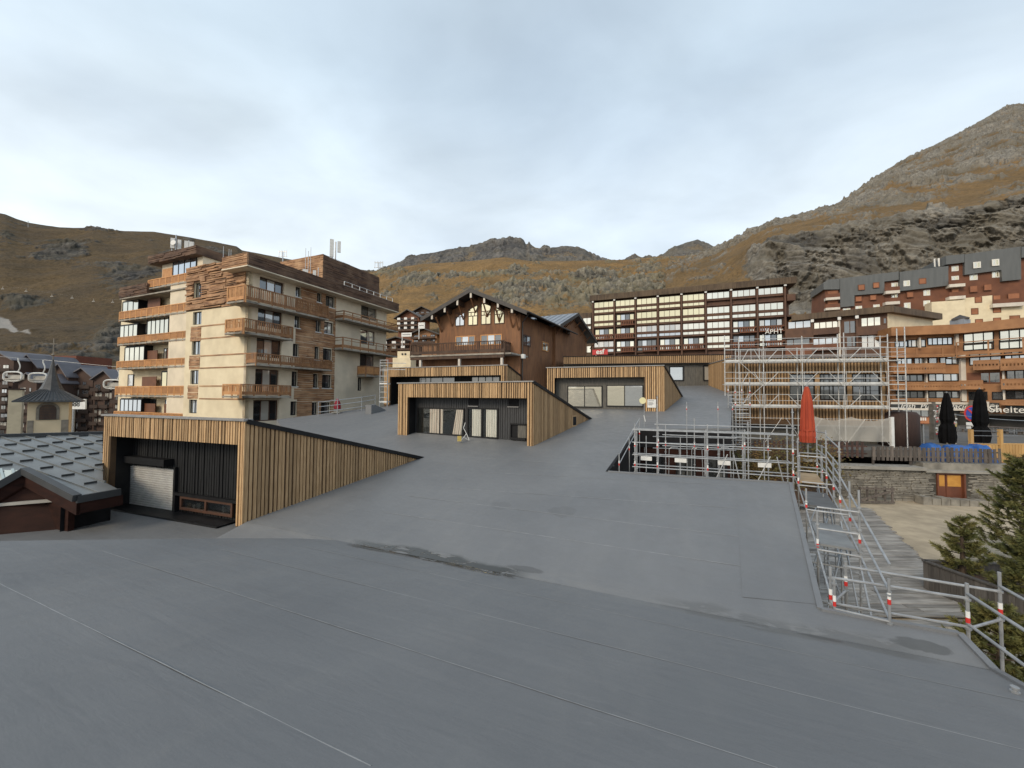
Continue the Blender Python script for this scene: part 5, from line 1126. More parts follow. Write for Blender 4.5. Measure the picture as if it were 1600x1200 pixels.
sign(G2, ZQ7, (310, 805), (360, 885), .4, '', 1, m='white_post', trim=False); sign(G2, ZQ7, (362, 815), (446, 897), .5, 'the\nlodge', .55, trim=False); sign(G2, ZQ7, (500, 842), (720, 912), .5, 'Shelter', 1.2, trim=False, dx=-.7)
for G, Z, p, q in ((G1, ZQ6, (575, 740), (609, 1060)), (G2, ZQ7, (188, 795), (243, 1140)), (G2, ZQ7, (330, 900), (362, 1140))):
    r = G.rect(Z(*p), Z(*q), .4); G.block(T, 'stone_pier', (r[0], r[1], -3.8, r[3]), .02, .6, 'stone_pier')
mb = MB(); G2.box(mb, 2.6, L2, G2.px(*ZQ7(500, 925))[1], G2.px(*ZQ7(500, 912))[1], .06, 2.0); T.part('awning', mb, 'shop_dark')
for a0, a1, z1, m_ in ((1.0, 4.2, -.9, 'glass_half'), (5.0, 8.2, -.9, 'glass_dark'), (10.2, 12.6, -.9, 'glass_half')):
    if a1 < L1: G1.window(T, (a0, a1, -3.4, z1), .14, 'dark_frame', m_, 3, .1)
# things on its roof edge
a, z = G1.px(*ZQ6(800, 110), -2); c = G1.P(a, zt, -2); V = Thing('roof_vent', 'small grey rooftop vent with square cowl on the orange house', 'vent', c); V.part('stack', MB().box(c + Vector((0, 0, .55)), (1.5, 1.5, 1.1), .3), 'roof_metal'); V.part('cowl', MB().lathe(c + Vector((0, 0, 1.1)), [(1.2, 0), (1.2, .15), (.5, .5), (.05, .75)], 4), 'roof_dark')

# ---------------- grey-clad house up the slope
FH = Fac(at(1286, 450, 100), at(1610, 450, 86) - at(1286, 450, 100))
T = Thing('grey_clad_house', 'stepped red-brown apartment house with grey metal upper cladding below the cliff', 'building', FH.P(15, 17))
def ph(x, y, n=0.0): return FH.px(*ZH(x, y), n)
def poly(name, pts, n0, n1, m_):
    mb = MB(); mb.prism([FH.P(*ph(*p, n1), n0) for p in pts], FH.n * (n1 - n0)); return T.part(name, mb, m_)
poly('wall', [(70, 310), (150, 300), (480, 245), (750, 215), (750, 150), (840, 140), (1400, 80), (1400, 560), (60, 560)], -10, 0, 'red_brown')
poly('cream_wall', [(655, 396), (812, 386), (812, 376), (990, 358), (990, 415), (1400, 370), (1400, 560), (655, 560)], 0, .35, 'cream')
r = FH.rect(ZH(655, 395), ZH(745, 520), 3); mb = MB(); FH.box(mb, r[0], r[1] + 3, r[2], r[3], .36, 3); T.part('cream_block', mb, 'cream')
for pts in ([(150, 265), (475, 226), (475, 272), (395, 282), (395, 345), (230, 358), (230, 416), (152, 424)], [(480, 229), (748, 196), (748, 303), (480, 335)], [(838, 132), (1148, 88), (1150, 270), (1045, 280), (1040, 218), (838, 245)], [(735, 140), (836, 130), (836, 176), (735, 188)], [(60, 287), (85, 271), (148, 265), (148, 325), (60, 326)], [(1152, 90), (1400, 70), (1400, 130), (1152, 150)]):
    poly('cladding', pts, -9, .7 if len(pts) > 4 else .9, 'grey_clad')
def hw(p, q, wht, n):
    r = FH.rect(ZH(*p), ZH(*q), n)
    if wht: FH.window(T, r, n, 'window_white', ['glass_bright', 'glass_warm'], 2, .22)
    else:
        FH.window(T, r, n, 'red_brown', 'terracotta', 1, .12, name='shuttered_window')
for p, q in (((165, 430), (208, 452)), ((235, 418), (272, 444)), ((333, 410), (370, 430)), ((433, 290), (470, 326)), ((433, 350), (470, 383)), ((503, 400), (540, 436)), ((610, 330), (648, 358)), ((610, 388), (648, 416)), ((765, 253), (807, 281)), ((865, 245), (910, 272)), ((988, 228), (1032, 258)), ((765, 198), (805, 223))): hw(p, q, 1, .08)
for p, q in (((500, 278), (537, 306)), ((885, 175), (928, 206)), ((988, 160), (1030, 193))): hw(p, q, 1, .95)
for p, q in (((250, 300), (288, 328)), ((332, 288), (368, 316)), ((585, 265), (627, 294))): hw(p, q, 0, .95)
for p, q in (((235, 365), (272, 391)), ((315, 357), (352, 383)), ((518, 340), (558, 368)), ((765, 320), (808, 340)), ((80, 335), (140, 355)), ((80, 385), (140, 405)), ((865, 305), (912, 339)), ((943, 297), (990, 329)), ((893, 367), (935, 398)), ((873, 430), (915, 463)), ((993, 357), (1040, 386)), ((1075, 347), (1145, 380)), ((993, 420), (1040, 453)), ((1085, 470), (1145, 500)), ((895, 490), (940, 520)), ((995, 482), (1040, 510))): hw(p, q, 0, .42)
for p, q in (((400, 335), (480, 345)), ((400, 395), (480, 406)), ((752, 298), (840, 308)), ((752, 365), (842, 376)), ((72, 372), (150, 380)), ((72, 428), (150, 436)), ((992, 405), (1165, 415))):
    r = FH.rect(ZH(*p), ZH(*q), 1.3); mb = MB(); FH.box(mb, r[0], r[1], r[2], r[3], 0, 1.4); b = T.part('balcony', mb, 'white_post'); mb = MB(); FH.box(mb, r[0], r[1], r[3], r[3] + .95, 1.28, 1.36); T.part('balustrade', mb, 'red_brown', b)
c = FH.P(*ph(706, 178, -1), -1); Sg = Thing('roof_letters', 'white upright letters standing on the grey-clad roof', 'sign', c - Vector((0, 0, 2.2))); text(Sg, 'IIE', c, FH.rz, 2.9, 'letter_white', None, 'lettering', .1)
Sg.part('frame', MB().bar(c + Vector((-1, .2, -2.2)), c + Vector((-1, .2, 1)), .1, .1).bar(c + Vector((1, .1, -2.2)), c + Vector((1, .1, 1)), .1, .1).bar(c + Vector((-1.2, .2, -1.1)), c + Vector((1.2, .1, -1.1)), .1, .1), 'galvanised')
# ================================================================== left: sheet-metal chalet roof, church tower, far blocks, lifts
mat('sheet_roof', (0.205, 0.215, 0.215), (0.155, 0.162, 0.162), scale=1.1, rough=.42, metal=.35, c3=(0.11, 0.115, 0.11), scale3=.8, amt3=.6, bump=.15, bscale=3)
mat('sheet_bright', (0.50, 0.56, 0.54), (0.42, 0.47, 0.45), scale=1, rough=.4, metal=.3)
mat('verge_dark', (0.03, 0.032, 0.034), (0.045, 0.047, 0.05), scale=2, rough=.5)
mat('red_timber', (0.034, 0.013, 0.009), (0.02, 0.008, 0.006), scale=2, stretch=(1, 1, 3), rough=.75, spec=.15)
mat('slate', (0.035, 0.038, 0.042), (0.055, 0.058, 0.062), scale=4, rough=.5)
mat('church_wall', (0.62, 0.52, 0.36), (0.55, 0.46, 0.315), scale=1, rough=.9, c3=(0.45, 0.37, 0.26), scale3=.4, amt3=.5)
mat('quoin', (0.24, 0.215, 0.18), (0.16, 0.145, 0.12), scale=2.5, rough=.9)
mat('block_brown', (0.075, 0.042, 0.03), (0.055, 0.032, 0.024), scale=.3, rough=.85)
mat('block_wood', (0.048, 0.03, 0.022), (0.035, 0.022, 0.017), scale=.5, rough=.85)
mat('brick_red', (0.17, 0.058, 0.034), (0.14, 0.048, 0.03), scale=.4, rough=.85)
mat('slate_purple', (0.13, 0.125, 0.14), (0.10, 0.097, 0.11), scale=.3, rough=.6)
mat('dull_white', (0.42, 0.40, 0.36), (0.32, 0.3, 0.27), scale=2, rough=.7)

# sheet roof plane through three sighted points
E1, E2, RP = at(188, 766, 13.0), at(120, 778, 12.0), at(80, 681.5, 17.5)
nrm = (E1 - E2).cross(RP - E2).normalized(); nrm = nrm if nrm.z > 0 else -nrm; kk = nrm.dot(E2)
onr = lambda x, y: on_plane(x, y, nrm, kk)
T = Thing('sheet_roof_chalet', 'low chalet with grey sheet-metal roof and dark red gable at the left edge', 'building', Vector((E2.x, E2.y, -5)))
rl_, rr_ = onr(-260, 690), onr(160, 677.5); e_l = onr(-260, 838)
mb = MB(); q = [E2, E1, onr(161, 752), onr(160, 677.5), rl_, onr(-260, 760), onr(38, 735)]; mb.prism(q, (0, 0, -.12)); mr_ = T.part('roof_slope', mb, 'sheet_roof')
# each sheet strip has a raised standing joint; snow stops sit on the strips
fall = (E1 - rr_) - nrm * 0; fd = (E1 - E2).normalized(); up = (Vector((0, 0, 1)) - nrm * nrm.z).normalized()
sd = nrm.cross(up).normalized(); sd = sd if sd.x > 0 else -sd
pts2 = lambda p: ((p - E2).dot(sd), (p - E2).dot(up))
P2 = [pts2(p) for p in q]
def span(a):
    ys = []
    for (x0, y0), (x1, y1) in zip(P2, P2[1:] + P2[:1]):
        if (x0 - a) * (x1 - a) < 0: ys.append(y0 + (y1 - y0) * (a - x0) / (x1 - x0))
    return (min(ys), max(ys)) if len(ys) >= 2 else None
a = min(p[0] for p in P2) + .3; rgt = max(p[0] for p in P2); k = 0
while a < rgt:
    s_ = span(a)
    if s_ and s_[1] - s_[0] > .3:
        A, B = E2 + sd * a + up * s_[0], E2 + sd * a + up * s_[1]; mb = MB(); mb.bar(A + nrm * .018, B + nrm * .018, .05, .045); T.part('standing_joint', mb, 'sheet_roof', mr_)
        j = .35 + (k % 3) * .42
        while j < s_[1] - s_[0]:
            c = E2 + sd * (a + .3) + up * (s_[0] + j)
            h = span(a + .3)
            if h and h[0] + .1 < s_[0] + j < h[1] - .1:
                mb = MB(); mb.bar(c - sd * .16 + nrm * .03, c + sd * .16 + nrm * .03, .04, .07); T.part('snow_stop', mb, 'verge_dark', mr_)
            j += 1.25
    a += .62; k += 1
mb = MB(); mb.bar(rl_ + nrm * .05, rr_ + nrm * .05, .25, .12); T.part('ridge_cap', mb, 'verge_dark')
mb = MB(); mb.bar(E2 - Vector((0, 0, .05)), E1 - Vector((0, 0, .05)), .10, .22); T.part('gutter', mb, 'verge_dark')
mb = MB(); d_ = (E1 - E2).normalized(); b = AU * -1.3 + AV * .1; mb.prism([E2 + b - Vector((0, 0, .16)), E1 + b - Vector((0, 0, .16)), E1 + b - Vector((0, 0, 1.5)), E2 + b - Vector((0, 0, 1.5))], AV * .2); T.part('wall', mb, 'black_wall')  # painted black as the deep shadow below the eave
mb = MB(); mb.prism([E2 - Vector((0, 0, .17)), E1 - Vector((0, 0, .17)), E1 - Vector((0, 0, .5)), E2 - Vector((0, 0, .5))], AV * .08); T.part('fascia', mb, 'red_timber')
# front gable
AP = at(38, 735, 12.9); GL = at(-120, 826, 11.6)
for A, B in ((E2, AP), (AP, GL)):
    mb = MB(); mb.bar(A, B, .2, .2); v_ = T.part('verge', mb, 'verge_dark'); mb = MB(); o = Vector((0, 0, -.12)); mb.prism([A + o, B + o, B + o * 4.4, A + o * 4.4], AV * .1); T.part('barge_board', mb, 'red_timber', v_)
TL3 = at(-120, 731, 14.0); mb = MB(); mb.prism([GL, AP, TL3], (0, 0, -.1)); lf = T.part('roof_slope', mb, 'sheet_bright')
for k in range(1, 9):
    f = k / 9; A, B = AP.lerp(GL, f) + Vector((0, 0, .03)), AP.lerp(TL3, f) + Vector((0, 0, .03)); mb = MB(); mb.bar(A, B, .06, .05); T.part('roof_rib', mb, 'sheet_bright', lf)
mb = MB(); w0 = AV * .3; Em = AP.lerp(E2, .62); mb.prism([GL + w0 + Vector((0, 0, -.3)), AP + w0 + Vector((0, 0, -.3)), Em + w0 + Vector((0, 0, -.3)), Vector((Em.x, Em.y, -5.2)) + w0, Vector((GL.x, GL.y, -5.2)) + w0], AV * .15); T.part('gable_wall', mb, 'red_timber')
mb = MB(); z = Vector((0, 0, 1)); l_ = AP.lerp(GL, .9) + AV * .8; r_ = AP.lerp(E2, .55) + AV * .8; mb.bar(Vector((l_.x, l_.y, -3.62)), Vector((r_.x, r_.y, -3.5)), .12, .09); T.part('rail', mb, 'dull_white')

# church bell tower
Yc = 38.0; FT = Fac(at(43, 650, 33.0), (math.cos(R_(44)), math.sin(R_(44))))
T = Thing('bell_tower', 'cream church bell tower with slate spire and arched louvre opening', 'tower', FT.P(2, -9))
r = FT.rect(ZC(137, 465), ZC(334, 640)); a0, a1, z0, z1 = r; z0 = -10; wd = a1 - a0; cx = (a0 + a1) / 2
mb = MB(); FT.box(mb, a0, a1, z0, z1 + .1, -wd, 0); T.part('shaft', mb, 'church_wall')
o0, o1, oz0, oz1 = FT.rect(ZC(196, 480), ZC(278, 555)); rad = (o1 - o0) / 2
def arch(o0, o1, z0, z1, k=10): 
    c = (o0 + o1) / 2; R = (o1 - o0) / 2; return [(o0, z0), (o1, z0)] + [(c + R * math.cos(t * math.pi / k), z1 - R * .9 + R * .9 * math.sin(t * math.pi / k)) for t in range(k + 1)]
mb = MB(); mb.prism([FT.P(x, y, .0) for x, y in arch(o0 - .18, o1 + .18, oz0, oz1 + .18)], FT.n * .08); fr_ = T.part('arch_surround', mb, 'quoin')
mb = MB(); mb.prism([FT.P(x, y, .08) for x, y in arch(o0, o1, oz0 + .02, oz1)], FT.n * .02); T.part('arch_shade', mb, 'shop_dark', fr_)  # dark plate painted as the shade inside the arch
for k in range(9):
    z = oz0 + .1 + k * (oz1 - oz0) / 10; hw_ = rad if z < oz1 - rad * .9 else rad * math.sqrt(max(.05, 1 - ((z - oz1 + rad * .9) / (rad * .9)) ** 2)); FT.block(T, 'louvre', (cx * 0 + (o0 + o1) / 2 - hw_ + .03, (o0 + o1) / 2 + hw_ - .03, z, z + .09), .1, .14, 'chalet_dark', fr_)
for p, q in (((137, 560), (162, 660)), ((305, 556), (334, 660))):
    r = FT.rect(ZC(*p), ZC(*q)); FT.block(T, 'quoin', (r[0] - .02, r[1], -9, r[3]), -.2, .04, 'quoin')
cz = FT.P(cx, 0, -wd / 2); zE = FT.px(*ZC(240, 462), .6)[1]; zK = FT.px(*ZC(258, 408), -wd / 2)[1]; zS = FT.px(*ZC(258, 258), -wd / 2)[1]; hw_ = wd / 2 + .75
def pyr(mb, h0, z0, h1, z1):
    b = [cz + FT.d * (sx * h0) + FT.n * (sy * h0) + Vector((0, 0, z0)) for sx, sy in ((-1, 1), (1, 1), (1, -1), (-1, -1))]; t = [cz + FT.d * (sx * h1) + FT.n * (sy * h1) + Vector((0, 0, z1)) for sx, sy in ((-1, 1), (1, 1), (1, -1), (-1, -1))]
    mb.hexa(b + t)
mb = MB(); pyr(mb, hw_, zE - .12, hw_, zE); pyr(mb, hw_, zE + .001, .62, zK); T.part('skirt_roof', mb, 'slate')
for k in range(-7, 8):
    mb = MB(); f = k / 7.5; mb.bar(cz + FT.d * (f * hw_) + FT.n * hw_ + Vector((0, 0, zE + .03)), cz + FT.d * (f * .62) + FT.n * .62 + Vector((0, 0, zK + .03)), .05, .05); T.part('roof_rib', mb, 'slate')
mb = MB(); mb.lathe(cz + Vector((0, 0, zK - .2)), [(.85, 0), (.62, .5), (.3, (zS - zK) * .55), (.04, zS - zK + .2)], 8); T.part('spire', mb, 'slate')
mb = MB(); mb.tube(cz + Vector((0, 0, zS - .2)), cz + Vector((0, 0, zS + 1.9)), .04); mb.tube(cz + Vector((-.35, 0, zS + 1.4)), cz + Vector((.35, 0, zS + 1.4)), .035); mb.lathe(cz + Vector((0, 0, zS + .3)), [(.02, 0), (.14, .12), (.02, .25)], 8); T.part('cross', mb, 'quoin')
c = at(*ZC(366, 478), 46); K = Thing('small_plate_sign', 'small white plate sign beside the bell tower', 'sign', c - Vector((0, 0, 12))); pl_ = K.part('plate', MB().box(c, (3.2, .15, 1.2), -.1), 'white_paint'); K.part('post', MB().tube(c - Vector((0, 0, 12)), c - Vector((0, 0, .6)), .12), 'galvanised')
text(K, '888', c + Vector((.2, -.12, .0)), -.1, .9, 'sign_black', pl_)

# far apartment blocks in the valley, each with its floors of balconies
def far_block(label, x0, x1, yroof, yeave, floors, Y, m_='block_brown', gable=True, seed=1, ytop=None, cream=None):
    F = Fac(at((x0) * .31646, 600, Y), (1, -.12)); a0, _ = F.px(*ZC(x0, 400)); a1, _ = F.px(*ZC(x1, 400)); ze = F.px(*ZC((x0 + x1) / 2, yeave))[1]; zr = F.px(*ZC((x0 + x1) / 2, yroof))[1]; zb = -24
    T = Thing('valley_block', label, 'building', F.P((a0 + a1) / 2, zb), 'apartment blocks down in the valley'); rnd = random.Random(seed); mid = (a0 + a1) / 2 + (a1 - a0) * .1
    mb = MB(); mb.prism([F.P(a0, zb, -12), F.P(a1, zb, -12), F.P(a1, ze, -12)] + ([F.P(mid, zr, -12)] if gable else []) + [F.P(a0, ze, -12)], F.n * 12); T.part('wall', mb, m_)
    if gable:
        for p, q in (((a0 - .5, ze - .2), (mid, zr + .15)), ((mid, zr + .15), (a1 + .5, ze - .2))):
            mb = MB(); mb.prism([F.P(*p, .9), F.P(*q, .9), F.P(*q, -13), F.P(*p, -13)], (0, 0, .35)); T.part('roof_slope', mb, 'slate_purple')
    h = 2.75; nb = max(2, round((a1 - a0) / 5.5)); w = (a1 - a0) / nb
    for f in range(floors):
        z = ze - 1.0 - h * (f + 1)
        for b in range(nb):
            l, r = a0 + w * b + .4, a0 + w * (b + 1) - .4; d = rnd.choice((.8, 1.3, 1.3))
            F.window(T, (l + .3, l + (r - l) * rnd.uniform(.45, .8), z + .3, z + 2.2), .06, 'block_wood', rnd.choice(['glass_dark', 'glass_curtain', 'glass_dark', 'glass_half']), 2, .12)
            if rnd.random() < .5: F.block(T, 'panel', (r - .9, r - .1, z + .3, z + 2.2), .02, .06, 'dull_white')
            mb = MB(); F.box(mb, l, r, z - .05, z + 1.0, d - .1, d); F.box(mb, l, r, z - .15, z - .051, 0, d); T.part('balcony', mb, 'block_wood')
    return T, F
far_block('brown valley block at the far left, half cut by the frame', -120, 62, 222, 262, 9, 132, seed=2)
far_block('brown valley block behind the left chairs, with grey gable roof', 64, 190, 240, 300, 9, 136, seed=3)
far_block('tall brick-red valley block behind the church spire', 180, 370, 215, 240, 9, 150, 'brick_red', False, seed=4)
far_block('brown valley block just right of the church spire', 236, 335, 285, 345, 8, 128, seed=5)
far_block('brown valley block with pale roof light right of the bell tower', 338, 458, 305, 345, 8, 130, seed=6)
far_block('brown valley block between bell tower and cream apartment tower', 462, 560, 318, 358, 8, 128, seed=7)
far_block('brown valley block partly hidden by the cream apartment tower', 562, 690, 328, 372, 7, 124, seed=8)
far_block('brown valley block low down behind the bell tower roof', 90, 180, 330, 372, 7, 120, seed=9)
F = Fac(at(18, 600, 104), (math.cos(R_(48)), math.sin(R_(48)))); a0, a1, z0, z1 = F.rect(ZC(42, 408), ZC(100, 640)); T = Thing('stair_tower', 'plain cream stair tower between the brown valley blocks', 'tower', F.P((a0 + a1) / 2, -24)); mb = MB(); F.box(mb, a0, a1, -24, z1, -6, 0); T.part('shaft', mb, 'church_wall'); mb = MB(); F.box(mb, a0 - .2, a1 + .2, z1, z1 + .4, -6.2, .2); T.part('roof', mb, 'block_wood')

# chairlift chairs on their rope
YL = 44.0; hang = [ZC(90, 262), ZC(213, 270), ZC(580, 305)]
H_ = [at(*p, YL + k * 1.5) for k, p in enumerate(hang)]
d = (H_[2] - H_[0]); far = H_[0] - d * 3; 
R1 = Thing('haul_rope', 'thin steel lift rope carrying the white chairs past the bell tower', 'cable', H_[0]); up1 = Vector((0, 0, .25))
mb = MB(); pts = [H_[0] - d * 2.0] + H_ + [H_[2] + d * 1.2]
for p, q in zip(pts[:-1], pts[1:]): mb.tube(p + up1, q + up1, .018, 5)
R1.part('rope', mb, 'galvanised')
for i, (p, lbl) in enumerate(zip(H_, ('white chairlift chair furthest left, above the cream stair tower', 'white chairlift chair just left of the church spire', 'white chairlift chair half behind the cream apartment tower'))):
    Ch = Thing('lift_chair', lbl, 'chairlift chair', p, 'empty chairs on the lift rope'); dx_ = -.55
    mb = MB(); mb.tube(p + up1, p + Vector((.02, 0, -.15)), .06); prev = p + Vector((.02, 0, -.1))
    for k in range(1, 9):
        t = k / 8; c = p + Vector((.25 * math.sin(t * 3.1), 0, -.1 - 1.25 * t)); mb.tube(prev, c, .055); prev = c
    Ch.part('hanger', mb, 'antenna_white')
    c = prev + Vector((dx_, 0, -.5)); mb = MB(); n = 20; ring = [c + Vector((1.05 * math.copysign(abs(math.cos(2 * math.pi * k / n)) ** .6, math.cos(2 * math.pi * k / n)), 0, .52 * math.copysign(abs(math.sin(2 * math.pi * k / n)) ** .6, math.sin(2 * math.pi * k / n)))) for k in range(n)]
    for k in range(n): mb.tube(ring[k], ring[(k + 1) % n], .09, 6)
    Ch.part('frame', mb, 'antenna_white')
    mb = MB(); mb.box(c + Vector((0, .1, -.3)), (1.8, .5, .12)); mb.box(c + Vector((0, .32, -.02)), (1.8, .08, .45)); Ch.part('seat', mb, 'dull_white')
# small lift chairs across the hillside
for i, (x, y, ord_) in enumerate(((19, 608, 'leftmost'), (188, 625, 'second'), (373, 662, 'third'), (520, 674, 'fourth'), (674, 698, 'fifth'), (812, 705, 'sixth'))):
    px_ = ZM(x, y); p = at(*px_, 330); Ch = Thing('distant_chair', f'{ord_} tiny white lift chair from the left across the dark hillside', 'chairlift chair', p, 'tiny chairs on the hillside lift')
    Ch.part('hanger', MB().tube(p + Vector((0, 0, 2.6)), p + Vector((0, 0, .5)), .08), 'dull_white'); mb = MB(); mb.box(p, (2.2, .5, .35)); mb.bar(p + Vector((-1, 0, .1)), p + Vector((0, 0, 1.2)), .15, .15); mb.bar(p + Vector((1, 0, .1)), p + Vector((0, 0, 1.2)), .15, .15); Ch.part('seat', mb, 'dull_white')
pts = [at(*ZM(x, y), 330) + Vector((0, 0, 2.6)) for x, y in ((-300, 590), (19, 608), (188, 625), (373, 662), (520, 674), (674, 698), (812, 705), (1000, 715))]
R2 = Thing('lift_rope', 'fine lift rope crossing the dark hillside with tiny chairs', 'cable', pts[1]); mb = MB()
for p, q in zip(pts[:-1], pts[1:]): mb.tube(p, q, .01, 4)
R2.part('rope', mb, 'galvanised')
# lift pylons on the skyline
for (x, y0, y1, Y, lbl) in ((442, 391, 410, 560, 'grey lift pylon above the tower roof on the skyline'), (592, 408, 428, 540, 'grey lift pylon on the ridge right of the tower'), (44, 345, 350, 650, 'tiny mast on the crest of the left hill')):
    p, q = at(x, y1, Y), at(x, y0, Y); Py = Thing('lift_pylon', lbl, 'pylon', p - Vector((0, 0, 6)), 'lift pylons on the skyline'); h = q.z - p.z
    s_ = 1.0 if x > 100 else .25
    Py.part('mast', MB().tube(p - Vector((0, 0, 6)), q - Vector((0, 0, h * .1)), .9 * s_, 8, .6 * s_), 'galvanised')
    mb = MB(); mb.bar(q + Vector((-6 * s_, 0, -h * .12)), q + Vector((6 * s_, 0, -h * .12)), .7 * s_, .9 * s_)
    for sx in (-5.5, -1.5, 2.5, 5.5): mb.bar(q + Vector((sx * s_, 0, -h * .55)), q + Vector((sx * s_, 0, 0)), .5 * s_, .5 * s_)
    mb.bar(q + Vector((-6.5 * s_, 0, -h * .5)), q + Vector((6.5 * s_, 0, -h * .5)), .5 * s_, .6 * s_); Py.part('crossarm', mb, 'galvanised')

# village chalets seen between tower and chalet
ZV = panel(590, 470, .10834)
def village(label, x0, x1, yr, ye, yb, Y, floors, m_='red_brown', rot=-.25, seed=1, stonebase=None, dots=True):
    F = Fac(at(ZV(x0, 0)[0], 540, Y), (math.cos(rot), math.sin(rot))); a0, _ = F.px(*ZV(x0, ye)); a1, _ = F.px(*ZV(x1, ye)); ze = F.px(*ZV((x0 + x1) / 2, ye))[1]; zr = F.px(*ZV((x0 + x1) / 2, yr))[1]; zb = F.px(*ZV((x0 + x1) / 2, yb))[1]
    T = Thing('village_chalet', label, 'building', F.P((a0 + a1) / 2, zb - 3), 'chalets of the village on the slope'); m = (a0 + a1) / 2; rnd = random.Random(seed)
    mb = MB(); mb.prism([F.P(a0, zb - 4, -9), F.P(a1, zb - 4, -9), F.P(a1, ze, -9), F.P(m, zr, -9), F.P(a0, ze, -9)], F.n * 9); T.part('wall', mb, m_)
    for p, q in (((a0 - 1.2, ze - .6), (m, zr + .2)), ((m, zr + .2), (a1 + 1.2, ze - .6))):
        mb = MB(); mb.prism([F.P(*p, 1.6), F.P(*q, 1.6), F.P(*q, -10), F.P(*p, -10)], (0, 0, .35)); T.part('roof_slope', mb, 'roof_dark')
    h = (ze - zb) / floors; nb = max(3, round((a1 - a0) / 3.2)); w = (a1 - a0) / nb
    for f in range(floors):
        z = ze - h * (f + 1)
        mb = MB(); F.box(mb, a0 + .2, a1 - .2, z + .05, z + h * .38, 1.1, 1.2); F.box(mb, a0 + .2, a1 - .2, z - .05, z + .05, 0, 1.2); T.part('balcony', mb, 'chalet_dark')
        for b in range(nb):
            l = a0 + w * b + w * .2; F.window(T, (l, l + w * .55, z + h * .3, z + h * .85), .08, 'chalet_dark', 'glass_dark', 2, .12)
            if dots: F.block(T, 'white_panel', (l - w * .12, l + w * .3, z + h * .42, z + h * .88), 1.22, 1.3, 'white_paint')
    return T, F
village('tall balconied village chalet with white panels left of the brown chalet', 300, 600, 150, 240, 440, 150, 3, 'red_brown', seed=3)
village('wide village chalet with terrace roof below the tall one', 100, 490, 545, 580, 720, 125, 2, 'red_brown', seed=5)
village('orange timber village chalet tucked against the brown chalet eave', 500, 860, 420, 480, 620, 118, 2, 'orange_facade', seed=7, dots=False)
village('small dark-roofed village house highest on the slope behind', 540, 760, 100, 150, 260, 190, 2, 'chalet_dark', seed=9, dots=False)
F = Fac(at(ZV(230, 0)[0], 540, 112), (1, -.2)); r = F.rect(ZV(232, 730), ZV(470, 830)); Tn = Thing('cream_terrace_wall', 'cream terrace wall with two round windows under the village chalets', 'wall', F.P((r[0] + r[1]) / 2, r[2] - 4)); mb = MB(); F.box(mb, r[0] + 1.2, r[1], r[2], r[3], -3, 0); F.box(mb, r[0], r[1] + .4, r[2] - 5, r[2] + .2, -3, .5); Tn.part('wall', mb, 'cream')
for x in (360, 402):
    a, z = F.px(*ZV(x, 770)); o = MB().lathe((0, 0, 0), [(.3, 0), (.3, .08)], 10); M_ = Matrix.Rotation(R_(90), 3, 'X'); o.v = [tuple(M_ @ Vector(v) + F.P(a, z, .05)) for v in o.v]; Tn.part('round_window', o, 'shop_dark')
F = Fac(at(ZV(560, 0)[0], 540, 110), (1, -.2))
for p, q, t in (((345, 462), (490, 515), ''), ((588, 315), (680, 400), '')):
    r = F.rect(ZV(*p), ZV(*q)); b_ = Thing('white_board', 'white sign board on the terrace of the village chalets' if p[0] < 400 else 'large white board on the village chalet balcony', 'sign', F.P((r[0] + r[1]) / 2, r[2] - 3)); mb = MB(); F.box(mb, r[0], r[1], r[2], r[3], -.1, .05); b_.part('board', mb, 'white_paint'); mb = MB(); F.box(mb, r[0] + .1, r[0] + .3, r[2] - 3, r[2], -.2, -.05); b_.part('post', mb, 'galvanised')
    mb = MB(); F.box(mb, r[0] + .3, r[1] - .3, (r[2] + r[3]) / 2 - .06, (r[2] + r[3]) / 2 + .12, .052, .06); b_.part('print', mb, 'slate_purple')
# ridge behind the photographer, seen only in window reflections
xs = np.linspace(-2600, 2600, 120); A_ = []
for row, (yy, zz_) in enumerate(((-140, -26), (-700, -24), (-1500, 1.0), (-1900, -60))):
    A_.append([(x, yy - 60 * math.sin(x * .004), zz_ if row != 2 else 2 + 62 * float(vnoise(np.float64(x * .0032 + 5), np.float64(0), np.float64(0))) + 14 * float(vnoise(np.float64(x * .009), np.float64(3), np.float64(0)))) for x in xs])
mat('pale_ridge', (0.5, 0.45, 0.37), (0.38, 0.34, 0.28), scale=.01, rough=.95)  # pale tone puts haze and sunlit slopes into the colour
tag(grid_mesh('ridge', np.array(A_), 'pale_ridge', True), kind='structure')

# ================================================================== right: terrace, wall, deck, fence, planting
mat('gravel', (0.46, 0.38, 0.27), (0.34, 0.28, 0.2), scale=1.5, rough=.95, bump=.6, bscale=22, c3=(0.17, 0.14, 0.10), scale3=.35, amt3=.5, detail=10)
mat('asphalt', (0.085, 0.083, 0.08), (0.11, 0.107, 0.10), scale=.8, rough=.9, c3=(0.16, 0.15, 0.14), scale3=.2, amt3=.5)
mat('deck_plank', (0.36, 0.34, 0.315), (0.2, 0.188, 0.172), scale=2.2, stretch=(.5, 5, 5), rough=.85, rnd=.3, bump=.4, bscale=14, c3=(0.09, 0.082, 0.074), scale3=.9, amt3=.55)
mat('old_fence', (0.13, 0.11, 0.095), (0.075, 0.062, 0.055), scale=3, stretch=(4, 4, .5), rough=.85, rnd=.35)
mat('red_fence', (0.075, 0.04, 0.032), (0.05, 0.028, 0.024), scale=3, stretch=(4, 4, .5), rough=.85, rnd=.35)
mat('fresh_wood', (0.50, 0.31, 0.12), (0.42, 0.24, 0.085), scale=3, stretch=(3, 3, .4), rough=.65, rnd=.15)
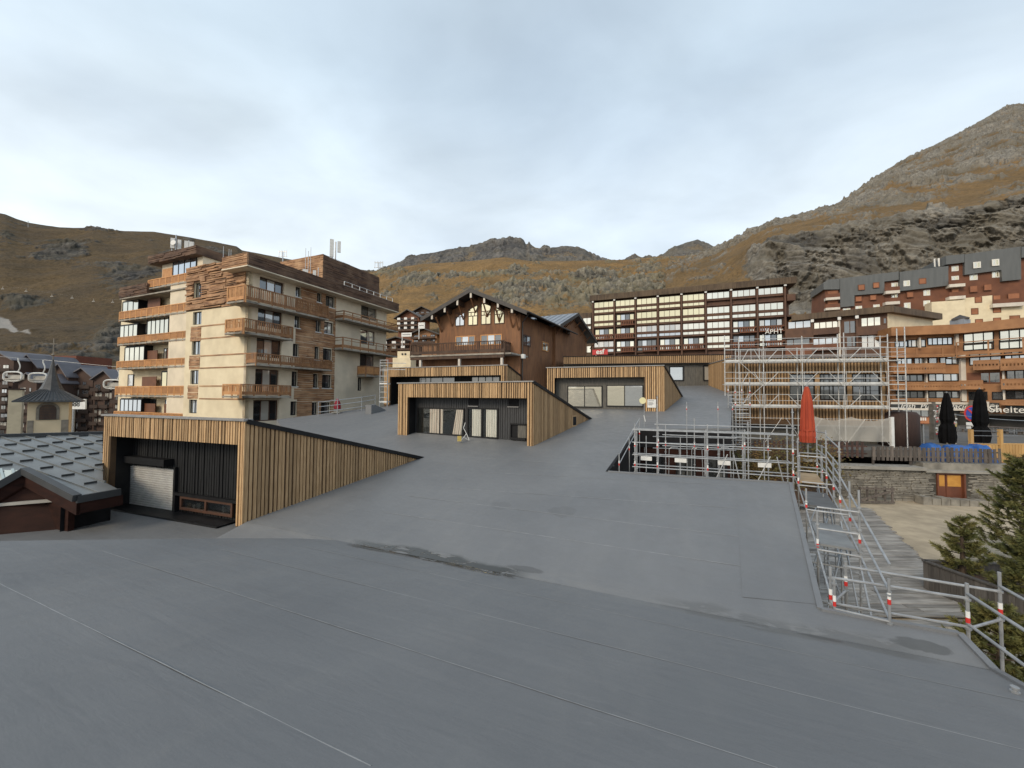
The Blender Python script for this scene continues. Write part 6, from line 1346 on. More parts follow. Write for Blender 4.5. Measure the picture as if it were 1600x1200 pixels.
mat('stone', (0.27, 0.25, 0.215), (0.14, 0.13, 0.112), scale=1.7, rough=.95, bump=.5, bscale=9, c3=(0.30, 0.28, 0.24), scale3=1.4, amt3=.7, detail=8)
mat('stone_core', (0.05, 0.046, 0.04), (0.075, 0.068, 0.058), scale=3, rough=.95)
mat('concrete', (0.34, 0.325, 0.295), (0.24, 0.23, 0.205), scale=1.2, rough=.9, c3=(0.15, 0.14, 0.12), scale3=.9, amt3=.6)
mat('door_red', (0.15, 0.05, 0.025), (0.115, 0.038, 0.02), scale=2, rough=.6)
mat('door_panel', (0.55, 0.28, 0.055), (0.45, 0.21, 0.04), scale=2, stretch=(1, 1, 2), rough=.6)
mat('tarp_blue', (0.025, 0.11, 0.36), (0.02, 0.085, 0.29), scale=3, rough=.45, bump=.4, bscale=5)
mat('planter_wood', (0.10, 0.092, 0.085), (0.06, 0.055, 0.052), scale=3, stretch=(4, 4, .5), rough=.85, rnd=.25)
mat('umbrella_red', (0.40, 0.06, 0.022), (0.30, 0.04, 0.016), scale=2, stretch=(2, 2, .4), rough=.8)
mat('umbrella_black', (0.004, 0.004, 0.0045), (0.007, 0.007, 0.008), scale=2, rough=.9, spec=.1)
mat('umbrella_maroon', (0.28, 0.015, 0.03), (0.2, 0.012, 0.025), scale=2, rough=.8)
mat('sign_wood', (0.47, 0.19, 0.085), (0.38, 0.145, 0.065), scale=2, stretch=(.6, .6, 4), rough=.7)
mat('bark', (0.09, 0.065, 0.048), (0.055, 0.04, 0.03), scale=8, stretch=(1, 1, .3), rough=.95, bump=.5)
mat('needles', (0.145, 0.15, 0.05), (0.08, 0.09, 0.03), scale=1.2, rough=.7, rnd=.1, c3=(0.26, 0.22, 0.075), scale3=2.2, amt3=.6, spec=.3)
mat('ivy', (0.075, 0.085, 0.02), (0.12, 0.075, 0.018), scale=1.5, rough=.8, c3=(0.16, 0.075, 0.02), scale3=1.2, amt3=.7)
mat('leaf_litter', (0.075, 0.04, 0.024), (0.045, 0.03, 0.02), scale=3, rough=.95, bump=.8, bscale=14)

ZT = -7.0
mb = MB(); mb.add([(4, 6, ZT - .05), (40, 4, ZT - .05), (40, 27.4, ZT - .05), (9, 28.5, ZT - .05)], [(0, 1, 2, 3)]); mb.add([(4, 6, ZT - .6), (40, 4, ZT - .6), (40, 27.4, ZT - .6), (9, 28.5, ZT - .6)], [(3, 2, 1, 0)]); structure('terrace', mb, 'gravel')
# street behind the fence
ZS = -3.75
mb = MB(); mb.hexa([(15, 29.0, ZS - .5), (75, 27.0, ZS - .5), (110, 62, ZS - .5), (20, 66, ZS - .5), (15, 29.0, ZS), (75, 27.0, ZS), (110, 62, ZS + .2), (20, 66, ZS + .2)]); structure('street', mb, 'asphalt')
# dry-stone retaining wall with ledge and door
FW = Fac(at(1310, 740, 27.6), at(1600, 740, 26.2) - at(1310, 740, 27.6)); aD0, aD1, dz0, dz1 = FW.rect(ZO(418, 790), ZO(648, 1018))
T = Thing('stone_wall', 'dry-stone retaining wall with concrete ledge above the gravel terrace', 'wall', FW.P(6, ZT)); WL = 26; wtop = FW.px(*ZO(150, 770))[1]
mb = MB(); FW.wall(mb, -9, WL, ZT - .5, wtop, [(aD0, aD1, dz0, dz1)], -1.0, -.06); T.part('core', mb, 'stone_core')
rnd = random.Random(12); mb = MB(); z = ZT - .1; big = []
while z < wtop - .05:
    h = rnd.choice((.09, .12, .15, .2)); a = -9 + rnd.uniform(0, .3)
    while a < WL:
        w_ = rnd.uniform(.18, .75); b = min(a + w_, WL)
        if not (aD0 - .05 < b and a < aD1 + .05 and z < dz1 + .02):
            p = rnd.uniform(-.03, .05); k = .012
            mb.hexa([FW.P(a + k, z + k, -.08), FW.P(b - k, z + k, -.08), FW.P(b - k - rnd.uniform(0, .03), z + k + rnd.uniform(0, .02), p), FW.P(a + k + rnd.uniform(0, .03), z + k, p), FW.P(a + k, min(z + h - k, wtop), -.08), FW.P(b - k, min(z + h - k, wtop), -.08), FW.P(b - k - rnd.uniform(0, .04), min(z + h - k - rnd.uniform(0, .02), wtop), p), FW.P(a + k + rnd.uniform(0, .04), min(z + h - k, wtop), p)])
        a = b
    z += h
T.part('stones', mb, 'stone', kind='stuff')
aS = FW.px(*ZO(318, 760))[0]
mb = MB(); FW.box(mb, -9, aS, wtop, wtop + .22, -1.0, .22); T.part('ledge', mb, 'concrete'); mb = MB(); FW.box(mb, aS, WL, wtop - .12, wtop + .04, -1.0, .18); T.part('ledge', mb, 'concrete')
mb = MB(); FW.box(mb, aS + .1, WL, wtop + .04, wtop + .5, -1.0, -.15); T.part('upper_course', mb, 'stone')
a0, z0 = FW.px(*ZO(315, 1040), .9); 
for k in range(8): mb = MB(); FW.box(mb, a0 + k * .55, a0 + k * .55 + .5, ZT - .1, ZT + .3 + rnd.uniform(0, .25), .25, .9); T.part('footing_stone', mb, 'stone')
D = Thing('terrace_door', 'red-brown double door with orange upper panels in the stone wall', 'door', FW.P((aD0 + aD1) / 2, dz0)); mb = MB(); FW.wall(mb, aD0, aD1, dz0, dz1, [(aD0 + .1, aD1 - .1, dz0, dz1 - .1)], -.3, .04); D.part('frame', mb, 'door_red'); mid = aD0 + (aD1 - aD0) * .38
for p, q in ((aD0 + .1, mid - .02), (mid + .02, aD1 - .1)):
    mb = MB(); FW.box(mb, p, q, dz0 + .02, dz1 - .1, -.22, -.14); lf = D.part('leaf', mb, 'door_red'); FW.block(D, 'panel', (p + .07, q - .07, dz0 + (dz1 - dz0) * .5, dz1 - .2), -.14, -.12, 'door_panel', lf)
# plank deck: every plank on its own
Dk = Thing('plank_deck', 'weathered grey plank walkway running beside the roof', 'deck', (11.0, 20, ZT)); rows = 52
L0, L1_ = on_z(1290, 787, ZT + .08), on_z(1270, 945, ZT + .08); R0, R1_ = on_z(1358, 793, ZT + .08), on_z(1447, 880, ZT + .08)
yN = 12.6; dirr = (R1_ - R0); R1_ = R0 + dirr * ((yN - R0.y) / dirr.y); L0 = Vector((R0.x - 5.2, R0.y, 0)); L1_ = Vector((R1_.x - 5.2, R1_.y, 0))
for k in range(rows):
    f, g = (k + .5) / rows, 1.0 / rows; a, b = L0.lerp(L1_, f), R0.lerp(R1_, f); b = Vector((b.x + rnd.uniform(-.12, .12), b.y, 0)); ln = b.x - a.x; w_ = (R0.y - yN) * g - .018
    cut = rnd.uniform(.35, .7)
    for p, q in ((0, cut), (cut, 1)):
        x0, x1 = a.x + ln * p + .008, a.x + ln * q - .008; o = Dk.block('plank', ((x0 + x1) / 2, (a.y + b.y) / 2, ZT + .06 + rnd.uniform(-.008, .01)), (x1 - x0, w_, .05), rnd.uniform(-.003, .003), 'deck_plank')
mb = MB(); mb.add([(L0.x, L0.y, ZT + .015), (L1_.x, L1_.y, ZT + .015), (R1_.x - .1, R1_.y, ZT + .015), (R0.x - .1, R0.y, ZT + .015)], [(0, 1, 2, 3)]); Dk.part('bearer', mb, 'stone_core')
St = Thing('deck_steps', 'grey timber steps going down at the near end of the plank walkway', 'steps', (R1_.x - 2.5, yN - .8, ZT - 1))
for k in range(6): St.block('step', (R1_.x - 2.6, yN - .2 - k * .36, ZT - .06 - k * .2), (5.2, .33, .06), 0, 'deck_plank'); St.block('riser', (R1_.x - 2.6, yN - .04 - k * .36, ZT - .17 - k * .2), (5.2, .03, .17), 0, 'stone_core')
c = FW.P(FW.px(*ZJ(430, 380), 1.2)[0], ZT, 1.2); Gt = Thing('low_gate', 'small weathered cross-braced gate leaning at the end of the deck', 'gate', c)
for p, q in (((-1.1, .0), (1.1, .0)), ((-1.1, .9), (1.1, .9)), ((-1.1, .1), (1.1, .8))): Gt.part('board', MB().bar(c + Vector((p[0], 0, p[1] + .1)), c + Vector((q[0], -.1, q[1] + .1)), .04, .14), 'old_fence')
for x in (-1.1, -.6, 0, .6, 1.1): Gt.part('upright', MB().bar(c + Vector((x, .05, 0)), c + Vector((x, .05, 1.1)), .13, .04), 'old_fence')
# planter box
pA, pB = on_z(1444, 878, -6.0), None
pA = at(1443, 877, 14.4); Pl = Thing('planter_box', 'dark timber planter box at the end of the plank walkway', 'planter', (pA.x + 1.5, pA.y - 1, -8)); dA = Vector((.93, -.10, 0)).normalized(); dB = Vector((.12, -.99, 0)).normalized(); hP = 1.9
def plank_run(o, d, L, m_='planter_wood', h=hP):
    n = int(L / .16)
    for k in range(n): c = o + d * (k + .5) * .16; Pl.block('plank', (c.x, c.y, pA.z - h / 2), (.15, .05, h), math.atan2(d.y, d.x), m_)
plank_run(pA, dB, 2.7); pC = pA + dB * 2.7; plank_run(pC, dA, 3.2); plank_run(pA, dA, 3.2)
mb = MB(); 
for p, q in ((pA, pC), (pC, pC + dA * 3.2), (pA, pA + dA * 3.2)): mb.bar(p + Vector((0, 0, .03)), q + Vector((0, 0, .03)), .16, .05)
Pl.part('cap', mb, 'planter_wood'); mb = MB(); z = Vector((0, 0, -.25)); mb.add([pA + z, pC + z, pC + dA * 3.2 + z, pA + dA * 3.2 + z], [(0, 1, 2, 3)]); Pl.part('soil', mb, 'leaf_litter')
# picket fence on the wall: every picket a piece
def picket_fence(label, F, x0, x1, n, zb, h, m_, w=.17, gap=.24, irregular=.05, seed=1, name='picket_fence'):
    T = Thing(name, label, 'fence', F.P((x0 + x1) / 2, zb, n), 'picket fences along the street'); r = random.Random(seed); a = x0
    while a < x1:
        hh = h + r.uniform(-irregular, irregular); T.block('picket', F.P(a, zb + hh / 2, n + .03), (w * r.uniform(.8, 1.1), .03, hh), F.rz + r.uniform(-.02, .02), m_).rotation_euler[1] = r.uniform(-.03, .03); a += gap
    for z in (.3, h * .72): T.part('rail', MB().bar(F.P(x0 - .1, zb + z, n), F.P(x1 + .1, zb + z, n), .05, .1), m_)
    a = x0
    while a <= x1 + .1: T.part('post', MB().bar(F.P(a, zb - .3, n - .06), F.P(a, zb + h * .95, n - .06), .1, .1), m_); a += 2.4
    return T
a_m, zf_ = FW.px(*ZO(200, 700), -.4); a_r = FW.px(*ZO(915, 690), -.4)[0]; zfb = FW.px(*ZO(200, 702), -.4)[1]
picket_fence('weathered grey picket fence on top of the stone wall', FW, a_m - 2.2, a_r, -.45, zfb, FW.px(*ZO(200, 592), -.4)[1] - zfb, 'old_fence', seed=4, w=.2, gap=.29)
picket_fence('dark reddish picket fence behind the scaffold along the street', FW, -6.5, a_m - 2.5, -.75, zfb + .1, 1.15, 'red_fence', seed=5, w=.17, gap=.33)
# ivy-covered bank below the fence, inside the scaffold notch
def leafmass(name, label, pts, m_, n, size, seed=1, loc=None):
    r = random.Random(seed); mb = MB()
    for _ in range(n):
        c, rad = r.choice(pts); p = Vector(c) + Vector((r.gauss(0, 1) * rad[0], r.gauss(0, 1) * rad[1], r.gauss(0, 1) * rad[2])) * .6; s = size * r.uniform(.6, 1.4)
        a = Vector((r.gauss(0, 1), r.gauss(0, 1), r.gauss(0, .6))).normalized(); b = a.orthogonal().normalized(); mb.add([p - a * s, p + b * s * .5, p + a * s, p - b * s * .5], [(0, 1, 2, 3)])
    return mb
ip = [at(1210, 715, 25), at(1190, 735, 24.5), at(1270, 712, 24.5), at(1255, 735, 24), at(1285, 725, 24), at(1160, 720, 25)]
Iv = Thing('ivy_bank', 'autumn ivy and shrubs covering the bank behind the scaffold', 'plant', (ip[0].x, ip[0].y, ZT)); Iv.part('foliage', leafmass('', '', [(p, (1.1, .5, .9)) for p in ip], 'ivy', 5200, .075, 3), 'ivy', kind='stuff')
mb = MB(); mb.add([at(1100, 700, 26), at(1300, 700, 26), at(1300, 790, 24), at(1100, 790, 24)], [(0, 1, 2, 3)]); Iv.part('bank', mb, 'leaf_litter')
# blue tarpaulins and stacked goods behind the fence
for p, q, h, lbl, sd in ((ZO(330, 560), ZO(440, 610), .9, 'crumpled blue tarpaulin heap at the left, behind the grey fence', 3), (ZO(480, 575), ZO(720, 640), 1.1, 'long blue tarpaulin over stacked goods behind the grey fence', 5), (ZO(690, 570), ZO(830, 640), 1.25, 'bright blue tarpaulin heap at the right end of the grey fence', 7)):
    A, B = FW.px(*p, -1.6), FW.px(*q, -1.6); nx_, ny_ = 16, 7; mb = MB(); r = random.Random(sd); base = zfb - .1; top = A[1]
    for j in range(ny_ + 1):
        for i in range(nx_ + 1):
            u_, v_ = i / nx_, j / ny_; e = min(1, min(u_, 1 - u_) * 5) * min(1, min(v_, 1 - v_) * 4 + .0); z = base + (top - base) * (e ** .5) * (1 - .12 * r.random()); mb.v.append(tuple(FW.P(A[0] + (B[0] - A[0]) * u_ + r.uniform(-.03, .03), z, -2.6 + v_ * 1.7)))
    mb.f = [(j * (nx_ + 1) + i, j * (nx_ + 1) + i + 1, (j + 1) * (nx_ + 1) + i + 1, (j + 1) * (nx_ + 1) + i) for j in range(ny_) for i in range(nx_)]
    c = FW.P((A[0] + B[0]) / 2, base, -1.8); single('tarpaulin', mb, 'tarp_blue', lbl, 'tarpaulin', c, 'blue tarpaulins behind the fence', smooth=True)
# fresh timber terrace fence
T = Thing('timber_railing', 'new honey-coloured timber railing with boarded lower half at the right', 'fence', FW.P(FW.px(*ZO(800, 600), -2.2)[0], zfb)); rz0 = []
for x in (683, 912, 1140):
    a, zt_ = FW.px(*ZO(x, 455), -2.2); a2, zb_ = FW.px(*ZO(x, 690), -2.2); T.part('post', MB().bar(FW.P(a, zb_ - .2, -2.2), FW.P(a, zt_, -2.2), .2, .2), 'fresh_wood'); rz0.append((a, zt_, zb_))
for (a, t_, b_), (a2, _, _) in zip(rz0[:-1], rz0[1:]):
    T.part('rail', MB().bar(FW.P(a, b_ + 1.15, -2.2), FW.P(a2, b_ + 1.15, -2.2), .12, .08), 'fresh_wood'); k = a + .2; T.part('wire', MB().tube(FW.P(a, t_ - .1, -2.2), FW.P(a2, t_ - .1, -2.2), .02).tube(FW.P(a, t_ - .45, -2.2), FW.P(a2, t_ - .45, -2.2), .02).tube(FW.P(a, t_ - .1, -2.2), FW.P(a, t_ - .45, -2.2), .02), 'galvanised')
    while k < a2 - .1: FW.block(T, 'board', (k - .09, k + .09, b_, b_ + 1.1), -2.2, -2.16, 'fresh_wood'); k += .2
# wooden terrace sign, stickered posts, tank, parking sign
F6 = Fac(at(1400, 660, 33), (1, -.06)); r = F6.rect(ZO(130, 358), ZO(360, 408)); T = Thing('wooden_sign', 'long reddish wooden board sign on a post behind the fence', 'sign', F6.P(r[1] - .3, ZS)); mb = MB(); F6.box(mb, r[0], r[1], r[2], r[3], -.1, 0); b_ = T.part('board', mb, 'sign_wood'); mb = MB(); F6.box(mb, r[0] - .05, r[1] + .05, r[3], r[3] + .06, -.12, .04); F6.box(mb, r[0] - .05, r[1] + .05, r[2] - .06, r[2], -.12, .04); T.part('trim', mb, 'red_brown', b_)
for x in (r[1] - .35, r[0] + .25): T.part('post', MB().bar(F6.P(x, ZS, -.2), F6.P(x, r[3] - .05, -.2), .12, .12), 'galvanised')
for i in range(11):
    a = r[0] + .3 + i * (r[1] - r[0] - .6) / 10
    if i in (5,): continue
    F6.block(T, 'faded_letter', (a - .06, a + .06, (r[2] + r[3]) / 2 - .02, (r[2] + r[3]) / 2 + .28), .001, .006, 'letter_white', b_)
for x, lbl, Y in ((405, 'post plastered with stickers beside the wooden sign', 36), (557, 'slim stickered post right of the first black parasol', 37)):
    p = at(*ZO(x, 560), Y); q = at(*ZO(x, 255 if x < 500 else 330), Y); w_ = .85 if x < 500 else .4; T = Thing('sticker_post', lbl, 'post', (p.x, p.y, ZS), 'posts covered with stickers'); mb = MB(); mb.box((p.x, p.y, (ZS + q.z) / 2), (w_ * .7, w_ * .5, q.z - ZS)); T.part('post', mb, 'stone_pier'); r_ = random.Random(x)
    for k in range(46 if x < 500 else 24):
        zz_ = r_.uniform(ZS + .3, q.z - .2); T.block('sticker', (p.x + r_.uniform(-.32, .32) * w_, p.y - w_ * .25 - .012 - .0015 * k / 10, zz_), (r_.uniform(.08, .2), .008, r_.uniform(.07, .2)), r_.uniform(-.05, .05), r_.choice(['white_paint', 'sign_red', 'yellow_thing', 'dull_white', 'sign_black', 'dull_white', 'white_paint']))
c = at(*ZO(120, 515), 31.5); T = Thing('rusty_tank', 'dark rusty cylindrical tank standing by the scaffold netting', 'tank', (c.x, c.y, ZS)); tk = MB().lathe((c.x, c.y, ZS), [(1.25, 0), (1.25, 2.5), (1.05, 2.75), (.2, 2.85)], 18); T.part('shell', tk, 'red_fence', smooth=True); p = at(*ZO(72, 500), 30.2); T2 = Thing('white_marker', 'white marker post in front of the rusty tank', 'post', (p.x, p.y, ZS)); T2.part('post', MB().box((p.x, p.y, ZS + 1.2), (.22, .12, 2.4)), 'white_paint'); T2.part('cap', MB().box((p.x, p.y, ZS + 2.43), (.26, .16, .06)), 'red_fence')
c = at(*ZO(692, 330), 46); T = Thing('no_parking_sign', 'round blue and red no-parking sign on the stone pier', 'sign', (c.x, c.y, ZS)); o = MB().lathe((0, 0, 0), [(.85, 0), (.85, .05)], 22); M_ = Matrix.Rotation(R_(90), 3, 'X')
def disc(r0, y, m_, par=None):
    o = MB().lathe((0, 0, 0), [(r0, 0), (r0, .03)], 22); o.v = [tuple(M_ @ Vector(v) + c + Vector((0, y, 0))) for v in o.v]; return T.part('disc', o, m_, par)
d0 = disc(.95, 0, 'sign_red'); disc(.74, -.035, 'sign_blue', d0); T.part('slash', MB().bar(c + Vector((-.5, -.075, .5)), c + Vector((.5, -.075, -.5)), .02, .2), 'sign_red', d0); T.part('plate', MB().box(c + Vector((0, .0, -1.45)), (1.4, .04, .8)), 'white_paint'); T.part('pole', MB().tube(Vector((c.x, c.y + .08, ZS)), c + Vector((0, .08, .8)), .06), 'galvanised')
# closed parasols: pleated cloth cone round a pole
def parasol(label, base, zt_, r_, m_, belt=.45, seed=1, zlow=.9, pole=True, waist=.62):
    T = Thing('closed_parasol', label, 'parasol', base, 'closed parasols'); b = Vector(base); H = zt_ - b.z; n = 32; rr = random.Random(seed)
    prof = [(zlow, .86), (zlow + (H - zlow) * .12, 1.0), (zlow + (H - zlow) * belt * .8, .9), (zlow + (H - zlow) * belt, waist), (zlow + (H - zlow) * (belt + .08), .88 * .95), (zlow + (H - zlow) * .75, .62), (zlow + (H - zlow) * .93, .36), (H, .22)]
    ph = [rr.uniform(-.35, .35) for _ in range(n)]; mb = MB()
    for z, f in prof:
        for k in range(n):
            t = 2 * math.pi * k / n; a = r_ * f * (1 + .20 * (1 if k % 4 < 2 else -1) * (.5 + ph[k]) * (1 if f > .3 else .3)); mb.v.append((b.x + a * math.cos(t), b.y + a * math.sin(t), b.z + z))
    mb.f = [(j * n + k, j * n + (k + 1) % n, (j + 1) * n + (k + 1) % n, (j + 1) * n + k) for j in range(len(prof) - 1) for k in range(n)] + [tuple(range(n - 1, -1, -1)), tuple(range((len(prof) - 1) * n, len(prof) * n))]
    T.part('canopy', mb, m_); T.part('pole', MB().tube(b, b + Vector((0, 0, H + .12)), .05, 8), 'galvanised'); T.part('base', MB().box(b + Vector((0, 0, .06)), (.7, .7, .12)), 'concrete')
    bz = zlow + (H - zlow) * belt; T.part('strap', MB().lathe((b.x, b.y, b.z + bz - .05), [(r_ * waist * 1.1, 0), (r_ * waist * 1.1, .1)], 16), m_)
    return T
p = at(1262, 700, 24.0); parasol('tall closed orange-red parasol rising in front of the scaffold', (p.x, p.y, p.z - .8), at(1260, 604, 24).z, .40, 'umbrella_red', .22, 3, zlow=1.15, waist=.84)
p = at(1481, 690, 33.0); parasol('closed black parasol to the left, in front of the script shop sign', (p.x, p.y, ZS), at(1479, 614, 33).z, .52, 'umbrella_black', .40, 5, zlow=.05)
p = at(1533, 690, 34.0); parasol('closed black parasol to the right, next to the no-parking sign', (p.x, p.y, ZS), at(1529, 608, 34).z, .58, 'umbrella_black', .30, 7, zlow=.05)
p = on_main(527, 645.5); parasol('small closed maroon parasol below the apartment tower', (p.x, p.y, p.z), at(527, 623, p.y).z, .28, 'umbrella_maroon', .5, 9, zlow=.35, waist=.8)
# overhead wire across the terrace
w0, w1 = at(*ZO(430, 320), 36), at(*ZO(1120, 388), 36); W_ = Thing('overhead_wire', 'thin sagging wire across the terrace from the stickered post', 'cable', w0); mb = MB(); n = 10
for k in range(n):
    f, g = k / n, (k + 1) / n; mb.tube(w0.lerp(w1, f) - Vector((0, 0, .5 * f * (1 - f))), w0.lerp(w1, g) - Vector((0, 0, .5 * g * (1 - g))), .03, 5)
W_.part('wire', mb, 'galvanised')
# street clutter in front of the shops: benches with backs
for i, (x, y) in enumerate(((620, 510), (830, 500), (960, 510), (1050, 520))):
    c = at(*ZO(x, y), 45 - i); c.z = ZS; T = Thing('bench_table', ('terrace table before the script shop front', 'terrace table between the two stone piers', 'terrace table right of the second black parasol', 'terrace table under the white-lettered sign')[i], 'table', c, 'terrace tables'); T.part('top', MB().box(c + Vector((0, 0, .75)), (1.9, .8, .06)), 'old_fence')
    for sx in (-.75, .75):
        for sy in (-.3, .3): T.part('leg', MB().bar(c + Vector((sx, sy, 0)), c + Vector((sx, sy, .72)), .07, .07), 'galvanised')
    T.part('bench', MB().box(c + Vector((0, -.75, .44)), (1.9, .3, .05)).bar(c + Vector((-.8, -.75, 0)), c + Vector((-.8, -.75, .42)), .06, .2).bar(c + Vector((.8, -.75, 0)), c + Vector((.8, -.75, .42)), .06, .2), 'old_fence')

# mountain pines: trunk, limbs and needle tufts
def pine(label, base, H, R, seed, tufts, lean=(0, 0), low=.12, dens=26):
    T = Thing('mountain_pine', label, 'tree', base, 'pines beside the terrace'); r = random.Random(seed); b = Vector(base); top = b + Vector((lean[0], lean[1], H))
    mb = MB(); n = 7; pts = [b.lerp(top, k / n) + Vector((r.uniform(-.05, .05), r.uniform(-.05, .05), 0)) * H * .12 for k in range(n + 1)]
    for k in range(n): mb.tube(pts[k], pts[k + 1], .035 * H * (1 - k / n) + .02, 7, .035 * H * (1 - (k + 1) / n) + .02)
    tips = []
    for i in range(tufts):
        f = low + (1 - low) * (i / tufts) ** .9; k = min(n - 1, int(f * n)); o = pts[k].lerp(pts[k + 1], f * n - k); a = i * 2.399 + r.uniform(-.4, .4); L = R * (1.08 - f) ** .62 * r.uniform(.65, 1.1) * (1 if f > .2 else .8)
        d = Vector((math.cos(a), math.sin(a), r.uniform(.05, .45))).normalized(); m1 = o + d * L * .55 + Vector((0, 0, -.04 * L)); e = o + d * L + Vector((0, 0, .12 * L)); mb.tube(o, m1, .022, 5, .014); mb.tube(m1, e, .014, 5, .006)
        side = d.cross(Vector((0, 0, 1))).normalized(); tips += [(e, d), (m1, d), (m1.lerp(e, .5) + side * L * .18, (d + side * .6).normalized()), (m1.lerp(e, .5) - side * L * .18, (d - side * .6).normalized()), (m1 + side * L * .22, (d + side).normalized()), (m1 - side * L * .22, (d - side).normalized()), (m1.lerp(e, .75), d)]
    tips.append((top, Vector((0, 0, 1)))); T.part('trunk', mb, 'bark')
    mb = MB()
    for p, d in tips:
        up = (d + Vector((0, 0, .8))).normalized(); S_ = r.uniform(.7, 1.2)
        for k in range(dens):
            t = Vector((r.gauss(0, 1), r.gauss(0, 1), r.gauss(0, 1))).normalized(); q = (up * 1.0 + t * .95).normalized(); o = p - up * r.uniform(0, .22) * S_; ln = r.uniform(.10, .17) * S_; w_ = q.orthogonal().normalized() * .014
            mb.add([o - w_, o + w_, o + q * ln + w_ * .4, o + q * ln - w_ * .4], [(0, 1, 2, 3)])
    T.part('crown', mb, 'needles', kind='stuff'); return T
pine('big dark mountain pine cut by the right edge of the picture', (at(1600, 860, 15.5).x, 15.5, -8.2), 6.0, 1.95, 3, 100, (.1, 0), .06, 60)
pine('second dense pine just in front at the right edge', (at(1605, 900, 12.2).x, 12.2, -8.6), 4.4, 1.5, 8, 76, (.2, 0), .06, 60)
pine('small slender young pine standing before the gravel terrace', (at(1492, 880, 14.2).x + .1, 14.0, -7.9), 3.7, 1.15, 5, 40, (-.1, 0), .15, 46)
pine('low spreading pine behind the near guard rail', (at(1560, 960, 10.2).x, 10.2, -8.8), 3.4, 1.7, 11, 70, (0, 0), .08, 60)
mb = MB(); g = 10
for j in range(g + 1):
    for i in range(g + 1): x, y = 8.2 + i * 1.6, 3.5 + j * 1.0; mb.v.append((x, y, -8.6 + .5 * float(vnoise(np.float64(x), np.float64(y), np.float64(0))) + max(0, y - 11) * .2))
mb.f = [(j * (g + 1) + i, j * (g + 1) + i + 1, (j + 1) * (g + 1) + i + 1, (j + 1) * (g + 1) + i) for j in range(g) for i in range(g)]; structure('planting_bed', mb, 'leaf_litter', True)
# ================================================================== scaffolding
mat('steel_tube', (0.42, 0.43, 0.44), (0.30, 0.31, 0.32), scale=6, rough=.42, metal=.45, rvar=.1)
mat('deck_steel', (0.70, 0.70, 0.68), (0.52, 0.52, 0.51), scale=2, rough=.5, metal=.3)
mat('deck_grey', (0.27, 0.28, 0.28), (0.2, 0.205, 0.21), scale=2, rough=.6, metal=.3)
mat('deck_ply', (0.40, 0.29, 0.17), (0.30, 0.21, 0.12), scale=3, rough=.8)
mat('deck_dark', (0.11, 0.115, 0.12), (0.08, 0.083, 0.087), scale=3, rough=.7)
mat('tape_red', (0.55, 0.03, 0.025), rough=.5)
mat('tape_white', (0.75, 0.75, 0.73), rough=.5)
def net_mat():
    m = bpy.data.materials.new('netting'); m.use_nodes = True; t = m.node_tree; L = t.links; b = t.nodes['Principled BSDF']; b.inputs['Base Color'].default_value = (.62, .60, .55, 1); b.inputs['Roughness'].default_value = .8
    tr = t.nodes.new('ShaderNodeBsdfTransparent'); ms = t.nodes.new('ShaderNodeMixShader'); ms.inputs[0].default_value = .42; L.new(tr.outputs[0], ms.inputs[1]); L.new(b.outputs[0], ms.inputs[2]); L.new(ms.outputs[0], t.nodes['Material Output'].inputs[0]); MATS['netting'] = m
net_mat()
TR = .022
TM = ['steel_tube']
mat('tube_pale', (0.62, 0.62, 0.61), (0.47, 0.47, 0.46), scale=6, rough=.45, metal=.25)
def std(T, p, z0, z1, tape=None, r=TR, coupler=True):
    p = Vector((p[0], p[1], 0)); q = T.part('standard', MB().tube(p + Vector((0, 0, z0)), p + Vector((0, 0, z1)), r, 8), TM[0])
    for z in (tape or ()):
        if z + .25 > z1: continue
        T.part('tape', MB().tube(p + Vector((0, 0, z)), p + Vector((0, 0, z + .09)), r + .004, 8), 'tape_red', q); T.part('tape', MB().tube(p + Vector((0, 0, z + .09)), p + Vector((0, 0, z + .2)), r + .004, 8), 'tape_white', q)
    if coupler:
        z = math.ceil(z0 * 2) / 2
        mb = MB()
        while z < z1 - .05: mb.tube(p + Vector((0, 0, z)), p + Vector((0, 0, z + .03)), r + .022, 8); z += .5
        if mb.f: T.part('rosettes', mb, 'steel_tube', q, kind='stuff')
    return q
def led(T, a, b, r=TR, name='ledger'): return T.part(name, MB().tube(a, b, r, 7), TM[0])

TM[0] = 'tube_pale'
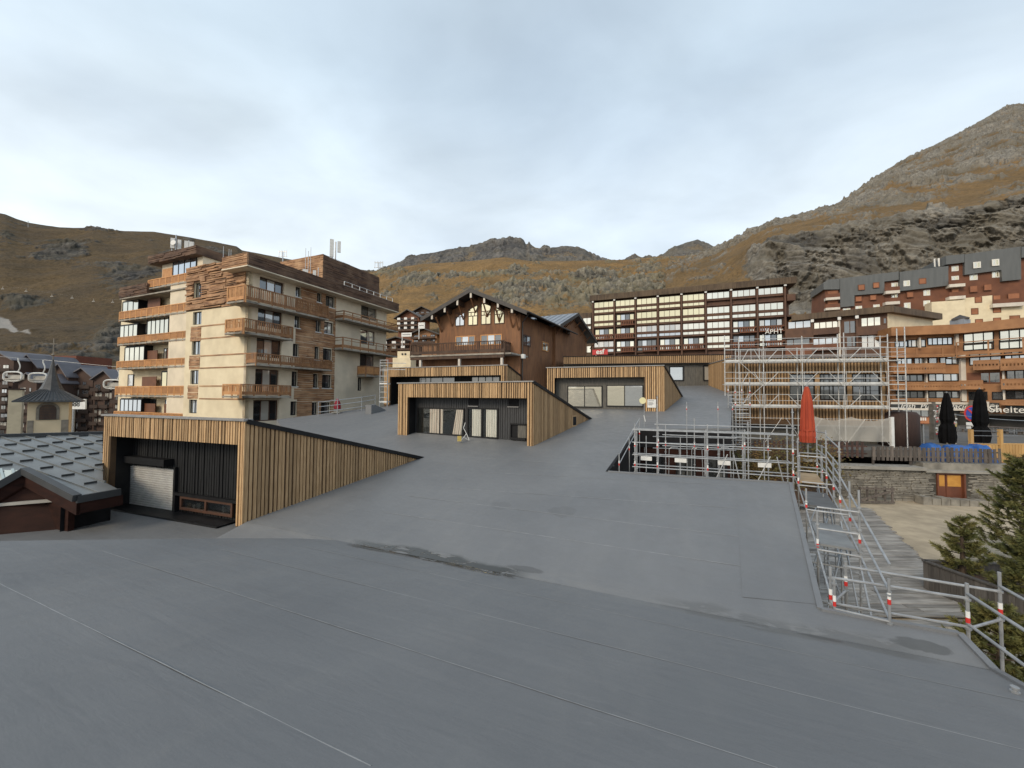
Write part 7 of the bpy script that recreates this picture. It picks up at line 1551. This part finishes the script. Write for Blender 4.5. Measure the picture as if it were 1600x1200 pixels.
# --- facade scaffold before the slatted house
n0, n1 = .35, 1.15
T = Thing('facade_scaffold', 'tall silver scaffold with three deck levels before the slatted house', 'scaffold', FB.P(6, ZS, .8))
xs_ = [FB.px(*ZG(x, 700), n1)[0] for x in (115, 292, 572, 875, 1192)]; xs_ = [xs_[0] - 1.1] + xs_
lev = [FB.px(*ZG(700, y), n1)[1] for y in (905, 740, 572)]; ztp = FB.px(*ZG(700, 372), n1)[1]
for i, a in enumerate(xs_):
    for n in (n0, n1):
        if i == 0 and n == n0: continue
        std(T, FB.P(a, 0, n), ZS if i else -1.0, ztp - .2 * (i % 2) if n == n1 or i > 3 else lev[2] + 1.2, None, .036)
for k, z in enumerate(lev):
    for a, b in zip(xs_[:-1], xs_[1:]):
        mb = MB(); FB.box(mb, a + .04, b - .04, z - .03, z + .02, n0 + .05, n1 - .05); d_ = T.part('deck', mb, 'deck_steel')
        mb = MB(); FB.box(mb, a + .03, b - .03, z + .021, z + .17, n1 - .045, n1 - .02); T.part('toe_board', mb, 'deck_steel', d_)
        L = b - a
        if L > 1.5:                               # trapezoid guard frame of each bay
            mb = MB(); P_ = lambda x, y: FB.P(x, y, n1 + .03); r = .026
            mb.tube(P_(a + .12, z - .12), P_(a + L * .38, z + 1.0), r); mb.tube(P_(a + L * .38, z + 1.0), P_(a + L * .62, z + 1.0), r); mb.tube(P_(a + L * .62, z + 1.0), P_(b - .12, z - .12), r); mb.tube(P_(a + .05, z + 1.0), P_(b - .05, z + 1.0), r * .8)
            mb.tube(P_(a + .12, z - .12), P_(a + .12, z + 1.0), r * .7); mb.tube(P_(b - .12, z - .12), P_(b - .12, z + 1.0), r * .7); mb.tube(P_(a + .05, z + .5), P_(b - .05, z + .5), r * .7); T.part('guard_frame', mb, 'tube_pale')
        else:
            mb = MB(); mb.tube(FB.P(a, z + 1, n1), FB.P(b, z + 1, n1), .02); mb.tube(FB.P(a, z + .5, n1), FB.P(b, z + .5, n1), .02); T.part('guard_frame', mb, 'tube_pale')
    led(T, FB.P(xs_[0], z - .08, n1), FB.P(xs_[-1], z - .08, n1)); led(T, FB.P(xs_[1], z - .08, n0), FB.P(xs_[-1], z - .08, n0))
    for a in xs_[1:]: led(T, FB.P(a, z - .08, n0), FB.P(a, z - .08, n1), name='transom')
for dz in (1.05, 1.45, 1.9): led(T, FB.P(xs_[0], lev[2] + dz, n1), FB.P(xs_[-1], lev[2] + dz, n1), .02)
for dz in (.55, 1.1): led(T, FB.P(xs_[1], lev[0] - dz - .4, n1), FB.P(xs_[-1], lev[0] - dz - .4, n1), .02)
for a, b in zip(xs_[2:-1], xs_[3:]): led(T, FB.P(a, ZS + .1, n1 + .04), FB.P(a + (b - a) * .45, lev[0] - .9, n1 + .04), .018, 'brace'); led(T, FB.P(a + (b - a) * .55, lev[0] - .9, n1 + .04), FB.P(b, ZS + .1, n1 + .04), .018, 'brace')
for z in lev:
    for dz in (.5, 1.0): led(T, FB.P(xs_[1], z + dz, n0), FB.P(xs_[-1], z + dz, n0), .02)
for a, b in zip(xs_[1:-1], xs_[2:]):
    m_ = (a + b) / 2
    for dn in (n1,): led(T, FB.P(m_, lev[2] - .1, dn), FB.P(m_, lev[2] + 1.1, dn), .018, 'upright'); led(T, FB.P(m_, lev[0], n0), FB.P(m_, lev[1], n0), .018, 'upright')
led(T, FB.P(xs_[1], lev[0], n1 + .06), FB.P(xs_[2], lev[1], n1 + .06), .022, 'brace'); led(T, FB.P(xs_[1], lev[2], n1 + .06), FB.P(xs_[2], lev[1], n1 + .06), .022, 'brace')
# return at its right end
xe = xs_[-1]
for dn in (n1 - .95,): pass
ret = xe + 1.15
for n in (n0, n1): std(T, FB.P(ret, 0, n), ZS, ztp + .35, None, .036)
for z in lev:
    mb = MB(); FB.box(mb, xe + .04, ret - .03, z - .03, z + .02, n0 + .05, n1 - .05); T.part('deck', mb, 'deck_steel')
    for dz in (0.3, .65, 1.0, 1.4): led(T, FB.P(xe, z + dz, n1), FB.P(ret, z + dz, n1), .018)
    for dz in (.5, 1.0): led(T, FB.P(ret, z + dz, n0), FB.P(ret, z + dz, n1), .018)
TM[0] = 'steel_tube'
# drooping protective sheet at its foot
a0, a1 = FB.px(*ZG(660, 1050), n1 + .15)[0], FB.px(*ZG(1205, 1050), n1 + .15)[0]; zt_ = FB.px(*ZG(900, 975), n1 + .15)[1]; zb_ = FB.px(*ZG(900, 1150), n1 + .15)[1]; mb = MB(); nx_, nz_ = 40, 8
for j in range(nz_ + 1):
    for i in range(nx_ + 1):
        u_, v_ = i / nx_, j / nz_; sag = .30 * abs(math.sin(u_ * math.pi * 2)) * (1 - v_); mb.v.append(tuple(FB.P(a0 + (a1 - a0) * u_, zt_ - sag + (zb_ - zt_) * v_, n1 + .12 + .08 * math.sin(u_ * 23 + v_ * 3) * v_)))
mb.f = [(j * (nx_ + 1) + i, j * (nx_ + 1) + i + 1, (j + 1) * (nx_ + 1) + i + 1, (j + 1) * (nx_ + 1) + i) for j in range(nz_) for i in range(nx_)]
single('scaffold_sheet', mb, 'netting', 'translucent protective sheet hanging at the foot of the tall scaffold', 'sheet', FB.P((a0 + a1) / 2, zb_, n1 + .2), smooth=True)

# --- courtyard: dark walls under the roof edge
Cw = Thing('shop_building', 'dark red shopfront with black fascia under the roof at the courtyard notch', 'building', uv(*c4, -7.2))
A4, A5 = uv(*c4, 0), uv(*c5, 0); FQ = Fac(A4, A5 - A4); LQ = (A5 - A4).length; z4 = zmain(*c4)
mb = MB(); FQ.box(mb, 0, LQ, z4 - 1.0, z4 + .02, -.15, .05); Cw.part('fascia', mb, 'black_wall'); mb = MB(); FQ.box(mb, 0, LQ, -8.5, z4 - 1.001, -.3, -.08); Cw.part('wall', mb, 'red_timber')
for k in range(3): FQ.window(Cw, (.4 + k * LQ / 3, LQ / 3 * (k + 1) - .2, -5.2, z4 - 1.45), -.02, 'dark_frame', 'glass_dark', 2, .09)
A3 = uv(*c3, 0); FQ2 = Fac(A3, A4 - A3); mb = MB()
pa, pb = uv(*c3, zmain(*c3) + .015), uv(*c4, zmain(*c4) + .015); nn_ = FQ2.n * (.03 if FQ2.n.x > 0 else -.03)
mb.prism([pa + nn_, pb + nn_, pb + nn_ - Vector((0, 0, 4.6)), pa + nn_ - Vector((0, 0, 4.6))], -nn_ * 4); Cw.part('side_fascia', mb, 'black_wall')
mb = MB(); mb.add([uv(*c3, -7.3), uv(*c2, -7.3) + Vector((3, 2, 0)), uv(*c5, -7.3) + Vector((3, 0, 0)), uv(*c4, -7.3)], [(0, 1, 2, 3)]); structure('courtyard', mb, 'asphalt')
# --- courtyard scaffold: near row just beyond the roof edge, far row before the shopfront
T = Thing('courtyard_scaffold', 'low tube scaffold standing in the courtyard notch of the roof', 'scaffold', uv(*c3, -7.3) + Vector((3, 1, 0)))
E3, E2_ = uv(*c3, 0), uv(*c2, 0); dE = (E2_ - E3).normalized(); nE = Vector((-dE.y, dE.x, 0)); nE = nE if nE.y > 0 else -nE
FN1 = Fac(E3 + nE * .45, dE); FN2 = Fac(E3 + nE * 1.25, dE)
xsn = [FN1.px(x, 700)[0] for x in (992, 1027, 1105.5, 1169, 1239)]
for i, a in enumerate(xsn):
    zt_ = (-1.05, -.25, -1.0, -.85, -.35)[i]; std(T, FN1.P(a, 0), -7.3, zt_, (-2.0, -2.75) if i != 3 else None)
    std(T, FN2.P(a + .05, 0), -7.3, (-1.25, -1.2, -1.25, -1.2, -1.0)[i], (-1.9,) if i % 2 else None)
for z in (-1.3, -1.8, -2.3, -2.78): led(T, FN1.P(xsn[0] - .1, z), FN1.P(xsn[-1] + .1, z))
for z in (-1.32, -2.35, -2.8): led(T, FN2.P(xsn[0] - .1, z), FN2.P(xsn[-1] + .1, z))
for a in xsn:
    for z in (-1.35, -2.33): led(T, FN1.P(a, z), FN2.P(a + .05, z), name='transom')
mb = MB()
for a, b in zip(xsn[:-1], xsn[1:]):
    mb = MB(); FN2.box(mb, a + .04, b - .04, -3.2, -3.14, -.02, .78); T.part('deck', mb, 'deck_steel')
for a, b in ((xsn[2], xsn[3]), (xsn[3], xsn[4])): led(T, FN1.P(a + .3, -3.0), FN1.P((a + b) / 2, -2.1), .02, 'brace'); led(T, FN1.P((a + b) / 2 + .2, -2.1), FN1.P(b - .3, -3.0), .02, 'brace')
FF1 = Fac(A4 + FQ.n * .7, FQ.d)
for x, zt_ in ((1027, .0), (1073, -.25), (1122, -.3), (1145, -.25)):
    a = FF1.px(x, 660)[0]; std(T, FF1.P(a, 0), -7.3, FF1.px(x, 628 if x > 1030 else 618)[1], (FF1.px(x, 632)[1] - .3,))
for y in (682, 692, 700): a0, z = FF1.px(1020, y); a1 = FF1.px(1150, y)[0]; led(T, FF1.P(a0, z), FF1.P(a1, z))
for x in (1050, 1085, 1090, 1128):                    # upright hoop frames
    a = FF1.px(x, 700)[0]; mb = MB(); z0, z1 = -4.2, FF1.px(x, 698)[1]; mb.tube(FF1.P(a - .25, z0, .3), FF1.P(a - .22, z1 - .1, .3), .02); mb.tube(FF1.P(a - .22, z1 - .1, .3), FF1.P(a - .1, z1, .3), .02); mb.tube(FF1.P(a - .1, z1, .3), FF1.P(a + .2, z1, .3), .02); mb.tube(FF1.P(a + .2, z1, .3), FF1.P(a + .3, z1 - .1, .3), .02); mb.tube(FF1.P(a + .3, z1 - .1, .3), FF1.P(a + .33, z0, .3), .02); T.part('hoop', mb, 'steel_tube')
for z in (-1.05, -3.25): led(T, FN1.P(xsn[1] - .1, z), FN1.P(xsn[-1] + .1, z), .02)
for i, a in enumerate(xsn[:-1]):
    b = xsn[i + 1]; led(T, FN2.P(a, -3.1), FN2.P(a, -1.3), .018, 'upright'); m_ = (a + b) / 2; led(T, FN2.P(m_, -3.1), FN2.P(m_, -1.6), .018, 'upright')
    mb = MB(); FN2.box(mb, m_ - .22, m_ + .22, -2.62, -2.45, .02, .04); T.part('plate', mb, 'white_paint')
FM = Fac(E3 + nE * 3.2, dE)
for x in (1040, 1085, 1122, 1160, 1200):
    a = FM.px(x, 690)[0]; std(T, FM.P(a, 0), -7.3, -1.5 + .3 * ((x // 7) % 3), (-2.2,))
for z in (-1.7, -2.2, -2.7): led(T, FM.P(FM.px(1035, 690)[0], z), FM.P(FM.px(1205, 690)[0], z), .022)
# sloping handrail down the left edge of the notch
sl = [(on_main(958, 729), .55), (on_main(975, 705), .75), (on_main(992, 680), .95)]
for p, h in sl: std(T, p + Vector((.25, 0, 0)), p.z - 3, p.z + h, (p.z + .05,), coupler=False)
for k in (0, .4):
    for (p, h), (q, g) in zip(sl[:-1], sl[1:]): led(T, p + Vector((.25, 0, h - k - .05)), q + Vector((.25, 0, g - k - .05)), .02, 'handrail')
# --- stair tower between notch and slatted house
T = Thing('stair_tower_scaffold', 'narrow ladder-like scaffold stair tower at the corner of the notch', 'scaffold', at(1160, 690, 26.0) * 1.0)
YS = 25.5; pL, pR = at(1149, 640, YS), at(1172, 640, YS); zt_ = at(1150, 600, YS).z; back = Vector((.6, 1.9, 0))
for p in (pL, pR): std(T, p, -7.3, zt_ + (.45 if p is pR else 0), (zt_ - .6, zt_ - 1.4), .03); std(T, p + back, -7.3, zt_, (zt_ - .5,), .03)
z = -7.0; k = 0
while z < zt_ - .4:
    mb = MB(); c = (pL + pR) / 2; f = (k % 6) / 6; o = back * f if (k // 6) % 2 == 0 else back * (1 - f); mb.bar(Vector((pL.x, pL.y, z)) + o, Vector((pR.x, pR.y, z)) + o, .24, .035); T.part('tread', mb, 'deck_steel'); z += .24; k += 1
for z in (-.1, -.6, -1.1, -1.7, -2.2, -2.9):
    if z < zt_: led(T, Vector((pL.x, pL.y, z)), Vector((pR.x, pR.y, z))); led(T, Vector((pR.x, pR.y, z + .1)), Vector((pR.x, pR.y, z + .1)) + back); led(T, Vector((pL.x, pL.y, z + .1)), Vector((pL.x, pL.y, z + .1)) + back)

# --- scaffold walkway along the right-hand edge of the roof
T = Thing('edge_scaffold', 'stepped tube scaffold walkway along the right edge of the roof', 'scaffold', uv(*c2, -7))
cA, cB = uv(c1[0], V1, 0), uv(*c2, 0); e_ = (cB - cA).normalized(); r_ = Vector((e_.y, -e_.x, 0)); r_ = r_ if r_.x > 0 else -r_
st = (0.1, 2.35, 4.7, 7.1, 9.4); FX = lambda t, o, z: cA + e_ * t + r_ * o + Vector((0, 0, z))
dz_ = (-3.95, -3.58, -3.2, -2.95, -2.95)
for i, t in enumerate(st):
    std(T, FX(t, .22, 0), -7.0, dz_[i] + (.55, .9, .6, 1.6, 1.7)[i], (dz_[i] + .05,)); std(T, FX(t, .98, 0), -7.0, dz_[i] + (.75, 1.5, 2.0, 1.9, 1.9)[i], (dz_[i] + .3,))
for i in range(4):
    t0, t1 = st[i], st[i + 1]; z0, z1 = dz_[i], dz_[i + 1]; zd = min(z0, z1) + .12
    mb = MB(); mb.hexa([FX(t0 + .1, .28, zd - .05), FX(t0 + .1, .93, zd - .05), FX(t1 - .25, .93, zd - .05), FX(t1 - .25, .28, zd - .05), FX(t0 + .1, .28, zd), FX(t0 + .1, .93, zd), FX(t1 - .25, .93, zd), FX(t1 - .25, .28, zd)]); T.part('deck', mb, ('deck_grey', 'deck_grey', 'deck_dark', 'deck_ply')[i]) if i else None
    for dz in (.5, 1.0): led(T, FX(t0, 1.0, z0 + dz), FX(t1, 1.0, z1 + dz))
    if i > 1:
        for dz in (.5, 1.0, 1.5): led(T, FX(t0, 1.0, z0 + dz + .3), FX(t1, 1.0, z1 + dz + .2), .02)
    led(T, FX(t0, .22, z0 - .02), FX(t1, .22, z1 - .02)); led(T, FX(t0, .98, z0 - 1.6), FX(t1, .98, z1 - .2), .02, 'brace'); led(T, FX(t0, 1.0, z0 - .02), FX(t1, 1.0, z1 - .02))
for i, t in enumerate(st):
    for dz in (0, .5, 1.0, -1.2):
        if i in (1, 3) or dz <= 0: led(T, FX(t, .22, dz_[i] + dz), FX(t, .98, dz_[i] + dz), name='transom')
mb = MB(); q = FX(7.9, .6, -2.75); w_ = .3
for sx in (-w_, w_): mb.tube(FX(7.6, .6 + sx, -3.0), FX(7.6, .6 + sx, -1.9), .02)
mb.tube(FX(7.6, .6 - w_, -1.9), FX(7.6, .6 + w_, -1.9), .02); mb.tube(FX(7.6, .6 - w_, -2.4), FX(7.6, .6 + w_, -2.4), .02); T.part('gate_hoop', mb, 'steel_tube')
for i in range(1, 4):                                  # ladder rungs, gates and short uprights crowding the walkway
    tm = (st[i] + st[i + 1]) / 2; zm = (dz_[i] + dz_[i + 1]) / 2
    std(T, FX(tm, 1.0, 0), zm - .6, zm + 1.3, (zm + .3,), .022); led(T, FX(tm, .22, zm - .9), FX(tm, .98, zm - .9), .022, 'transom'); led(T, FX(tm, .22, zm + .45), FX(tm, 1.0, zm + .45), .02, 'transom')
    led(T, FX(st[i], .98, dz_[i] - 2.4), FX(st[i + 1], .98, dz_[i + 1] - 2.4), .022); led(T, FX(st[i], .22, dz_[i] - 2.2), FX(st[i + 1], .98, dz_[i + 1] - 1.0), .02, 'brace')
for k in range(9): led(T, FX(6.2, .78, -5.6 + k * .28), FX(6.2, 1.05, -5.6 + k * .28), .014, 'rung')
for o in (.78, 1.05): led(T, FX(6.2, o, -5.8), FX(6.2, o, -3.0), .016, 'ladder_rail')
# --- near guard rail round the lower right corner
T = Thing('near_guard_rail', 'near tube guard rail round the lower right corner of the roof', 'scaffold', uv(EDGE_U + .3, V1, -8))
ze = zmain(0, V1); p5, p8 = uv(c1[0] + .25, V1 + .3, 0), uv(EDGE_U + .25, V1 + .28, 0); p7, p9 = uv(c1[0] + .75, V1 + 1.1, 0), uv(EDGE_U + 1.0, V1 + .9, 0); p10 = uv(EDGE_U + .28, V1 - 1.0, 0); p12 = uv(EDGE_U + .28, V1 - 3.4, 0); p11 = uv(EDGE_U + 1.05, V1 - 1.6, 0); p13 = uv(EDGE_U + 1.05, V1 - 4, 0)
for p, t_ in ((p5, .72), (p8, .78), (p7, .6), (p9, .85), (p10, .95), (p11, .9), (p12, 1.4), (p13, 1.4)): std(T, p, -9.2, ze + t_, (ze + .1,), .026)
Zq = lambda p, z: Vector((p.x, p.y, z))
for a, b in ((p5, p8),): 
    for z in (ze + .03, ze + .52): led(T, Zq(a, z), Zq(b, z), .026)
for a, b in ((p7, p9),): led(T, Zq(a, ze + .5), Zq(b, ze + .5), .026, 'pale_ledger'); led(T, Zq(a, ze - 1.0), Zq(b, ze - 1.0), .026)
for a, b in ((p8, p10), (p10, p12), (p9, p11), (p11, p13)):
    for z in (ze + .08, ze + .6): led(T, Zq(a, z), Zq(b, z), .026)
for a, b in ((p5, p7), (p8, p9), (p10, p11)):
    for z in (ze + .0, ze - 1.1): led(T, Zq(a, z), Zq(b, z), .024, 'transom')
led(T, Zq(p5, ze - 2.2), Zq(p8, ze - .2), .024, 'brace'); led(T, Zq(p7, ze - .4), Zq(p5, ze - 2.0), .024, 'brace')
mb = MB(); mb.hexa([Zq(p8, ze - 1.0), Zq(p9, ze - 1.0), Zq(p11, ze - 1.0), Zq(p10, ze - 1.0), Zq(p8, ze - .95), Zq(p9, ze - .95), Zq(p11, ze - .95), Zq(p10, ze - .95)]); T.part('deck', mb, 'deck_steel')
# crumpled white sheet under the corner of the roof
c = uv(EDGE_U + .35, V1 - 1.55, znear(0, V1 - 1.55) - .35); mb = MB(); r = random.Random(4)
for j in range(6):
    for i in range(6): mb.v.append(tuple(c + AU * ((i - 2.5) * .1) + AV * ((j - 2.5) * .16) + Vector((0, 0, r.uniform(-.06, .06) - abs(i - 2.5) * .03))))
mb.f = [(j * 6 + i, j * 6 + i + 1, j * 6 + i + 7, j * 6 + i + 6) for j in range(5) for i in range(5)]; single('plastic_sheet', mb, 'white_paint', 'crumpled white plastic sheet tucked under the roof edge at lower right', 'sheet', c, smooth=True)
mb = MB(); c = on_near(1586, 1082); mb.lathe(c, [(.05, 0), (.05, .02), (.025, .025), (.025, .05), (.045, .055), (.045, .075)], 10); single('roof_anchor', mb, 'steel_tube', 'tiny metal anchor on the roof near the right edge', 'anchor', c)

# --- guard rail and ladder tower below the apartment block
T = Thing('roof_guard_rail', 'thin tube guard rail on the roof edge before the apartment tower', 'railing', on_main(545, 645)); ps = [on_main(497, 650.5), on_main(527, 647.0), on_main(565, 641.5), on_main(586, 637.5)]
for p in ps: std(T, p, p.z - .05, p.z + 1.25, None, .03, False)
for p, q in zip(ps[:-1], ps[1:]):
    for h in (.35, .8, 1.2): led(T, p + Vector((0, 0, h)), q + Vector((0, 0, h)), .03)
T = Thing('ladder_scaffold', 'slim ladder scaffold between apartment tower and rear dormer', 'scaffold', on_main(597, 637)); p = on_main(593, 636); q = p + Vector((.75, -.1, 0)); zt_ = at(593, 562, p.y).z
for a in (p, q): std(T, a, p.z - .1, zt_, None, .04, False)
z = p.z + .4
while z < zt_: led(T, Vector((p.x, p.y, z)), Vector((q.x, q.y, z)), .028, 'rung'); z += .5
for z in (p.z + .5, p.z + 2.2): T.part('deck', MB().box(((p.x + q.x) / 2, p.y + .3, z), (.8, .7, .12)), 'white_paint')
led(T, Vector((p.x, p.y, zt_ - .3)), Vector((p.x + 2.5, p.y - .3, zt_ - .35)), .03); led(T, Vector((p.x, p.y, zt_ - .9)), Vector((p.x + 2.5, p.y - .3, zt_ - .95)), .03)
p0, p1_, p2_ = on_main(571, 646.5), on_main(580, 647), on_main(599, 642); mb = MB(); h = Vector((0, 0, .75)); b_ = Vector((.1, .9, 0)); mb.prism([p0, p1_, p1_ + h, p0 + h], (.2, .5, 0)); mb.prism([p1_, p2_, p1_ + h], (.2, .5, 0)); single('roof_upstand', mb, 'membrane', 'small wedge-shaped membrane upstand on the roof by the tower', 'upstand', p0)

# --- round sign and placard beside the right dormer
c = at(1004, 626, 22.3); T = Thing('round_marker', 'pale yellow round disc on a thin pole in the notch scaffold', 'sign', Vector((c.x + .1, c.y, c.z - 3))); o = MB().lathe((0, 0, 0), [(.19, 0), (.19, .03)], 20); M_ = Matrix.Rotation(R_(90), 3, 'X'); o.v = [tuple(M_ @ Vector(v) + c) for v in o.v]; mat('pale_yellow', (0.78, 0.72, 0.42), rough=.5); T.part('disc', o, 'pale_yellow'); T.part('pole', MB().tube(c + Vector((.1, .02, -3)), c + Vector((.1, .02, -.05)), .018), 'steel_tube'); T.part('ribbon', MB().bar(c + Vector((.06, -.03, -.85)), c + Vector((.14, -.03, -1.2)), .03, .07), 'white_paint')
F_ = D3.F; r = F_.rect((1011.5, 624), (1025, 637), .06); T = Thing('site_notice', 'small white site notice fixed to the right dormer slats', 'notice', F_.P((r[0] + r[1]) / 2, r[2], .05)); mb = MB(); F_.box(mb, *r, .03, .055); b_ = T.part('board', mb, 'white_paint')
for k, (f, g) in enumerate(((.80, .9), (.55, .7), (.42, .8), (.3, .6))): F_.block(T, 'print_line', (r[0] + .07, r[0] + .07 + (r[1] - r[0] - .14) * g, r[2] + (r[3] - r[2]) * f, r[2] + (r[3] - r[2]) * f + .035), .055, .058, 'slate_purple', b_)
# --- tripod work light before the middle dormer
F_ = D2.F; a, z = F_.px(721, 690, .5); c = F_.P(a, z + .02, .5); T = Thing('work_light', 'fallen yellow work light with pale stand before the middle dormer', 'lamp', c); h = T.part('head', MB().box(c + Vector((-.1, -.1, .15)), (.2, .1, .28), .4), 'yellow_thing')
for p, q in (((0, 0, .05), (.25, .2, .4)), ((.25, .2, .4), (.08, .25, .7)), ((.25, .2, .4), (.42, .1, .05)), ((.1, .1, .2), (.4, .25, .02)), ((.08, .25, .7), (.16, .3, 1.0))): T.part('leg', MB().tube(c + Vector(p), c + Vector(q), .018), 'white_paint')
# --- machine in the notch
c = at(1006, 733, 18.4); c.z = -7.3 + 3.0; T = Thing('condenser_unit', 'grey ventilation unit standing low in the roof notch', 'machine', (c.x, c.y, -7.3)); T.part('plinth', MB().box((c.x, c.y, -5.9), (1.2, .9, 2.8)), 'concrete'); T.part('casing', MB().box(c + Vector((0, 0, -.2)), (1.1, .8, .6)), 'dull_white'); o = MB().lathe((0, 0, 0), [(.24, 0), (.24, .05)], 16); o.v = [tuple(M_ @ Vector(v) + c + Vector((.1, -.4, -.2))) for v in o.v]; T.part('fan', o, 'dark_frame')
